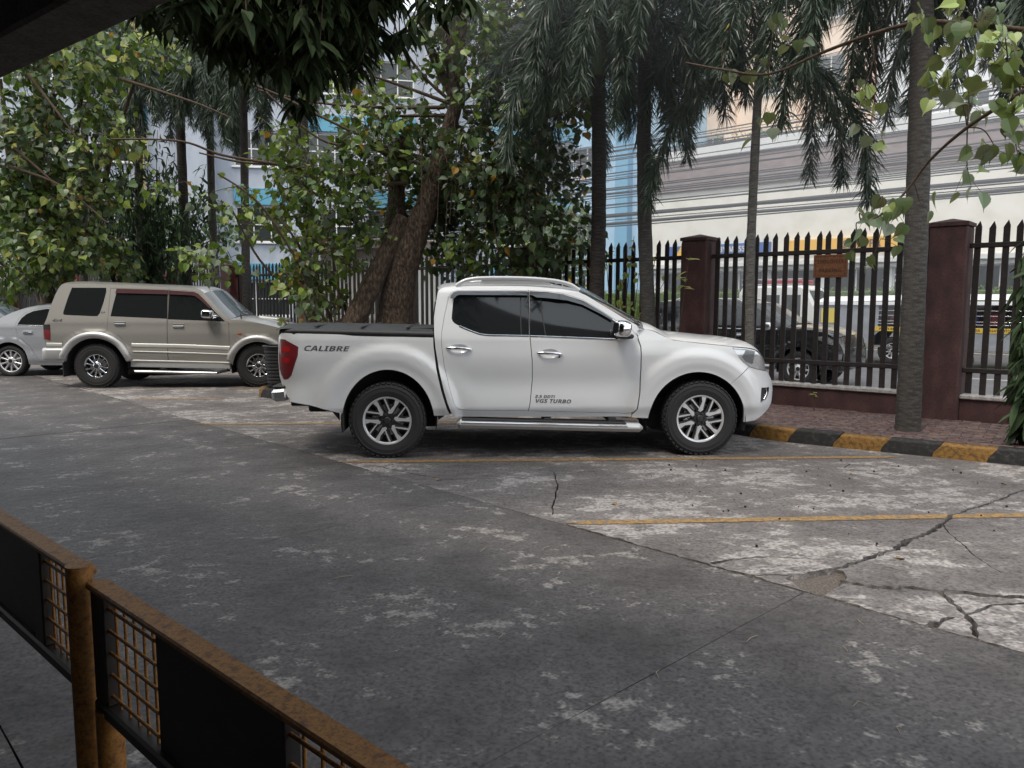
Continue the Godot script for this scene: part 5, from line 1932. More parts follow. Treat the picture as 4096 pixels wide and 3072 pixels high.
func build_buildings() -> void:
	var glass := mat("shop_glass", col(0.035, 0.042, 0.042), 0.05)
	var cream := surf("cream_plaster", ramp(0.02, 5, 91, [0.0, Color(0.82, 0.8, 0.75), 0.5, Color(0.88, 0.87, 0.83), 1.0, Color(0.9, 0.89, 0.86)], 512), Vector3.ONE * 0.12, 0.85)
	var white := surf("white_plaster", ramp(0.02, 5, 92, [0.0, Color(0.7, 0.71, 0.72), 0.5, Color(0.82, 0.83, 0.84), 1.0, Color(0.87, 0.88, 0.88)], 512), Vector3(0.15, 0.06, 0.15), 0.85)
	var peach := surf("peach_plaster", ramp(0.02, 5, 93, [0.0, Color(0.85, 0.74, 0.64), 0.5, Color(0.89, 0.79, 0.7), 1.0, Color(0.91, 0.83, 0.75)], 512), Vector3(0.15, 0.06, 0.15), 0.85)
	var brown := surf("brown_plaster", ramp(0.02, 5, 94, [0.0, Color(0.44, 0.39, 0.38), 0.5, Color(0.54, 0.485, 0.475), 1.0, Color(0.6, 0.55, 0.54)], 512), Vector3(0.15, 0.3, 0.15), 0.85)
	var grey := surf("grey_plaster", ramp(0.02, 5, 95, [0.0, Color(0.58, 0.61, 0.65), 0.5, Color(0.64, 0.665, 0.705), 1.0, Color(0.68, 0.7, 0.735)], 512), Vector3(0.15, 0.06, 0.15), 0.8)
	var frame := mat("white_frame", col(0.65, 0.65, 0.64), 0.5)
	var turq := mat("turquoise_panel", col(0.1, 0.3, 0.42), 0.5)
	var pale_blue := surf("pale_blue_wall", ramp(0.02, 5, 96, [0.0, Color(0.6, 0.74, 0.84), 1.0, Color(0.7, 0.82, 0.9)], 256), Vector3.ONE * 0.1, 0.7)
	var orange := mat("terracotta_trim", col(0.55, 0.22, 0.12), 0.8)

	# ---- shops across the street: cream block with a parapet
	var o := thing("shop_building", "long cream shop building with white parapet and yellow sign band across the street", "building", street_at(0, 31))
	o.basis = street_basis()
	var x0 := -18.6
	var x1 := 12.0
	var panes := []
	var x := x0 + 0.8
	while x < x1 - 2.0:
		panes.append([x, 0.55, 2.1, 2.3])
		x += 2.35
	wall_with(o, "ground_floor_wall", x0, x1, -0.2, 3.0, 0.0, panes, white, 0.3)
	for p in panes:
		window_in(o, p[0], p[1], p[2], p[3], 0.0, 2, 1, frame, glass)
	var b := B.new()
	b.box(Vector3((x0 + x1) * 0.5, 3.1, 0.12), Vector3(x1 - x0, 0.2, 0.4), 0.02)
	put("lintel_ledge", b, frame, o)
	b = B.new()
	b.box(Vector3((x0 + x1) * 0.5, 2.9, 0.06), Vector3(x1 - x0, 0.14, 0.2), 0.02)
	put("lower_ledge", b, frame, o)
	b = B.new()
	b.box(Vector3((x0 + x1) * 0.5, 5.0, -0.4), Vector3(x1 - x0, 3.6, 0.8), 0.02)
	put("upper_wall", b, cream, o)
	b = B.new()
	b.box(Vector3((x0 + x1) * 0.5 - 2.0, 6.95, -0.3), Vector3(x1 - x0 - 4.0, 1.3, 0.9), 0.03)
	put("brown_fascia", b, brown, o)
	b = B.new()
	b.box(Vector3((x0 + x1) * 0.5 - 2.0, 7.85, -0.25), Vector3(x1 - x0 - 3.9, 0.5, 1.0), 0.03)
	put("parapet", b, frame, o)
	b = B.new()
	b.box(Vector3((x0 + x1) * 0.5, 3.9, -4.6), Vector3(x1 - x0 - 0.1, 7.9, 7.4), 0.02)
	put("rear_block", b, cream, o)
	# sign band: blue board, yellow board with brown lettering, end of a blue and yellow board
	var blue := mat("sign_blue", col(0.03, 0.10, 0.34), 0.5)
	var yellow := mat("sign_yellow", col(0.78, 0.44, 0.035), 0.5)
	for e in [[-17.6, -13.0, blue, "blue_sign"], [-12.3, -6.6, yellow, "yellow_sign"]]:
		b = B.new()
		b.box(Vector3((e[0] + e[1]) * 0.5, 3.72, 0.08), Vector3(e[1] - e[0], 0.5, 0.14), 0.01)
		put(e[3], b, e[2], o)
	b = B.new()
	b.prism(P([-17.3, 3.5, -16.9, 3.5, -16.55, 3.75, -16.6, 3.92, -17.0, 3.95]), 0.02, Transform3D(Basis(), Vector3(0, 0, 0.15)))
	put("yellow_mark", b, yellow, o.get_node("blue_sign"))
	b = B.new()
	b.add(letters("BY MASS", 0.24, 0.02), Transform3D(Basis.from_scale(Vector3(0.9, 1, 1)), Vector3(-15.2, 3.62, 0.15)))
	put("lettering", b, frame, o.get_node("blue_sign"))
	b = B.new()
	var words := letters("SI NOPA", 0.3, 0.02)
	b.add(words, Transform3D(Basis.from_scale(Vector3(1.35 / words.get_aabb().size.x, 1, 1)), Vector3(-10.15, 3.58, 0.15)))
	put("lettering", b, mat("sign_brown", col(0.12, 0.03, 0.01), 0.6), o.get_node("yellow_sign"))
	# things printed and hung in the windows
	var z := -0.12
	b = B.new()
	b.add(letters("8-78-9", 0.28, 0.008), Transform3D(Basis.from_scale(Vector3(1.1, 1, 1)), Vector3(-8.75, 2.3, z)))
	put("phone_number", b, mat("window_white", col(0.8, 0.8, 0.78), 0.6), o)
	for e in [[-11.8, 2.0, 0.22], [-14.0, 2.05, 0.2]]:
		b = B.new()
		var sun := Transform3D(Basis(Vector3.RIGHT, PI / 2), Vector3(e[0], e[1], z))
		b.lathe(P([e[2] * 0.5, 0.0, e[2] * 0.5, 0.02, e[2] * 0.62, 0.02, e[2] * 0.62, 0.0]), sun, 20)
		for k in 8:
			var bs := Basis(Vector3(0, 0, 1), TAU * k / 8)
			b.box(Vector3(e[0], e[1], z + 0.01) + bs * Vector3(e[2] * 0.88, 0, 0), Vector3(e[2] * 0.36, 0.035, 0.015), 0.0, bs)
		put("sun_emblem", b, mat("emblem_yellow", col(0.5, 0.4, 0.06), 0.6), o)
	var poster := mat("poster_cream", col(0.6, 0.52, 0.25), 0.7)
	b = B.new()
	b.box(Vector3(-9.6, 1.15, z), Vector3(0.5, 0.95, 0.02))
	var ps := put("poster", b, poster, o)
	b = B.new()
	for k in 3:
		b.add(letters(["WORK", "PIZZA", "PASTA"][k], 0.13, 0.004), Transform3D(Basis.from_scale(Vector3(0.75, 1, 1)), Vector3(-9.8, 1.4 - 0.18 * k, z + 0.012)))
	put("lettering", b, mat("sign_brown"), ps)
	b = B.new()
	b.box(Vector3(-5.5, 1.35, z), Vector3(0.6, 1.0, 0.02))
	ps = put("poster", b, mat("poster_grey", col(0.45, 0.43, 0.36), 0.7), o)
	b = B.new()
	b.lathe(P([0.14, 0.0, 0.14, 0.02, 0.2, 0.02, 0.2, 0.0]), Transform3D(Basis(Vector3.RIGHT, PI / 2), Vector3(-5.5, 1.55, z + 0.01)), 24)
	put("ring_print", b, mat("ring_green", col(0.12, 0.2, 0.14), 0.7), ps)
	b = B.new()
	b.box(Vector3(-5.5, 0.98, z + 0.012), Vector3(0.5, 0.2, 0.01))
	put("orange_print", b, mat("print_orange", col(0.6, 0.2, 0.03), 0.7), ps)
	for e in [[-7.2, 1.55, 0.35, 0.5], [-7.15, 0.9, 0.4, 0.4]]:
		b = B.new()
		b.box(Vector3(e[0], e[1], z), Vector3(e[2], e[3], 0.015))
		put("paper_notice", b, mat("paper_blue", col(0.6, 0.68, 0.74), 0.8), o)
	# pink canopy and pale shutters at the right end
	b = B.new()
	b.box(Vector3(1.9, 4.35, 1.6), Vector3(9.5, 0.55, 3.2), 0.03)
	put("pink_canopy", b, surf("pink_plaster", ramp(0.02, 5, 97, [0.0, Color(0.55, 0.4, 0.37), 1.0, Color(0.68, 0.52, 0.48)], 256), Vector3.ONE * 0.2, 0.85), o)
	for k in 7:
		b = B.new()
		b.box(Vector3(-1.0 + k * 0.95, 1.7, 0.05), Vector3(0.9, 2.1, 0.05), 0.01)
		put("pale_shutter", b, mat("frosted_panel", col(0.5, 0.55, 0.53), 0.4), o)

	# ---- apartment blocks behind
	o = thing("apartment_block", "tall peach apartment block behind the shops, half hidden by palm fronds", "building", street_at(0, 37.5))
	o.basis = street_basis()
	var wins := []
	for f in 6:
		for k in 5:
			wins.append([-25.5 + k * 2.9, 8.6 + f * 2.9, 1.3, 1.3])
	wall_with(o, "front_wall", -27.0, -11.2, 0.0, 27.0, 0.0, wins, peach, 0.3)
	for w in wins:
		window_in(o, w[0], w[1], w[2], w[3], 0.0, 2, 1, frame, glass, false)
	b = B.new()
	b.box(Vector3(-19.1, 13.4, -4.4), Vector3(15.7, 26.9, 8.2))
	put("rear_block", b, peach, o)
	for k in 4:
		b = B.new()
		b.box(Vector3([-11.0, -14.9, -18.0, -23.0][k], 13.0, 0.12), Vector3(0.5, 26.0, 0.3), 0.02)
		put("pilaster", b, orange if k == 0 else peach, o)
	for k in 5:
		b = B.new()
		b.box(Vector3(-12.6 - k * 2.9, 10.4 + (k % 3) * 2.9, 0.3), Vector3(0.8, 0.5, 0.5), 0.03)
		put("air_conditioner", b, frame, o)
	o = thing("apartment_block", "pale grey apartment block with small hooded windows at the upper right", "building", street_at(0, 36.5))
	o.basis = street_basis()
	wins = []
	for f in 6:
		for k in 9:
			wins.append([-10.2 + k * 2.35 + (0.3 if k % 2 else 0.0), 8.7 + f * 2.8, 0.95, 1.25])
	wall_with(o, "front_wall", -10.9, 13.0, 0.0, 27.0, 0.0, wins, white, 0.3)
	var k := 0
	for w in wins:
		window_in(o, w[0], w[1], w[2], w[3], 0.0, 2, 1, frame, glass, k % 3 != 1)
		k += 1
	b = B.new()
	b.box(Vector3(1.1, 13.4, -4.4), Vector3(23.7, 26.9, 8.2))
	put("rear_block", b, white, o)
	for q in [[-7.9, 9.0], [-3.2, 11.8], [1.3, 9.0], [-5.6, 14.6]]:
		b = B.new()
		b.box(Vector3(q[0] + 1.5, q[1], 0.3), Vector3(0.75, 0.5, 0.5), 0.03)
		put("air_conditioner", b, frame, o)
	for q in 6:
		b = B.new()
		b.box(Vector3(-2.55, 8.4 + q * 0.22, 0.05), Vector3(0.7, 0.08, 0.12), 0.01, Basis(Vector3.RIGHT, 0.5))
		put("louvre_slat", b, mat("louvre_grey", col(0.3, 0.3, 0.3), 0.6), o)

	# ---- the blue and white building on the left
	o = thing("office_building", "grey and white office building with turquoise panels behind the left trees", "building", Vector3(-9.0, 0, -37.0), deg_to_rad(12))
	wins = []
	for f in 4:
		for q in 10:
			if q in [3, 7]:
				continue
			wins.append([-15.5 + q * 2.95, 0.9 + f * 3.4, 2.3, 1.6])
	wall_with(o, "front_wall", -16.5, 14.5, -0.3, 15.0, 0.0, wins, grey, 0.3)
	for w in wins:
		window_in(o, w[0], w[1], w[2], w[3], 0.0, 3, 2, frame, glass)
	for f in 4:
		for q in 10:
			if (q + f) % 3 == 0 or q in [3, 7]:
				continue
			b = B.new()
			b.box(Vector3(-14.35 + q * 2.95, 2.95 + f * 3.4, 0.06), Vector3(2.4, 0.75, 0.1), 0.01)
			put("turquoise_panel", b, turq, o)
	b = B.new()
	b.box(Vector3(-1.0, 7.3, -4.7), Vector3(30.8, 15.0, 8.8))
	put("rear_block", b, grey, o)
	for q in [[-5.2, 1.5], [5.6, 1.3]]:
		b = B.new()
		b.box(Vector3(q[0], 7.2, 0.5), Vector3(q[1], 15.0, 1.2), 0.25)
		put("pilaster", b, grey, o)
	b = B.new()
	b.tube(PackedVector3Array([Vector3(-7.6, 0, 0.35), Vector3(-7.6, 14, 0.35)]), PackedFloat32Array([0.2, 0.2]), 14)
	put("downpipe", b, mat("yellow_pipe", col(0.55, 0.42, 0.16), 0.6), o)
	o = thing("blue_building", "pale blue building wall rising behind the middle palms", "building", street_at(-21.5, 32.0))
	o.basis = street_basis()
	wins = []
	for f in 5:
		wins.append([-2.2, 1.2 + f * 3.2, 1.5, 1.5])
	wall_with(o, "front_wall", -4.4, 2.2, -0.2, 19.0, 0.0, wins, pale_blue, 0.3)
	for w in wins:
		window_in(o, w[0], w[1], w[2], w[3], 0.0, 2, 2, frame, glass)
	b = B.new()
	b.box(Vector3(-1.1, 9.3, -3.4), Vector3(6.5, 19.0, 6.2))
	put("rear_block", b, pale_blue, o)
	b = B.new()
	b.box(Vector3(0.9, 9.3, 0.2), Vector3(0.7, 19.0, 0.5), 0.03)
	put("pilaster", b, mat("mid_blue", col(0.16, 0.38, 0.55), 0.7), o)
	# gate house beyond the fence, behind the twigs
	o = thing("gate_house", "small pink and cream gate house seen between the pickets behind the load bed", "building", at(770, 600, -19.5) * Vector3(1, 0, 1) + Vector3(0, -0.2, 0))
	o.basis = street_basis()
	b = B.new()
	b.box(Vector3(0, 1.5, -0.7), Vector3(3.0, 3.0, 1.4), 0.02)
	put("wall", b, cream, o)
	b = B.new()
	b.box(Vector3(0, 0.5, 0.012), Vector3(3.02, 1.0, 0.06), 0.01)
	put("plinth", b, mat("plinth_pink", col(0.42, 0.16, 0.13), 0.8), o)
	b = B.new()
	b.box(Vector3(0, 3.1, -0.6), Vector3(3.6, 0.25, 2.0), 0.03)
	put("roof", b, brown, o)
	window_in(o, 0.3, 1.4, 1.0, 0.9, 0.18, 2, 1, frame, glass)

func build_cables() -> void:
	var m := mat("cable_black", col(0.02, 0.02, 0.021), 0.6)
	var cable := func(label: String, s0: float, s1: float, n: float, y0: float, y1: float, sag: float, r: float) -> void:
		var path := PackedVector3Array()
		for i in 25:
			var t := i / 24.0
			var wob := sin(t * 40.0 + y0 * 9.0) * 0.012
			path.append(street_at(lerpf(s0, s1, t), n + wob * 3.0, lerpf(y0, y1, t) - sag * 4.0 * t * (1.0 - t) + wob))
		var b := B.new()
		b.tube(path, taper(25, r, r), 5, false)
		tag(put("overhead_cable", b, m), label, "cable", "overhead cables along the street")
	for i in 34:
		var y := 4.75 + i * 0.082 + rng.randf_range(-0.06, 0.06)
		cable.call("thin black overhead cable running along the street before the cream building", -52.0, 13.0, 24.0 + rng.randf_range(-0.5, 0.5), y + rng.randf_range(-0.3, 0.3), y + rng.randf_range(-0.25, 0.45), rng.randf_range(0.1, 0.6), rng.randf_range(0.012, 0.024))
	cable.call("thick black bundle of overhead cables, the upper of the two lowest bundles", -52.0, 13.0, 23.6, 4.78, 4.86, 0.25, 0.06)
	cable.call("thick black bundle of overhead cables, the lowest of them all", -52.0, 13.0, 23.4, 4.45, 4.55, 0.22, 0.055)
	for i in 6:
		var y := 8.6 + i * 0.75
		cable.call("black overhead cable crossing high in front of the pale apartment block", -46.0, 13.0, 24.5, y - 1.2, y + 0.6, 0.4, 0.014)

# ---------------------------------------------------------------- traffic
# surface nets round a skeleton: bones of [from, to, radius, radius, colour]
func flesh(bones: Array, cell: float, blend := 0.05) -> B:
	var lo := Vector3.INF
	var hi := -Vector3.INF
	for q in bones:
		for e in [0, 1]:
			var r: float = q[2 + e]
			lo = lo.min(q[e] - Vector3.ONE * (r + cell * 2))
			hi = hi.max(q[e] + Vector3.ONE * (r + cell * 2))
	var nx := int(ceil((hi.x - lo.x) / cell)) + 1
	var ny := int(ceil((hi.y - lo.y) / cell)) + 1
	var nz := int(ceil((hi.z - lo.z) / cell)) + 1
	var f := PackedFloat32Array()
	f.resize(nx * ny * nz)
	var field := func(p: Vector3) -> float:
		var s := 0.0
		for q in bones:
			var a: Vector3 = q[0]
			var ab: Vector3 = q[1] - a
			var t := clampf((p - a).dot(ab) / maxf(ab.length_squared(), 1e-9), 0.0, 1.0)
			s += exp(-((p - a - ab * t).length() - lerpf(q[2], q[3], t)) / (blend * 0.5))
		return -log(maxf(s, 1e-30)) * blend * 0.5
	for k in nz:
		for j in ny:
			for i in nx:
				f[(k * ny + j) * nx + i] = field.call(lo + Vector3(i, j, k) * cell)
	var ids := {}
	var pts := PackedVector3Array()
	var cols := PackedColorArray()
	var corner := [Vector3i(0, 0, 0), Vector3i(1, 0, 0), Vector3i(0, 1, 0), Vector3i(1, 1, 0), Vector3i(0, 0, 1), Vector3i(1, 0, 1), Vector3i(0, 1, 1), Vector3i(1, 1, 1)]
	for k in nz - 1:
		for j in ny - 1:
			for i in nx - 1:
				var vals := []
				var neg := 0
				for c in corner:
					var d := f[((k + c.z) * ny + j + c.y) * nx + i + c.x]
					vals.append(d)
					if d < 0.0:
						neg += 1
				if neg == 0 or neg == 8:
					continue
				var sum := Vector3.ZERO
				var n := 0
				for a in 8:
					for e in 3:
						var b := a | (1 << e)
						if b != a and (vals[a] < 0.0) != (vals[b] < 0.0):
							sum += Vector3(corner[a]).lerp(Vector3(corner[b]), vals[a] / (vals[a] - vals[b]))
							n += 1
				var p := lo + (Vector3(i, j, k) + sum / n) * cell
				ids[Vector3i(i, j, k)] = pts.size()
				pts.append(p)
				var best := 1e9
				var tint := Color.WHITE
				for q in bones:
					var ab: Vector3 = q[1] - q[0]
					var t := clampf((p - q[0]).dot(ab) / maxf(ab.length_squared(), 1e-9), 0.0, 1.0)
					var d: float = (p - q[0] - ab * t).length() - lerpf(q[2], q[3], t)
					if d < best:
						best = d
						tint = q[4]
				cols.append(tint)
	var norms := PackedVector3Array()
	for p in pts:
		var e := cell * 0.5
		norms.append(Vector3(field.call(p + Vector3(e, 0, 0)) - field.call(p - Vector3(e, 0, 0)), field.call(p + Vector3(0, e, 0)) - field.call(p - Vector3(0, e, 0)), field.call(p + Vector3(0, 0, e)) - field.call(p - Vector3(0, 0, e))).normalized())
	var out := B.new()
	out.colored = true
	for k in range(1, nz - 1):
		for j in range(1, ny - 1):
			for i in range(1, nx - 1):
				var here := f[(k * ny + j) * nx + i]
				for e in 3:
					var q := Vector3i(i, j, k)
					q[e] += 1
					if (here < 0.0) == (f[(q.z * ny + q.y) * nx + q.x] < 0.0):
						continue
					var u := Vector3i.ZERO
					var w := Vector3i.ZERO
					u[(e + 1) % 3] = 1
					w[(e + 2) % 3] = 1
					var c := Vector3i(i, j, k)
					var four := [ids[c], ids[c - u], ids[c - u - w], ids[c - w]]
					for t in [[0, 1, 2], [0, 2, 3]]:
						var a: int = four[t[0]]
						var b2: int = four[t[1]]
						var d: int = four[t[2]]
						out.tint = cols[a]
						out.tri(pts[a], pts[b2], pts[d], norms[a], norms[b2], norms[d])
	return out

# a seated rider; x forward, origin under the saddle on the road
func rider(called: String, label: String, at_: Vector3, basis: Basis, jacket: Color, trousers: Color, helmet: Material) -> Node3D:
	var o := thing(called, label, "person", at_)
	o.basis = basis
	var skin_c := Color(0.3, 0.17, 0.1)
	var shoe := Color(0.6, 0.55, 0.5)
	var bones := [
		[Vector3(-0.02, 0.86, 0), Vector3(0.05, 1.18, 0), 0.155, 0.16, jacket], [Vector3(0.05, 1.15, 0), Vector3(0.08, 1.34, 0), 0.17, 0.12, jacket],
		[Vector3(0.08, 1.36, 0), Vector3(0.11, 1.46, 0), 0.055, 0.055, skin_c], [Vector3(0.13, 1.54, 0), Vector3(0.14, 1.58, 0), 0.095, 0.1, skin_c],
		[Vector3(0.235, 1.53, 0), Vector3(0.24, 1.52, 0), 0.014, 0.016, skin_c],
	]
	for s in [-1.0, 1.0]:
		bones.append([Vector3(0.07, 1.34, 0.17 * s), Vector3(0.26, 1.12, 0.27 * s), 0.062, 0.05, jacket])
		bones.append([Vector3(0.26, 1.12, 0.27 * s), Vector3(0.52, 1.06, 0.3 * s), 0.048, 0.036, jacket])
		bones.append([Vector3(0.52, 1.06, 0.3 * s), Vector3(0.6, 1.05, 0.31 * s), 0.036, 0.034, skin_c])
		for f in 4:
			bones.append([Vector3(0.58, 1.055, (0.285 + f * 0.02) * s), Vector3(0.615, 1.03, (0.285 + f * 0.02) * s), 0.012, 0.011, skin_c])
		bones.append([Vector3(0.0, 0.84, 0.1 * s), Vector3(0.36, 0.76, 0.19 * s), 0.09, 0.066, trousers])
		bones.append([Vector3(0.36, 0.76, 0.19 * s), Vector3(0.2, 0.4, 0.19 * s), 0.062, 0.045, trousers])
		bones.append([Vector3(0.18, 0.36, 0.19 * s), Vector3(0.36, 0.33, 0.2 * s), 0.045, 0.036, shoe])
	var m := mat("clothes", Color.WHITE, 0.85)
	m.vertex_color_use_as_albedo = true
	put("body", flesh(bones, 0.032, 0.05), m, o)
	var b := B.new()
	superblob(b, Vector3(0.12, 1.6, 0), Vector3(0.145, 0.135, 0.13), 0.9)
	var h := put("helmet", b, helmet, o)
	b = B.new()
	superblob(b, Vector3(0.2, 1.585, 0), Vector3(0.075, 0.055, 0.105), 0.8)
	put("visor", b, mats.tinted_glass, h)
	return o

func motorcycle(called: String, label: String, at_: Vector3, basis: Basis, paint: Material, box: bool) -> Node3D:
	var o := thing(called, label, "motorcycle", at_)
	o.basis = basis
	for x in [-0.62, 0.66]:
		var b := B.new()
		b.lathe(P([0.2, -0.03, 0.24, -0.05, 0.275, -0.03, 0.285, 0.0, 0.275, 0.03, 0.24, 0.05, 0.2, 0.03]), Transform3D(Basis(Vector3.RIGHT, PI / 2), Vector3(x, 0.285, 0)), 28)
		var w := put("wheel", b, mats.tyre_rubber, o)
		b = B.new()
		b.lathe(P([0.185, -0.02, 0.205, -0.03, 0.205, 0.03, 0.185, 0.02]), Transform3D(Basis(Vector3.RIGHT, PI / 2), Vector3(x, 0.285, 0)), 24)
		for k in 6:
			var bs := Basis(Vector3(0, 0, 1), TAU * k / 6)
			b.box(Vector3(x, 0.285, 0) + bs * Vector3(0.1, 0, 0), Vector3(0.19, 0.025, 0.02), 0.0, bs)
		put("rim", b, mats.machined_alloy, w)
	var b := B.new()
	b.prism(P([-0.75, 0.62, -0.3, 0.5, 0.1, 0.42, 0.35, 0.45, 0.5, 0.75, 0.52, 0.98, 0.42, 1.0, 0.3, 0.72, 0.05, 0.66, -0.3, 0.72, -0.8, 0.78]), 0.2, Transform3D(Basis(), Vector3(0, 0, -0.1)), 0.03)
	put("fairing", b, paint, o)
	b = B.new()
	superblob(b, Vector3(-0.22, 0.76, 0), Vector3(0.42, 0.05, 0.13), 0.7, Basis(Vector3(0, 0, 1), -0.05))
	put("saddle", b, mats.black_plastic, o)
	b = B.new()
	superblob(b, Vector3(0.05, 0.38, 0), Vector3(0.22, 0.13, 0.12), 0.7)
	b.tube(PackedVector3Array([Vector3(0.1, 0.3, 0.14), Vector3(-0.75, 0.36, 0.15)]), PackedFloat32Array([0.03, 0.045]), 8)
	put("engine", b, mats.dark_alloy, o)
	b = B.new()
	for s in [-1.0, 1.0]:
		b.tube(PackedVector3Array([Vector3(0.46, 0.95, 0.07 * s), Vector3(0.66, 0.285, 0.08 * s)]), PackedFloat32Array([0.022, 0.025]), 8)
	b.tube(PackedVector3Array([Vector3(0.56, 1.04, -0.34), Vector3(0.47, 1.02, 0), Vector3(0.56, 1.04, 0.34)]), PackedFloat32Array([0.014, 0.014, 0.014]), 8)
	put("fork_and_handlebar", b, mats.dark_alloy, o)
	b = B.new()
	superblob(b, Vector3(0.58, 0.86, 0), Vector3(0.06, 0.07, 0.09), 0.8)
	put("headlight", b, mats.lamp_reflector, o)
	return o

func build_traffic() -> void:
	# black off-road car on the near lane
	var o := thing("street_car", "glossy black off-road car on the street behind the picket fence", "car", street_at(-9.0, 17.4, -0.25))
	o.basis = street_basis()
	var ra := [0.0, 0.39, 0.45, 0.47]
	var fa := [2.75, 0.39, 0.45, 0.47]
	var s := {"half": 0.93, "belt": 1.2, "tumble": 0.33, "sill": 0.42, "crease": 0.75, "xf": 3.1, "xr": -0.6, "arches": [ra, fa], "paint": mats.black_paint, "glass": mats.tinted_glass, "x0": -1.0, "x1": 3.6, "wheel": "fan", "tyre": [0.385, 0.235, 0.26]}
	s.outline = join([P([-0.98, 0.5, -1.02, 0.8, -1.0, 1.2, -0.9, 1.55, -0.78, 1.76, -0.6, 1.81, 0.4, 1.84, 1.1, 1.82, 1.5, 1.76, 1.72, 1.69, 2.1, 1.45, 2.45, 1.26, 2.8, 1.24, 3.25, 1.17, 3.5, 1.05, 3.62, 0.8, 3.6, 0.5, 3.4, 0.4]), arc(fa[0], fa[1], fa[2], fa[3], -2, 182, 24), P([2.2, 0.4, 0.5, 0.4]), arc(ra[0], ra[1], ra[2], ra[3], -2, 182, 24), P([-0.6, 0.44])])
	s.doors = [P([0.12, 1.72, 0.05, 1.25, 0.05, 1.1, 0.4, 0.9, 0.55, 0.5, 1.24, 0.48, 1.24, 1.74]), P([1.24, 1.74, 1.45, 1.71, 1.7, 1.62, 2.05, 1.42, 2.3, 1.25, 2.33, 0.9, 2.25, 0.48, 1.24, 0.48])]
	s.windows = [P([0.2, 1.69, 0.14, 1.28, 1.2, 1.23, 1.2, 1.71]), P([1.27, 1.71, 1.45, 1.68, 1.68, 1.59, 2.0, 1.4, 2.2, 1.25, 1.27, 1.23])]
	s.quarter = [P([-0.75, 1.6, -0.62, 1.68, 0.08, 1.7, 0.02, 1.3, -0.5, 1.36])]
	s.handles = [Vector2(0.3, 1.1), Vector2(1.45, 1.08)]
	s.roof = [-0.78, 1.76, -0.6, 1.81, 0.4, 1.84, 1.1, 1.82, 1.5, 1.76, 1.72, 1.69]
	s.screen = [1.68, 1.71, 2.1, 1.45, 2.45, 1.26]
	s.bonnet = [2.45, 1.258, 2.8, 1.24, 3.25, 1.17, 3.5, 1.05]
	s.nose = [3.5, 1.05, 3.62, 0.8, 3.6, 0.5, 3.4, 0.4]
	s.tail = [-0.78, 1.76, -0.9, 1.55, -1.0, 1.2, -1.02, 0.8, -0.98, 0.5]
	var wf := car_body(o, s)
	var b := B.new()
	b.panel(P([3.05, 1.06, 3.3, 1.1, 3.5, 1.0, 3.56, 0.9, 3.4, 0.92]), [], wf, 0.06, 0.02, 0.006)
	both("headlight", b, mats.lamp_reflector, o)
	b = B.new()
	strip(b, [0.08, 1.235, 1.2, 1.205, 2.28, 1.215], wf, 0.025, 0.008)
	both("bright_strip", b, mats.chrome, o)
	b = B.new()
	superblob(b, Vector3(2.12, 1.28, 1.05), Vector3(0.1, 0.09, 0.1), 0.65)
	both("wing_mirror", b, mats.chrome, o)
	b = B.new()
	b.box(Vector3(1.35, 0.42, 0.95), Vector3(1.8, 0.06, 0.18), 0.02)
	both("side_step", b, mats.silver_trim, o)
	b = B.new()
	var rp := PackedVector3Array([Vector3(-0.4, 1.82, 0.62), Vector3(-0.25, 1.88, 0.62), Vector3(1.2, 1.87, 0.62), Vector3(1.4, 1.78, 0.62)])
	b.tube(rp, taper(4, 0.018, 0.018), 8)
	both("roof_rail", b, mats.satin_chrome, o)

	# jeepney on the far lane
	o = thing("jeepney", "long silver passenger jeepney with a white roof and yellow lettered band", "jeepney", street_at(-8.6, 25.0, -0.25))
	o.basis = street_basis()
	var metal := surf("galvanised_sheet", ramp(0.03, 4, 101, [0.0, Color(0.55, 0.57, 0.6), 1.0, Color(0.68, 0.69, 0.71)], 256), Vector3.ONE * 0.5, 0.35)
	metal.metallic = 0.35
	b = B.new()
	var side := join([P([0.05, 0.5, 0.0, 1.1, 6.6, 1.1, 6.6, 0.5, 2.75, 0.5]), arc(2.15, 0.45, 0.62, 0.62, 5, 175, 18), P([1.5, 0.5])])
	b.prism(side, 0.03, Transform3D(Basis(), Vector3(0, 0, 0.86)), 0.006)
	both("side_panel", b, metal, o)
	b = B.new()
	b.prism(P([0.0, 1.1, 0.02, 1.72, 1.75, 1.72, 1.75, 1.1]), 0.03, Transform3D(Basis(), Vector3(0, 0, 0.859)), 0.004)
	b.prism(P([6.1, 1.1, 6.1, 1.72, 6.6, 1.72, 6.6, 1.1]), 0.03, Transform3D(Basis(), Vector3(0, 0, 0.859)), 0.004)
	put("upper_panel", b, metal, o)
	b = B.new()
	b.prism(P([0.0, 1.1, 0.02, 1.72, 6.6, 1.72, 6.6, 1.1]), 0.03, Transform3D(Basis(), Vector3(0, 0, -0.89)), 0.004)
	b.box(Vector3(3.3, 0.52, 0.0), Vector3(6.5, 0.05, 1.7))
	b.box(Vector3(0.03, 1.1, 0.0), Vector3(0.03, 1.2, 1.7))
	b.box(Vector3(6.57, 1.1, 0.0), Vector3(0.03, 1.2, 1.7))
	put("inner_lining", b, mat("jeepney_lining", col(0.18, 0.17, 0.17), 0.7), o)
	b = B.new()
	var rf := []
	for e in [[-0.12, 1.74], [-0.1, 1.86], [0.1, 1.97], [3.3, 2.02], [6.6, 2.0], [6.8, 1.9], [6.82, 1.74]]:
		var r := PackedVector3Array()
		for j in 11:
			var t := lerpf(-1, 1, j / 10.0)
			r.append(Vector3(e[0], e[1] - 0.16 * pow(absf(t), 5.0), t * 0.95))
		rf.append(r)
	b.grid(rf, false, Vector3.UP)
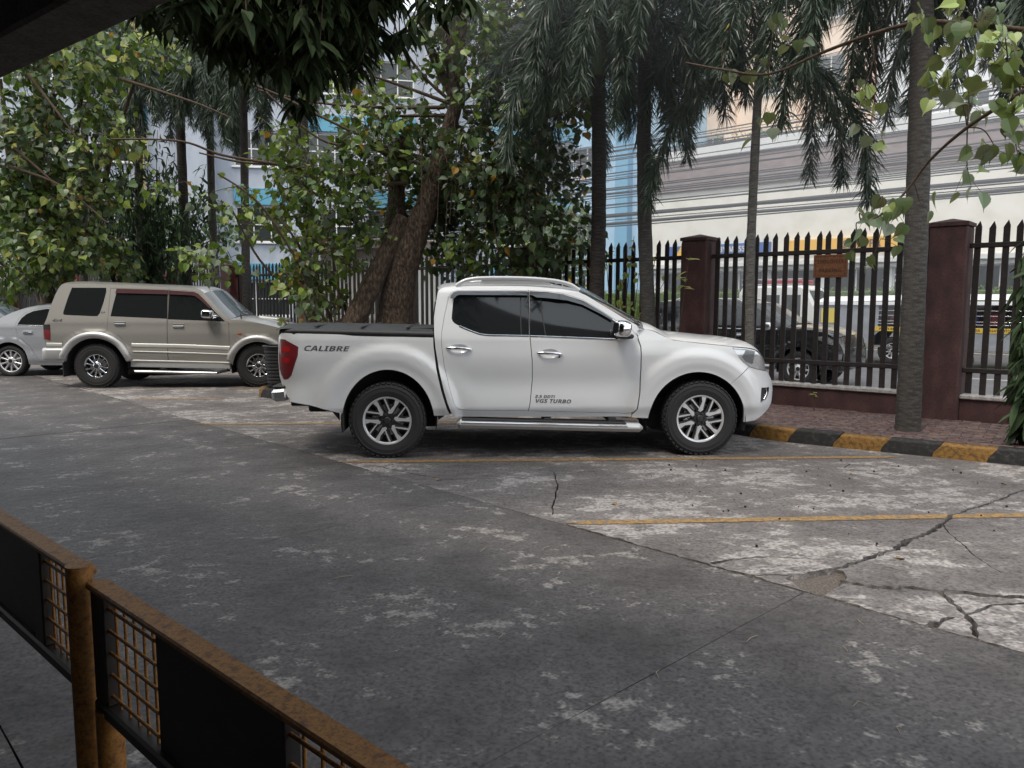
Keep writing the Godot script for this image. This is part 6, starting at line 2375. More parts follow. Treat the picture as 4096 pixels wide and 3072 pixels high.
	put("roof", b, mat("white_roof", col(0.75, 0.76, 0.78), 0.4), o)
	b = B.new()
	b.box(Vector3(3.3, 1.76, 0.93), Vector3(6.8, 0.1, 0.05), 0.01)
	both("roof_edge", b, mat("white_roof"), o)
	for y in [1.18, 1.26, 1.42, 1.56]:
		b = B.new()
		b.tube(PackedVector3Array([Vector3(1.75, y, 0.885), Vector3(6.1, y, 0.885)]), PackedFloat32Array([0.014, 0.014]), 8)
		put("window_rail", b, mats.chrome, o)
	b = B.new()
	b.box(Vector3(3.9, 1.03, 0.9), Vector3(4.6, 0.13, 0.012), 0.003)
	var bandm := put("yellow_band", b, mat("band_yellow", col(0.55, 0.38, 0.05), 0.5), o)
	b = B.new()
	for k in 5:
		b.add(letters("PASAY ROTONDA", 0.07, 0.004), Transform3D(Basis(), Vector3(1.8 + k * 0.9, 1.0, 0.906)))
	put("lettering", b, mat("sign_brown"), bandm)
	for q in [[0.12, 1.18, 0.42, 0.44], [0.16, 0.72, 0.34, 0.3]]:
		b = B.new()
		b.box(Vector3(q[0] + q[2] * 0.5, q[1] + q[3] * 0.5, 0.9), Vector3(q[2], q[3], 0.012), 0.002)
		put("route_board", b, mat("board_yellow", col(0.6, 0.47, 0.06), 0.6), o)
	for q in 6:
		b = B.new()
		superblob(b, Vector3(2.2 + q * 0.62, 1.3, 0.6), Vector3(0.2, 0.22, 0.14), 0.8)
		put("seat_back", b, mat("seat_%d" % (q % 2), [col(0.12, 0.02, 0.025), col(0.02, 0.02, 0.09)][q % 2], 0.7), o)
	for x in [2.15, 5.9]:
		make_wheel(o, "fan", 0.4, 0.22, 0.22, Vector3(x, 0.4, 0.72), 0.2)
		make_wheel(o, "fan", 0.4, 0.22, 0.22, Vector3(x, 0.4, -0.72), 0.2, true)
	b = B.new()
	b.prism(P([6.6, 0.45, 6.6, 1.15, 7.3, 1.1, 7.7, 1.0, 7.75, 0.5]), 1.3, Transform3D(Basis(), Vector3(0, 0, -0.65)), 0.06)
	put("bonnet", b, metal, o)

	# white rescue van with a red light bar
	o = thing("rescue_van", "small white van with a red light bar seen between the pickets", "van", street_at(-12.6, 28.0, -0.25))
	o.basis = street_basis()
	var vw := mat("van_white", col(0.72, 0.72, 0.7), 0.4)
	b = B.new()
	var vs := P([0.0, 0.4, 0.0, 2.1, 0.12, 2.3, 0.4, 2.38, 2.3, 2.38, 2.5, 2.25, 2.95, 1.35, 3.0, 0.4])
	b.prism(vs, 1.6, Transform3D(Basis(), Vector3(0, 0, -0.8)), 0.07)
	put("body", b, vw, o)
	for q in [[0.15, 1.35, 0.3, 0.7], [1.05, 1.3, 0.5, 0.75], [1.75, 1.3, 0.55, 0.75]]:
		b = B.new()
		b.box(Vector3(q[0] + q[2] * 0.5, q[1] + q[3] * 0.5, 0.8), Vector3(q[2], q[3], 0.02), 0.008)
		put("window", b, mats.clear_dark_glass, o)
	b = B.new()
	b.prism(P([2.56, 1.36, 2.52, 2.2, 2.54, 2.2, 2.98, 1.36]), 1.3, Transform3D(Basis(), Vector3(0, 0, -0.65)))
	put("windscreen", b, mats.clear_dark_glass, o)
	b = B.new()
	b.box(Vector3(1.5, 2.5, 0.0), Vector3(1.5, 0.16, 1.2), 0.04)
	put("light_bar", b, mats.red_plastic, o)
	b = B.new()
	for y in [2.42, 2.6]:
		b.tube(PackedVector3Array([Vector3(0.1, y, 0.72), Vector3(2.3, y, 0.72)]), PackedFloat32Array([0.02, 0.02]), 6)
	put("roof_rack", b, mats.satin_chrome, o)
	for x in [0.5, 2.4]:
		make_wheel(o, "fan", 0.32, 0.19, 0.2, Vector3(x, 0.32, 0.72), 0.2)
	b = B.new()
	for k in 4:
		b.box(Vector3(2.0, 0.75 + k * 0.13, 0.803), Vector3(1.5, 0.012, 0.012))
	put("side_rib", b, mats.silver_trim, o)

	# riders
	var bs := street_basis()
	var p1 := street_at(-5.15, 23.3, -0.25)
	motorcycle("motorcycle", "motorcycle with a teal side panel under the dark clothed rider", p1, bs, mat("teal_plastic", col(0.02, 0.2, 0.17), 0.4), false)
	rider("person", "rider in dark clothes and pale shoes on a motorcycle, right of the tall pillar", p1, bs, Color(0.018, 0.02, 0.022), Color(0.03, 0.04, 0.05), mats.black_paint)
	var p2 := street_at(-10.7, 23.6, -0.25)
	motorcycle("motorcycle", "motorcycle of the green jacketed rider, mostly behind the black car", p2, bs, mats.black_plastic, false)
	rider("person", "rider in a green jacket behind the black street car", p2, bs, Color(0.03, 0.2, 0.1), Color(0.03, 0.03, 0.035), mat("green_helmet", col(0.02, 0.16, 0.11), 0.3))
	o = thing("delivery_box", "green delivery box carried behind the green jacketed rider", "box", p2)
	o.basis = bs
	b = B.new()
	b.box(Vector3(-0.68, 1.06, 0), Vector3(0.52, 0.5, 0.52), 0.04)
	put("case", b, mat("box_green", col(0.015, 0.24, 0.1), 0.45), o)
	b = B.new()
	b.box(Vector3(-0.68, 1.3, 0), Vector3(0.55, 0.06, 0.55), 0.02)
	put("lid", b, mat("box_green"), o)
	b = B.new()
	b.add(letters("FOOD", 0.1, 0.004), Transform3D(Basis(), Vector3(-0.86, 1.02, 0.26)))
	put("lettering", b, mat("window_white"), o)
	var p3 := street_at(-12.35, 26.6, -0.25)
	rider("person", "person in navy work clothes beside the white van", p3, bs, Color(0.015, 0.02, 0.05), Color(0.015, 0.02, 0.05), mat("navy_cap", col(0.01, 0.015, 0.04), 0.7))
	motorcycle("motorcycle", "motorcycle under the person in navy beside the white van", p3, bs, mats.black_plastic, false)
	# white hatch seen over the black bonnet
	saloon("saloon_car", "white saloon car on the middle lane behind the black car's bonnet", street_at(-11.8, 21.2, -0.25), 0.0, mats.white_paint).basis = bs

# ---------------------------------------------------------------- leaves
func leaf_fig(curl := 0.1) -> Mesh:  # heart shaped with a drip tip, unit length along z, folded on the midrib
	var half := P([0.0, 0.0, 0.2, -0.07, 0.39, 0.06, 0.45, 0.24, 0.41, 0.42, 0.28, 0.6, 0.13, 0.74, 0.045, 0.84, 0.0, 1.08])
	var mid := P([0.0, 0.0, 0.0, 0.12, 0.0, 0.24, 0.0, 0.42, 0.0, 0.6, 0.0, 0.74, 0.0, 0.84, 0.0, 1.08])
	var b := B.new()
	b.colored = true
	var lift := func(p: Vector2, s: float) -> Vector3: return Vector3(p.x * s, 0.22 * absf(p.x) - curl * p.y * p.y, p.y)
	for s in [-1.0, 1.0]:
		for i in range(1, half.size() - 1):
			var a: Vector3 = lift.call(mid[maxi(i - 1, 0)], s)
			var c: Vector3 = lift.call(mid[i], s)
			var p: Vector3 = lift.call(half[i], s)
			var q: Vector3 = lift.call(half[i + 1], s)
			b.flat(a, p, q, Vector3.UP)
			b.flat(a, q, c, Vector3.UP)
	return b.mesh()

func leaf_lance(width := 0.11) -> Mesh:  # long narrow leaf, unit length
	var b := B.new()
	b.colored = true
	var z := [0.0, 0.2, 0.45, 0.7, 0.88, 1.0]
	var w := [0.12, 0.8, 1.0, 0.75, 0.35, 0.0]
	for s in [-1.0, 1.0]:
		for i in 5:
			var y0: float = -0.22 * z[i] * z[i]
			var y1: float = -0.22 * z[i + 1] * z[i + 1]
			var a := Vector3(0, y0, z[i])
			var d := Vector3(0, y1, z[i + 1])
			var p := Vector3(w[i] * width * s, y0 + w[i] * width * 0.35, z[i])
			var q := Vector3(w[i + 1] * width * s, y1 + w[i + 1] * width * 0.35, z[i + 1])
			b.flat(a, p, q, Vector3.UP)
			b.flat(a, q, d, Vector3.UP)
	return b.mesh()

func aim(dir: Vector3, up: Vector3, scale: float, where: Vector3) -> Transform3D:
	var z := dir.normalized()
	var x := up.cross(z)
	x = x.normalized() if x.length() > 0.01 else z.cross(Vector3.RIGHT).normalized()
	return Transform3D(Basis(x, z.cross(x), z) * scale, where)

func rv(k := 1.0) -> Vector3:
	return Vector3(rng.randf_range(-1, 1), rng.randf_range(-1, 1), rng.randf_range(-1, 1)) * k

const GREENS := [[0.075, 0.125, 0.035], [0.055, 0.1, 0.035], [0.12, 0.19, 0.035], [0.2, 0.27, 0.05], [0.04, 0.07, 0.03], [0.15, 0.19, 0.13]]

func green(bright: float) -> Color:  # old, young and turned leaves; low bright paints shade into crown interiors
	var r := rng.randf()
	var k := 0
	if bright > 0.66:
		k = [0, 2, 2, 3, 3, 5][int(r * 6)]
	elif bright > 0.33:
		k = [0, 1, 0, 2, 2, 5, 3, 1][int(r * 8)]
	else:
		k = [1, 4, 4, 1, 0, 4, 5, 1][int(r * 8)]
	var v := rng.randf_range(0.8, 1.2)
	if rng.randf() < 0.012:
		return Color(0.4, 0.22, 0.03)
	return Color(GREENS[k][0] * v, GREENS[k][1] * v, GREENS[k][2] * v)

# twigs with hanging leaves filling an ellipsoid round c; results go into wood and leaves
func spray(c: Vector3, r: Vector3, count: int, size: float, bright: float, wood: B, leaves: Array, hang_down := 0.75) -> void:
	var left := count
	while left > 0:
		var d := rv()
		while d.length() > 1.0:
			d = rv()
		var p := c + d * r
		var out := (d * Vector3(1, 0.2, 1) + rv(0.8)).normalized()
		var length := rng.randf_range(0.3, 0.75)
		var n := mini(left, rng.randi_range(4, 8))
		var path := PackedVector3Array()
		for i in 5:
			var t := i / 4.0
			path.append(p + out * length * (t - 0.5) + Vector3(0, 0.1 * t - 0.28 * t * t, 0) * length + rv(0.012))
		wood.tube(path, taper(5, 0.006, 0.0025), 4, false)
		for i in n:
			var t := (i + rng.randf()) / n * 4.0
			var k := mini(int(t), 3)
			var q := path[k].lerp(path[k + 1], t - k)
			var tip := (out * 0.5 + rv(0.75) + Vector3.DOWN * hang_down * rng.randf_range(-0.1, 1.9)).normalized()
			var s := size * rng.randf_range(0.4, 1.35)
			var stalk := (tip + Vector3.UP * 0.5 + rv(0.4)).normalized() * s * 0.55
			wood.tube(PackedVector3Array([q, q + stalk]), PackedFloat32Array([0.0022, 0.0016]), 3, false)
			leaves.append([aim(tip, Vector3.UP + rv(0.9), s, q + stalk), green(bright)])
		left -= n

# the leaves that show largest become parts, the rest one mass
func leaf_out(o: Node3D, leaves: Array, mesh: Mesh, m: Material, singles := 300, other: Mesh = null) -> void:
	for l in leaves:
		var p: Vector3 = l[0].origin
		var seen := absf(p.x) < -p.z * 0.66
		l.append(l[0].basis.x.length() / maxf(0.5, (p - EYE).length()) * (1.0 if seen else 0.01))
	leaves.sort_custom(func(a, b): return a[2] > b[2])
	var inv := o.transform.affine_inverse()
	var tone := {}
	for i in mini(singles, leaves.size()):
		var c: Color = leaves[i][1]
		var key := "%s_%d" % [m.resource_name, int(c.g * 40) * 40 + int(c.r * 40)]
		if not mats.has(key):
			var d: StandardMaterial3D = m.duplicate()
			d.resource_name = key
			d.albedo_color = c.linear_to_srgb()
			d.vertex_color_use_as_albedo = false
			mats[key] = d
		piece("leaf", i, mesh if i % 2 or other == null else other, mats[key], o, inv * leaves[i][0])
	var where := []
	var tints := PackedColorArray()
	for i in range(singles, leaves.size()):
		where.append(inv * leaves[i][0])
		tints.append(leaves[i][1])
	if where.size():
		many("leaves", mesh, m, where, o, tints)

func limb(o: Node3D, called: String, pts: Array, r0: float, r1: float, m: Material, sides := 10, gnarl := 0.0) -> void:
	var path := curve(pts, 6)
	var radii := taper(path.size(), r0, r1)
	for i in path.size():
		radii[i] *= 1.0 + rng.randf_range(-gnarl, gnarl)
	var b := B.new()
	b.tube(path, radii, sides)
	for i in b.v.size():
		b.v[i] -= o.position
	put(called, b, m, o)

# ---------------------------------------------------------------- palms
var frond_meshes := []

func make_fronds() -> void:
	# plume of leaflets standing round a drooping midrib; four habits from raised to hanging
	for habit in 4:
		var b := B.new()
		b.colored = true
		var path := PackedVector3Array()
		var p := Vector3.ZERO
		var rise: float = [1.15, 0.75, 0.35, -0.2][habit]
		var length: float = [2.1, 2.5, 2.6, 2.4][habit]
		var steps := 22
		for i in steps + 1:
			path.append(p)
			var t := float(i) / steps
			var a: float = rise - [2.0, 2.5, 2.35, 1.5][habit] * pow(t, 0.85)
			a = maxf(a, -1.52)
			p += Vector3(cos(a), sin(a), 0.05 * sin(t * 5 + habit)) * length / steps
		b.tint = Color(0.8, 0.95, 0.6)
		b.tube(path, taper(path.size(), 0.02, 0.004), 5, false)
		var count := 560
		for i in count:
			var t := 0.14 + 0.86 * (i + rng.randf()) / count
			var k := mini(int(t * steps), steps - 1)
			var q := path[k].lerp(path[k + 1], t * steps - k)
			var fwd := (path[k + 1] - path[k]).normalized()
			var side := fwd.cross(Vector3(0, 0, 1)).normalized()
			var ang := rng.randf() * TAU
			var round_ := (side * cos(ang) + Vector3(0, 0, 1) * sin(ang) * 1.5).normalized()
			var dir := (fwd * rng.randf_range(0.35, 1.1) + round_ * rng.randf_range(0.45, 0.95) + rv(0.15)).normalized()
			var ll := 0.42 * (1.0 - 0.55 * absf(t - 0.4) / 0.6) * rng.randf_range(0.75, 1.15)
			var w := rng.randf_range(0.0055, 0.01)
			var across := dir.cross(rv()).normalized()
			var e := q + dir * ll * 0.55 + Vector3.DOWN * ll * 0.06
			var f := q + dir * ll * 0.95 + Vector3.DOWN * ll * rng.randf_range(0.2, 0.45)
			var nrm := across.cross(dir).normalized()
			if nrm.y < 0:
				nrm = -nrm
			var v := rng.randf_range(0.75, 1.3)
			b.tint = Color(v, v, v * rng.randf_range(0.85, 1.1))
			b.flat(q - across * w * 0.4, q + across * w * 0.4, e + across * w, nrm)
			b.flat(q - across * w * 0.4, e + across * w, e - across * w, nrm)
			b.flat(e - across * w, e + across * w, f, nrm)
		frond_meshes.append(b.mesh())

func palm(label: String, base: Vector3, crown: Vector3, r: float, fronds: int, bark: Material, leaf: Material, habit_low := 0) -> void:
	var o := thing("palm_tree", label, "palm tree", base, 0.0, "palm trees along the fence")
	var top := crown - base
	var mid := top * 0.5 + rv(0.06)
	var path := curve([Vector3(0, -0.1, 0), Vector3(0, 0.25, 0) + top * 0.02, mid, top], 14)
	var radii := PackedFloat32Array()
	for i in path.size():
		var t := float(i) / (path.size() - 1)
		radii.append(r * (1.0 + 0.35 * exp(-t * 14.0) - 0.22 * t) * (1.0 + (0.03 if i % 2 else -0.02)))
	var b := B.new()
	b.tube(path, radii, 16)
	put("trunk", b, bark, o)
	b = B.new()
	var up := (path[-1] - path[-4]).normalized()
	b.tube(PackedVector3Array([path[-1] - up * 0.1, path[-1] + up * 0.25, path[-1] + up * 0.7]), PackedFloat32Array([r * 0.9, r * 0.75, r * 0.3]), 12)
	put("crown_shaft", b, mat("crown_shaft_green", col(0.09, 0.12, 0.05), 0.5), o)
	for i in fronds:
		var h := clampi(habit_low + int(rng.randf() * (4 - habit_low)), 0, 3)
		var turn := i * 2.399 + rng.randf_range(-0.3, 0.3)
		var tr := Transform3D(Basis(Vector3.UP, turn) * Basis(Vector3.RIGHT, rng.randf_range(-0.25, 0.25)) * Basis.from_scale(Vector3.ONE * rng.randf_range(0.85, 1.15)), top + up * rng.randf_range(0.2, 0.6))
		piece("frond", i, frond_meshes[h], leaf, o, tr)

# ---------------------------------------------------------------- all the planting
func build_plants() -> void:
	var bark := surf("bark", ramp(0.03, 5, 111, [0.0, Color(0.17, 0.13, 0.1), 0.5, Color(0.33, 0.27, 0.22), 0.75, Color(0.43, 0.38, 0.32), 1.0, Color(0.52, 0.47, 0.41)], 512), Vector3(1.3, 0.5, 1.3), 0.95, grain_tex, 3.0)
	bark.heightmap_enabled = true
	bark.heightmap_texture = ramp(0.05, 5, 112, [0.0, Color(0, 0, 0), 1.0, Color(1, 1, 1)], 512)
	bark.heightmap_scale = 2.5
	var twig := surf("twig_bark", ramp(0.05, 4, 113, [0.0, Color(0.2, 0.16, 0.13), 0.5, Color(0.32, 0.26, 0.21), 1.0, Color(0.43, 0.36, 0.3)], 256), Vector3.ONE * 2.5, 0.9)
	var palm_bark := surf("palm_bark", ramp(0.04, 4, 114, [0.0, Color(0.2, 0.19, 0.18), 0.5, Color(0.29, 0.28, 0.27), 1.0, Color(0.38, 0.37, 0.35)], 256), Vector3(0.6, 3.0, 0.6), 0.9, grain_tex, 2.0)
	var dark_bark := surf("dark_palm_bark", ramp(0.04, 4, 115, [0.0, Color(0.12, 0.11, 0.1), 0.5, Color(0.22, 0.2, 0.19), 1.0, Color(0.33, 0.31, 0.29)], 256), Vector3(0.6, 3.0, 0.6), 0.9, grain_tex, 2.0)
	var fig_leaf := leaf_mat("fig_leaf", Color(1, 1, 1), 0.75)
	var near_leaf := leaf_mat("near_fig_leaf", Color(1, 1, 1), 0.4)
	var hazed_bark := surf("hazed_palm_bark", ramp(0.04, 4, 116, [0.0, Color(0.34, 0.33, 0.31), 0.5, Color(0.46, 0.45, 0.43), 1.0, Color(0.55, 0.54, 0.52)], 256), Vector3(0.6, 3.0, 0.6), 0.9, grain_tex, 2.0)  # palm bark lightened to imitate haze on the slender trunk
	var frond_leaf := leaf_mat("frond_leaf", col(0.055, 0.085, 0.057), 0.6)
	var dark_leaf := leaf_mat("dark_leaf", Color(1, 1, 1), 0.15)
	dark_leaf.roughness = 0.75
	dark_leaf.metallic_specular = 0.25
	var heart := leaf_fig()
	var lance := leaf_lance()
	make_fronds()

	# --- the big leaning fig behind the truck
	var o := thing("fig_tree", "big leaning fig tree with buttress roots behind the truck's load bed", "tree", at(850, 700, -12.8) * Vector3(1, 0, 1) + Vector3(0, 0.1, 0))
	var z := -12.8
	var wood := B.new()
	var leaves := []
	var q := func(x: float, y: float, dz := 0.0) -> Vector3: return at(x, y, -12.8 + dz)
	limb(o, "trunk", [q.call(838, 880), q.call(846, 760), q.call(853, 680), q.call(866, 600), q.call(893, 515), q.call(926, 430), q.call(958, 320), q.call(988, 215)], 0.36, 0.1, bark, 18, 0.05)
	limb(o, "trunk", [q.call(848, 600, -0.3), q.call(852, 520, -0.35), q.call(856, 440, -0.4), q.call(858, 370, -0.4), q.call(866, 290, -0.3)], 0.22, 0.08, bark, 14, 0.05)
	limb(o, "buttress_root", [q.call(690, 860, 0.5), q.call(752, 722, 0.4), q.call(800, 620, 0.25), q.call(838, 540, 0.1), q.call(872, 470)], 0.2, 0.13, bark, 12, 0.06)
	# upright limbs from the fork
	for l in [[[988, 225], [940, 130], [915, 60], [895, -60], 0.085, 0.055], [[988, 225], [968, 120], [952, 0], [940, -90], 0.075, 0.055], [[990, 225], [992, 110], [1000, 0], [1004, -90], 0.11, 0.08], [[990, 230], [975, 90], [985, -80], [990, -120], 0.05, 0.035], [[1000, 215], [1075, 150], [1150, 90], [1230, 20], 0.05, 0.03]]:
		limb(o, "limb", [q.call(l[0][0], l[0][1]), q.call(l[1][0], l[1][1], rng.randf_range(-0.2, 0.2)), q.call(l[2][0], l[2][1], rng.randf_range(-0.4, 0.4)), q.call(l[3][0], l[3][1], rng.randf_range(-0.6, 0.6))], l[4], l[5], bark, 10, 0.03)
	# long whips that lean out to the left and right
	for l in [
		[[975, 225], [880, 190], [790, 160], [705, 140]], [[960, 232], [820, 232], [690, 222], [560, 195]], [[930, 345], [830, 315], [720, 265], [600, 205], [500, 165]], [[920, 360], [800, 320], [690, 300], [560, 185]],
		[[850, 400], [720, 375], [600, 355], [480, 335], [390, 305], [240, 300]], [[880, 395], [760, 395], [640, 360], [520, 350], [430, 330]], [[840, 560], [720, 700], [640, 560], [560, 440], [470, 375]],
		[[980, 250], [900, 250], [820, 250], [770, 235]], [[985, 228], [920, 170], [870, 100], [845, 30]], [[1000, 232], [1090, 220], [1180, 190], [1290, 150]], [[1000, 250], [1080, 300], [1120, 360], [1150, 430]], [[985, 300], [1040, 370], [1060, 440], [1075, 540]],
		[[720, 705], [680, 600], [640, 520], [600, 470]], [[760, 705], [730, 620], [720, 560], [700, 470]], [[700, 700], [640, 640], [560, 560], [500, 450]], [[1000, 240], [1140, 250], [1230, 235], [1330, 130], [1370, 40]],
	]:
		var pts := []
		var dz := 0.0
		for p in l:
			pts.append(q.call(p[0], p[1], dz))
			dz += rng.randf_range(0.0, 0.35)
		limb(o, "branch", pts, 0.032, 0.012, twig, 7, 0.06)
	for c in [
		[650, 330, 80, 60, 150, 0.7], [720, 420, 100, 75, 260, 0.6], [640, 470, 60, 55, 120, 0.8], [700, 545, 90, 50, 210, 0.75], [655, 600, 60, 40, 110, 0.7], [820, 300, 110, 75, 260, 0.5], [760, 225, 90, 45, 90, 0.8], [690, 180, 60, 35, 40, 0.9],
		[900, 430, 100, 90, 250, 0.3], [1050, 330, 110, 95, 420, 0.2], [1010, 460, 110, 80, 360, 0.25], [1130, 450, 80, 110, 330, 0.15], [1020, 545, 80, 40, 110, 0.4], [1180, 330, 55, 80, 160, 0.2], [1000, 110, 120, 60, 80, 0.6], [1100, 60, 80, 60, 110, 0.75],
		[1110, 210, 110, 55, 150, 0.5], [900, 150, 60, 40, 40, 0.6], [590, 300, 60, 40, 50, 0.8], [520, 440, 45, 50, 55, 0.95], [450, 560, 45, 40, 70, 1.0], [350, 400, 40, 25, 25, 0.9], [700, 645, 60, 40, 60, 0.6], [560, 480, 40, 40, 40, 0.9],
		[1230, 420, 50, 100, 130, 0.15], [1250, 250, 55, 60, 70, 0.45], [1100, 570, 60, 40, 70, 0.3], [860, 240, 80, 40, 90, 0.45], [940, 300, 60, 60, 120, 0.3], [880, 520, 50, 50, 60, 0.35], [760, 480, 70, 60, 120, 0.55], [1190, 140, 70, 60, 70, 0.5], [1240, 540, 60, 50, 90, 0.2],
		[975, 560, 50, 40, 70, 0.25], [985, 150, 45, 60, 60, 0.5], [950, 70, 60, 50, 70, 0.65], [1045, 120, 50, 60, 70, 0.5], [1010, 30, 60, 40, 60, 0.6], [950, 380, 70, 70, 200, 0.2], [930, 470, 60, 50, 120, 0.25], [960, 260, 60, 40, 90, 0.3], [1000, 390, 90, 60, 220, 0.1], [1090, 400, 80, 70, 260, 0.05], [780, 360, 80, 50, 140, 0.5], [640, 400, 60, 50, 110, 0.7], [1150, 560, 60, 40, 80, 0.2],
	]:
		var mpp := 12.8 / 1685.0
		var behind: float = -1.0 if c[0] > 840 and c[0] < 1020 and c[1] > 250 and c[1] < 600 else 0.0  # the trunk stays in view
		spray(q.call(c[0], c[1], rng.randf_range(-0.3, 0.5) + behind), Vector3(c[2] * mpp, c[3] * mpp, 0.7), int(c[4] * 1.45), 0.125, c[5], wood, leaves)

	for i in 26:  # the crown goes on above the view
		spray(Vector3(rng.randf_range(-7.5, 3.5), rng.randf_range(7.6, 10.5), rng.randf_range(-15.5, -10.0)), Vector3(1.6, 0.9, 1.6), 130, 0.17, 0.5, wood, leaves)
	for i in wood.v.size():
		wood.v[i] -= o.position
	put("twigs", wood, twig, o).set_meta("kind", "stuff")
	leaf_out(o, leaves, heart, fig_leaf, 300, leaf_fig(0.38))
	# aerial roots hanging before the trunk
	for i in 9:
		var p: Vector3 = q.call(900 + rng.randf() * 190, 240 + rng.randf() * 90, 0.5)
		limb(o, "aerial_root", [p, p + Vector3(0.03, -0.6, 0.02), p + Vector3(-0.02, -1.2 - rng.randf() * 0.6, 0.03)], 0.008, 0.004, twig, 5, 0.1)

	# --- left: two younger figs and a dark bamboo clump over the parked cars
	var at_left := func(x: float, y: float, dz := 0.0) -> Vector3: return at(x, y, -17.0 + dz)
	o = thing("fig_tree", "leafy fig tree with leaning stems behind the silver saloon", "tree", at(110, 800, -18.5) * Vector3(1, 0, 1) + Vector3(0, 0.1, 0))
	wood = B.new()
	leaves = []
	for l in [[[120, 760], [90, 560], [40, 420], [10, 250], 0.2, 0.07], [[130, 740], [150, 560], [180, 440], [250, 270], 0.18, 0.06], [[110, 700], [60, 560], [30, 380], [0, 170], 0.1, 0.04], [[120, 720], [175, 480], [165, 300], [190, 120], 0.09, 0.04], [[140, 600], [200, 470], [270, 240], [300, 150], 0.06, 0.03], [[110, 650], [115, 480], [130, 320], [115, 200], 0.07, 0.03]]:
		limb(o, "stem", [at_left.call(l[0][0], l[0][1], -1.5), at_left.call(l[1][0], l[1][1], -1.0), at_left.call(l[2][0], l[2][1], -0.6), at_left.call(l[3][0], l[3][1], -0.2)], l[4], l[5], twig, 9, 0.06)
	for l in [[[260, 170], [340, 195], [430, 225], [500, 255]], [[30, 320], [100, 380], [170, 450]], [[20, 360], [130, 400], [230, 480]], [[60, 160], [130, 250], [190, 330]]]:
		var pts := []
		for p in l:
			pts.append(at_left.call(p[0], p[1], 1.2))
		limb(o, "branch", pts, 0.035, 0.012, twig, 7, 0.06)
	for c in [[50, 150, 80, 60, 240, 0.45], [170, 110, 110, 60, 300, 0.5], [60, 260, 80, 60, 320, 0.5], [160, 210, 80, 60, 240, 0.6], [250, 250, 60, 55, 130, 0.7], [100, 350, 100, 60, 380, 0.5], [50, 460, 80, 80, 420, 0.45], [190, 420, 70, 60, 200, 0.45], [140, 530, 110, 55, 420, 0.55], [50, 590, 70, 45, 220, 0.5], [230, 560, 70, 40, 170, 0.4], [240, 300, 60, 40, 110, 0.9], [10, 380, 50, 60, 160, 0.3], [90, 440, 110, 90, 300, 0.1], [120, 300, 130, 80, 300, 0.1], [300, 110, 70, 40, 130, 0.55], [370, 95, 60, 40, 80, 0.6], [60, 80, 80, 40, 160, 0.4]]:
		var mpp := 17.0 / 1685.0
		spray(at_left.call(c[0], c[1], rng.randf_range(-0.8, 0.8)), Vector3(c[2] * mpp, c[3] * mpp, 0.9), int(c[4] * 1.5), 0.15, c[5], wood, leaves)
	for i in wood.v.size():
		wood.v[i] -= o.position
	put("twigs", wood, twig, o).set_meta("kind", "stuff")
	leaf_out(o, leaves, heart, fig_leaf, 300, leaf_fig(0.38))

	o = thing("bamboo_clump", "dark bamboo-like clump above the champagne wagon's roof", "shrub", at(350, 780, -19.0) * Vector3(1, 0, 1) + Vector3(0, 0.1, 0))
	leaves = []
	for i in 34:
		var x := rng.randf_range(180, 470)
		var b0 := at(330 + (x - 330) * 0.5, 720, -19.0 + rng.randf_range(-0.7, 0.7))
		b0.y = 0.1
		var tip := at(x, rng.randf_range(280, 560), -18.6 + rng.randf_range(-0.9, 0.9))
		var mid := b0.lerp(tip, 0.6) + Vector3(0, 0.5, 0)
		limb(o, "cane", [b0, mid, tip], 0.014, 0.005, dark_bark, 5)
		for k in 100:
			var t := rng.randf_range(0.2, 1.0)
			var p := b0.lerp(mid, t * 1.6) if t < 0.6 else mid.lerp(tip, (t - 0.6) / 0.4)
			var v := rng.randf_range(0.6, 1.4)
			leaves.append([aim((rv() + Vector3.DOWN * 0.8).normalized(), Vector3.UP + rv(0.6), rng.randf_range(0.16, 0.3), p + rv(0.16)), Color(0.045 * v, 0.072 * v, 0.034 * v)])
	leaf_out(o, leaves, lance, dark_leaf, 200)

	# --- palms, from the right to the left
	var ground := func(x: float, y: float, zz: float) -> Vector3: return at(x, y, zz) * Vector3(1, 0, 1) + Vector3(0, 0.12, 0)
	palm("thick grey palm in front of the tall brown pillar, at the kerb", ground.call(1961, 925, -8.5), at(1996, -130, -8.6), 0.135, 18, palm_bark, frond_leaf, 1)
	palm("slender grey palm with haze painted into its bark, before the fence beside the notice board", ground.call(1622, 720, -10.6), at(1640, 150, -10.6), 0.07, 11, hazed_bark, frond_leaf)
	palm("grey palm just left of the pillar behind the truck's bonnet", ground.call(1408, 720, -11.4), at(1394, -20, -11.4), 0.118, 21, palm_bark, frond_leaf, 1)
	palm("dark trunked palm rising over the truck's windscreen", ground.call(1283, 720, -12.0), at(1293, 150, -12.0), 0.13, 19, dark_bark, frond_leaf, 1)
	palm("palm whose dark plumes hang right of the fig's fork", ground.call(1150, 720, -14.2), at(1185, 10, -14.2), 0.11, 21, dark_bark, frond_leaf, 1)
	palm("palm at the right edge with only its hanging fronds in view", ground.call(2300, 900, -9.6), at(2195, -120, -9.6), 0.12, 18, palm_bark, frond_leaf, 1)
	palm("grey ringed palm behind the champagne wagon's bonnet", ground.call(532, 720, -18.6), at(525, 180, -18.6), 0.11, 21, palm_bark, frond_leaf, 1)
	palm("brown palm trunk above the champagne wagon's roof front", ground.call(408, 720, -19.4), at(385, 170, -19.4), 0.13, 23, dark_bark, frond_leaf, 1)
	palm("palm left of the fig with its trunk among bright leaves", ground.call(665, 720, -16.6), at(650, 90, -16.6), 0.1, 19, palm_bark, frond_leaf, 1)
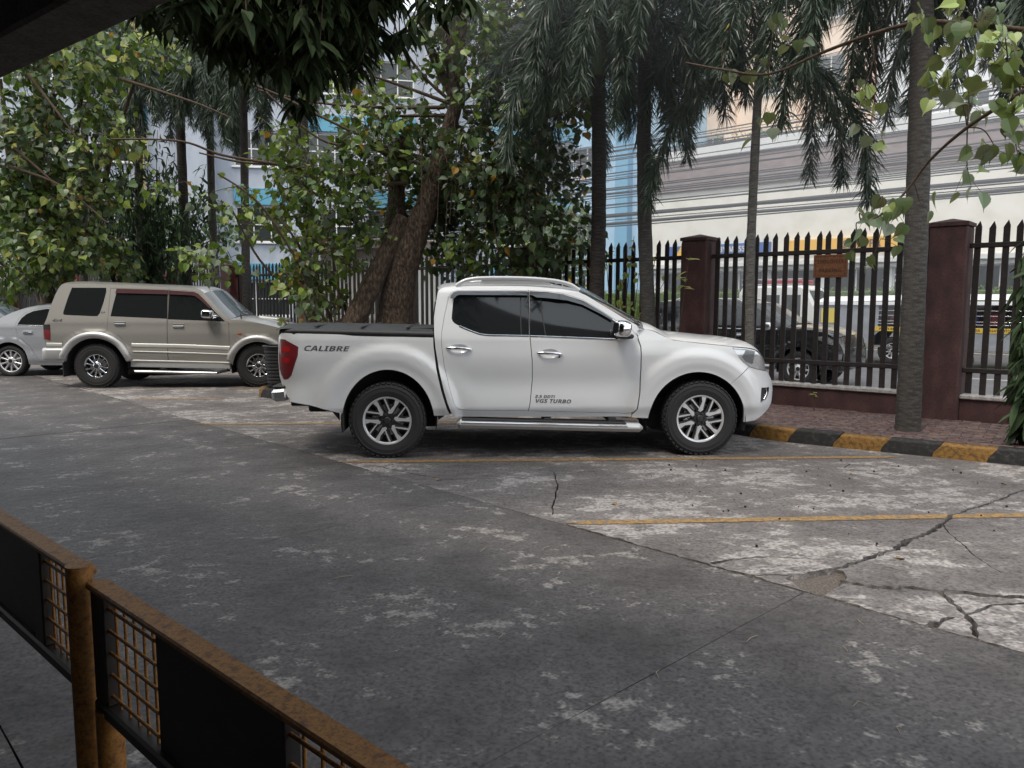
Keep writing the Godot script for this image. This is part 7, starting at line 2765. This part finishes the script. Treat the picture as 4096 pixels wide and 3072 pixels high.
	palm("palm with dense hanging plumes deep behind the bamboo clump", ground.call(300, 720, -21.2), at(300, 130, -21.2), 0.12, 23, dark_bark, frond_leaf, 1)
	palm("palm deep behind the leafy left fig", ground.call(180, 720, -22.0), at(185, 80, -22.0), 0.12, 21, dark_bark, frond_leaf, 1)
	palm("palm with a high crown between the bamboo clump and the bright twigs", ground.call(470, 720, -21.0), at(450, 40, -21.0), 0.11, 21, dark_bark, frond_leaf, 2)

	# --- dark tree over the walkway, seen from below
	o = thing("mango_tree", "dark long-leaved tree hanging into the top of the view", "tree", Vector3(-7.0, 0.0, -8.0))
	wood = B.new()
	limb(o, "trunk", [Vector3(-7.0, -0.1, -8.0), Vector3(-6.8, 2.5, -7.8), Vector3(-5.6, 4.8, -6.9)], 0.22, 0.14, bark, 12, 0.05)
	for e in [[Vector3(-5.6, 4.8, -6.9), Vector3(-4.0, 5.3, -6.2), Vector3(-2.0, 5.2, -5.6), Vector3(0.2, 5.0, -5.2)], [Vector3(-5.2, 4.9, -6.8), Vector3(-3.2, 5.0, -7.2), Vector3(-1.2, 5.2, -7.4)], [Vector3(-4.0, 5.3, -6.2), Vector3(-2.8, 5.0, -5.0), Vector3(-1.4, 4.6, -4.6)]]:
		limb(o, "limb", e, 0.09, 0.03, bark, 9, 0.05)
	leaves = []
	for c in [[400, 20, 90, 55, 240], [500, 40, 110, 60, 420], [620, 50, 120, 65, 520], [730, 30, 90, 65, 380], [820, 10, 80, 45, 220], [640, 130, 60, 45, 150], [530, 125, 45, 45, 90], [720, 120, 40, 40, 70], [350, 15, 60, 30, 90], [600, -60, 260, 60, 700], [800, -60, 200, 60, 400], [990, -30, 70, 40, 90], [620, 190, 30, 25, 24], [520, 60, 60, 60, 120]]:
		var zz := rng.randf_range(-5.9, -5.0)
		var mpp := -zz / 1685.0
		var cc := at(c[0], c[1] - 14, zz)
		for k in int(c[4] / 11.0):
			var d := rv()
			while d.length() > 1.0:
				d = rv()
			var p: Vector3 = cc + d * Vector3(c[2] * mpp, c[3] * mpp, 0.8)
			wood.tube(PackedVector3Array([p + Vector3(0, 0.25, 0) + rv(0.1), p]), PackedFloat32Array([0.006, 0.004]), 4, false)
			for n in 9:  # whorl of drooping leaves
				var a := n * 2.4 + rng.randf()
				var v := rng.randf_range(0.6, 1.3)
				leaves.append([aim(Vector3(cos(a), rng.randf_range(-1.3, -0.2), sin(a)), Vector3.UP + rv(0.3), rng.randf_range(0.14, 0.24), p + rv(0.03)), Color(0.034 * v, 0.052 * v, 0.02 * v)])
	for i in wood.v.size():
		wood.v[i] -= o.position
	put("twigs", wood, bark, o).set_meta("kind", "stuff")
	for i in 300:  # unseen leaves added above the view to shade truck and ground
		var p := Vector3(rng.randf_range(-8.5, 2.6), 0, rng.randf_range(-9.6, -3.4))
		p.y = maxf(5.0, 1.9 + 0.42 * -p.z) + rng.randf_range(0.2, 1.6)
		for n in 11:
			var a := n * 2.4 + rng.randf()
			var v := rng.randf_range(0.6, 1.3)
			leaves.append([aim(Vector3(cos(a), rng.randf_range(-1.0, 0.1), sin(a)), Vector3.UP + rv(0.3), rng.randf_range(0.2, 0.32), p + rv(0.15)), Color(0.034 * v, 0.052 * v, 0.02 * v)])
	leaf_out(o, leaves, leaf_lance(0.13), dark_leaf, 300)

	# --- near branches with large heart leaves at the right
	branch("arching brown branch with heart leaves crossing the top right", [[2260, 70, -5.2], [2120, 55, -5.3], [1990, 48, -5.4], [1880, 75, -5.6], [1780, 112, -5.8], [1660, 160, -6.0], [1560, 150, -6.2], [1480, 135, -6.3]], 0.019, [[1575, 78, 1, 0.9], [1640, 130, 5, 0.3], [1600, 175, 4, 0.3], [1650, 270, 4, 0.4], [1870, 200, 9, 0.8], [1885, 290, 6, 0.9], [1980, 40, 9, 0.5], [2060, 30, 12, 0.6], [2130, 30, 14, 0.5], [2190, 90, 10, 0.4], [1730, 90, 4, 0.3], [1690, 40, 5, 0.3]], heart, near_leaf, twig)
	branch("drooping branch with large heart leaves reaching down to the pickets at the right", [[2280, 150, -4.6], [2190, 210, -4.7], [2090, 275, -4.9], [2010, 345, -5.1], [1960, 410, -5.2], [1910, 460, -5.2], [1860, 480, -5.2]], 0.014, [[2030, 190, 14, 0.35], [2100, 215, 12, 0.3], [2180, 160, 16, 0.75], [2190, 250, 18, 0.85], [2130, 120, 12, 0.7], [2150, 330, 10, 0.4], [2200, 340, 12, 0.35], [2090, 400, 4, 0.3], [1900, 440, 9, 0.25], [1940, 455, 7, 0.25], [1870, 470, 5, 0.25], [1900, 545, 6, 0.2], [1850, 530, 4, 0.2], [1990, 440, 3, 0.2], [2170, 60, 10, 0.7], [2080, 90, 8, 0.6]], heart, near_leaf, twig)
	# --- small plants
	sprig("young shoot with pale leaves in front of the dark pillar above the truck's roof", at(1160, 640, -13.0) * Vector3(1, 0, 1) + Vector3(0, 0.12, 0), at(1160, 585, -13.0), 14, 0.17, 0.8, lance_wide(), fig_leaf, twig)
	sprig("leafy shoot hanging beside the pillar behind the truck's bonnet", at(1440, 640, -11.3) * Vector3(1, 0, 1) + Vector3(0, 0.12, 0), at(1490, 548, -10.9), 8, 0.17, 0.7, lance_wide(), fig_leaf, twig)
	sprig("small seedling growing at the foot of the low wall", at(1757, 890, -10.0) * Vector3(1, 0, 1) + Vector3(0, 0.12, 0), at(1757, 845, -10.0), 7, 0.075, 0.4, lance_wide(), fig_leaf, twig)
	shrub("bare twigged shrub with a few heart leaves between the two middle palms", at(1345, 720, -12.2) * Vector3(1, 0, 1) + Vector3(0, 0.12, 0), [[1310, 560], [1380, 590], [1420, 540], [1330, 620], [1395, 640], [1440, 600], [1350, 540], [1370, 510]], -12.2, 60, 0.11, heart, fig_leaf, twig, 0.35)
	shrub("low leafy shrub at the foot of the fig, behind the truck's tail", at(680, 760, -12.4) * Vector3(1, 0, 1) + Vector3(0, 0.12, 0), [[620, 690], [660, 660], [700, 680], [730, 640], [640, 640], [600, 680]], -12.4, 70, 0.11, heart, fig_leaf, twig, 0.5)
	# dark drooping plant at the right edge
	o = thing("drooping_shrub", "dark drooping long-leaved shrub at the right edge of the view", "shrub", at(2250, 930, -7.6) * Vector3(1, 0, 1) + Vector3(0, 0.12, 0))
	leaves = []
	for i in 9:
		var x := rng.randf_range(2205, 2290)
		var b0 := at(2250, 700, -7.6) * Vector3(1, 0, 1) + rv(0.1) * Vector3(1, 0, 1)
		var tip := at(x, rng.randf_range(420, 700), -7.5 + rng.randf_range(-0.3, 0.3))
		limb(o, "stem", [b0 + Vector3(0, 0.1, 0), b0.lerp(tip, 0.5) + Vector3(0, 0.4, 0), tip], 0.014, 0.006, dark_bark, 6)
		for k in 60:
			var p := (b0 + Vector3(0, 0.2, 0)).lerp(tip, rng.randf_range(0.1, 1.0)) + rv(0.07)
			var v := rng.randf_range(0.6, 1.3)
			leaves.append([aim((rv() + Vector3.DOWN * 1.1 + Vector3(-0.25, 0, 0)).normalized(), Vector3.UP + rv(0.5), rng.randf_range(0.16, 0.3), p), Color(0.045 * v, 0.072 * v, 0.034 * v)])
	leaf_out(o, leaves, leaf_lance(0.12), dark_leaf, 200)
	# planting on the shop roof
	o = thing("roof_shrubs", "low green shrubs growing behind the shop's white parapet", "shrub", street_at(-14.0, 31.6, 7.6))
	o.basis = street_basis()
	var where := []
	var tints := PackedColorArray()
	for i in 1500:
		where.append(Transform3D(Basis.from_euler(rv(3.0)).scaled(Vector3.ONE * rng.randf_range(0.1, 0.2)), Vector3(rng.randf_range(-2.2, 3.0), absf(rng.randfn(0.0, 0.5)) * 0.8, rng.randf_range(-0.4, 0.3))))
		tints.append(Color(1, 1, 1) * rng.randf_range(0.6, 1.2))
	many("leaves", leaf_small(), mats.hedge_leaf, where, o, tints)
	# dense trees across the street, far left, and behind the fence
	backdrop_tree("broad dark tree across the street behind the left palms", at(330, 600, -30.0), 3.2, 6.0, 2600, heart, fig_leaf, bark, 0.25)
	backdrop_tree("broad tree behind the fence at the far left", at(40, 600, -31.0), 3.4, 6.5, 2600, heart, fig_leaf, bark, 0.4)
	backdrop_tree("tree across the street right of the fig's crown", at(1150, 600, -25.5), 2.0, 5.0, 1500, heart, fig_leaf, bark, 0.5)

func lance_wide() -> Mesh:
	return leaf_lance(0.24)

func branch(label: String, line: Array, r: float, tufts: Array, mesh: Mesh, m: Material, wood_m: Material) -> void:
	var pts := []
	for p in line:
		pts.append(at(p[0], p[1], p[2]))
	var o := thing("leafy_branch", label, "branch", pts[0])
	limb(o, "bough", pts, r, r * 0.35, wood_m, 8, 0.08)
	var leaves := []
	for t in tufts:
		var best := 0
		for i in line.size():
			if absf(line[i][0] - t[0]) + absf(line[i][1] - t[1]) < absf(line[best][0] - t[0]) + absf(line[best][1] - t[1]):
				best = i
		var c := at(t[0], t[1], line[best][2] + rng.randf_range(-0.15, 0.15))
		var from: Vector3 = pts[best]
		limb(o, "twig", [from, from.lerp(c, 0.5) + Vector3(0, 0.06, 0) + rv(0.03), c + rv(0.02)], 0.005, 0.0025, wood_m, 5)
		for i in int(ceil(t[2] * 0.8)):
			var tip := (rv(0.9) + Vector3.DOWN * rng.randf_range(0.4, 1.6)).normalized()
			var s := rng.randf_range(0.065, 0.125)
			var p := c + rv(0.10)
			limb(o, "leaf_stalk", [from.lerp(c, rng.randf_range(0.6, 1.0)), p], 0.0018, 0.0014, wood_m, 3)
			var g := green(t[3])
			if t[0] == 1575:
				g = Color(0.55, 0.4, 0.06)
			leaves.append([aim(tip, rv() + Vector3(0, 0.5, 0.8), s, p), g])
	leaf_out(o, leaves, mesh, m, 300, leaf_fig(0.34))

func sprig(label: String, base: Vector3, top: Vector3, n: int, size: float, bright: float, mesh: Mesh, m: Material, wood_m: Material) -> void:
	var o := thing("shoot", label, "plant", base)
	limb(o, "stem", [base, base.lerp(top, 0.5) + rv(0.03), top], 0.009, 0.003, wood_m, 6)
	var leaves := []
	for i in n:
		var t := rng.randf_range(0.72, 1.0)
		var a := i * 2.4
		leaves.append([aim(Vector3(cos(a), rng.randf_range(-0.5, 0.5), sin(a)), Vector3.UP, size * rng.randf_range(0.7, 1.2), base.lerp(top, t)), green(bright)])
	leaf_out(o, leaves, mesh, m, 60)

func shrub(label: String, base: Vector3, tips: Array, zz: float, n: int, size: float, mesh: Mesh, m: Material, wood_m: Material, bright: float) -> void:
	var o := thing("shrub", label, "shrub", base)
	var leaves := []
	for t in tips:
		var tip := at(t[0], t[1], zz + rng.randf_range(-0.3, 0.3))
		var mid := base.lerp(tip, 0.5) + Vector3(0, 0.15, 0) + rv(0.08)
		limb(o, "stem", [base, mid, tip], 0.011, 0.004, wood_m, 5)
		for i in int(float(n) / tips.size()):
			leaves.append([aim(rv() + Vector3.DOWN * 0.8, Vector3.UP + rv(0.6), size * rng.randf_range(0.7, 1.2), mid.lerp(tip, rng.randf()) + rv(0.05)), green(bright)])
		for i in 3:
			var p := base.lerp(tip, rng.randf_range(0.4, 0.9))
			limb(o, "twig", [p, p + rv(0.3) + Vector3(0, 0.15, 0)], 0.004, 0.002, wood_m, 4)
	leaf_out(o, leaves, mesh, m, 100)

func backdrop_tree(label: String, c: Vector3, radius: float, height: float, n: int, mesh: Mesh, m: Material, wood_m: Material, bright: float) -> void:
	var base := Vector3(c.x, -0.25, c.z)
	var o := thing("street_tree", label, "tree", base)
	limb(o, "trunk", [base, base + Vector3(0.1, height * 0.4, 0), base + Vector3(-0.1, height * 0.75, 0.1)], 0.2, 0.1, wood_m, 10, 0.05)
	var leaves := []
	var clumps := []
	for i in 22:
		var d := rv()
		while d.length() > 1.0:
			d = rv()
		var p := base + Vector3(0, height * 0.72, 0) + d * Vector3(radius, height * 0.36, radius)
		clumps.append(p)
		limb(o, "limb", [base + Vector3(0, height * rng.randf_range(0.3, 0.6), 0), base.lerp(p, 0.6) + Vector3(0, height * 0.2, 0), p], 0.05, 0.015, wood_m, 6, 0.05)
	for i in n:
		var p: Vector3 = clumps[rng.randi() % clumps.size()] + Vector3(rng.randfn(), rng.randfn(), rng.randfn()) * 0.42
		leaves.append([aim(rv() + Vector3.DOWN * 0.9, Vector3.UP + rv(0.7), rng.randf_range(0.14, 0.26), p), green(bright)])
	leaf_out(o, leaves, mesh, m, 0)

func build_litter() -> void:
	# fallen leaves and stalks on the concrete: each its own thing
	var dry := mat("dry_leaf", col(0.2, 0.13, 0.06), 0.9)
	var dark := mat("dark_fruit", col(0.012, 0.008, 0.007), 0.8)
	var straw := mat("dry_stalk", col(0.26, 0.21, 0.15), 0.9)
	var spots := []
	for i in 46:
		spots.append([at(rng.randf_range(1250, 2200), 1000, -6.0).x, rng.randf_range(-7.6, -4.8)])
	var berry := B.new()
	superblob(berry, Vector3.ZERO, Vector3(0.012, 0.009, 0.012), 0.9, Basis(), 5)
	var berry_mesh := berry.mesh()
	var i := 0
	for s in spots:
		var o := hang("fallen_fig", berry_mesh, dark)
		o.position = Vector3(rng.randf_range(0.9, 4.6), 0.009, s[1])
		o.scale = Vector3.ONE * rng.randf_range(0.4, 0.9)
		tag(o, "tiny dark fallen fig lying on the pale bay concrete", "fruit", "fallen figs on the bays")
		i += 1
	for k in 26:
		var b := B.new()
		var l := rng.randf_range(0.025, 0.06)
		b.tube(PackedVector3Array([Vector3(-l, 0.004, 0), Vector3(0, 0.008, rng.randf_range(-0.02, 0.02)), Vector3(l, 0.004, rng.randf_range(-0.03, 0.03))]), PackedFloat32Array([0.0016, 0.002, 0.0012]), 5)
		var o := put("dry_stalk", b, straw)
		var a := rng.randf_range(-0.5, 1.3)
		var d := rng.randf_range(2.6, 6.5)
		o.position = Vector3(d * sin(a) * 0.55, 0.001, -d)
		o.rotation.y = rng.randf() * TAU
		tag(o, "short pale dry leaf stalk lying on the concrete", "stalk", "dry stalks on the ground")
	for k in 6:
		var b := B.new()
		b.add(leaf_fig(0.35), Transform3D(Basis.from_scale(Vector3.ONE * rng.randf_range(0.04, 0.07)), Vector3(0, 0.008, 0)))
		var o := put("fallen_leaf", b, dry)
		o.position = Vector3(rng.randf_range(-3.0, 4.4), 0.0, rng.randf_range(-9.0, -4.0))
		o.rotation.y = rng.randf() * TAU
		tag(o, "dry brown heart leaf fallen on the concrete", "leaf", "fallen leaves on the ground")
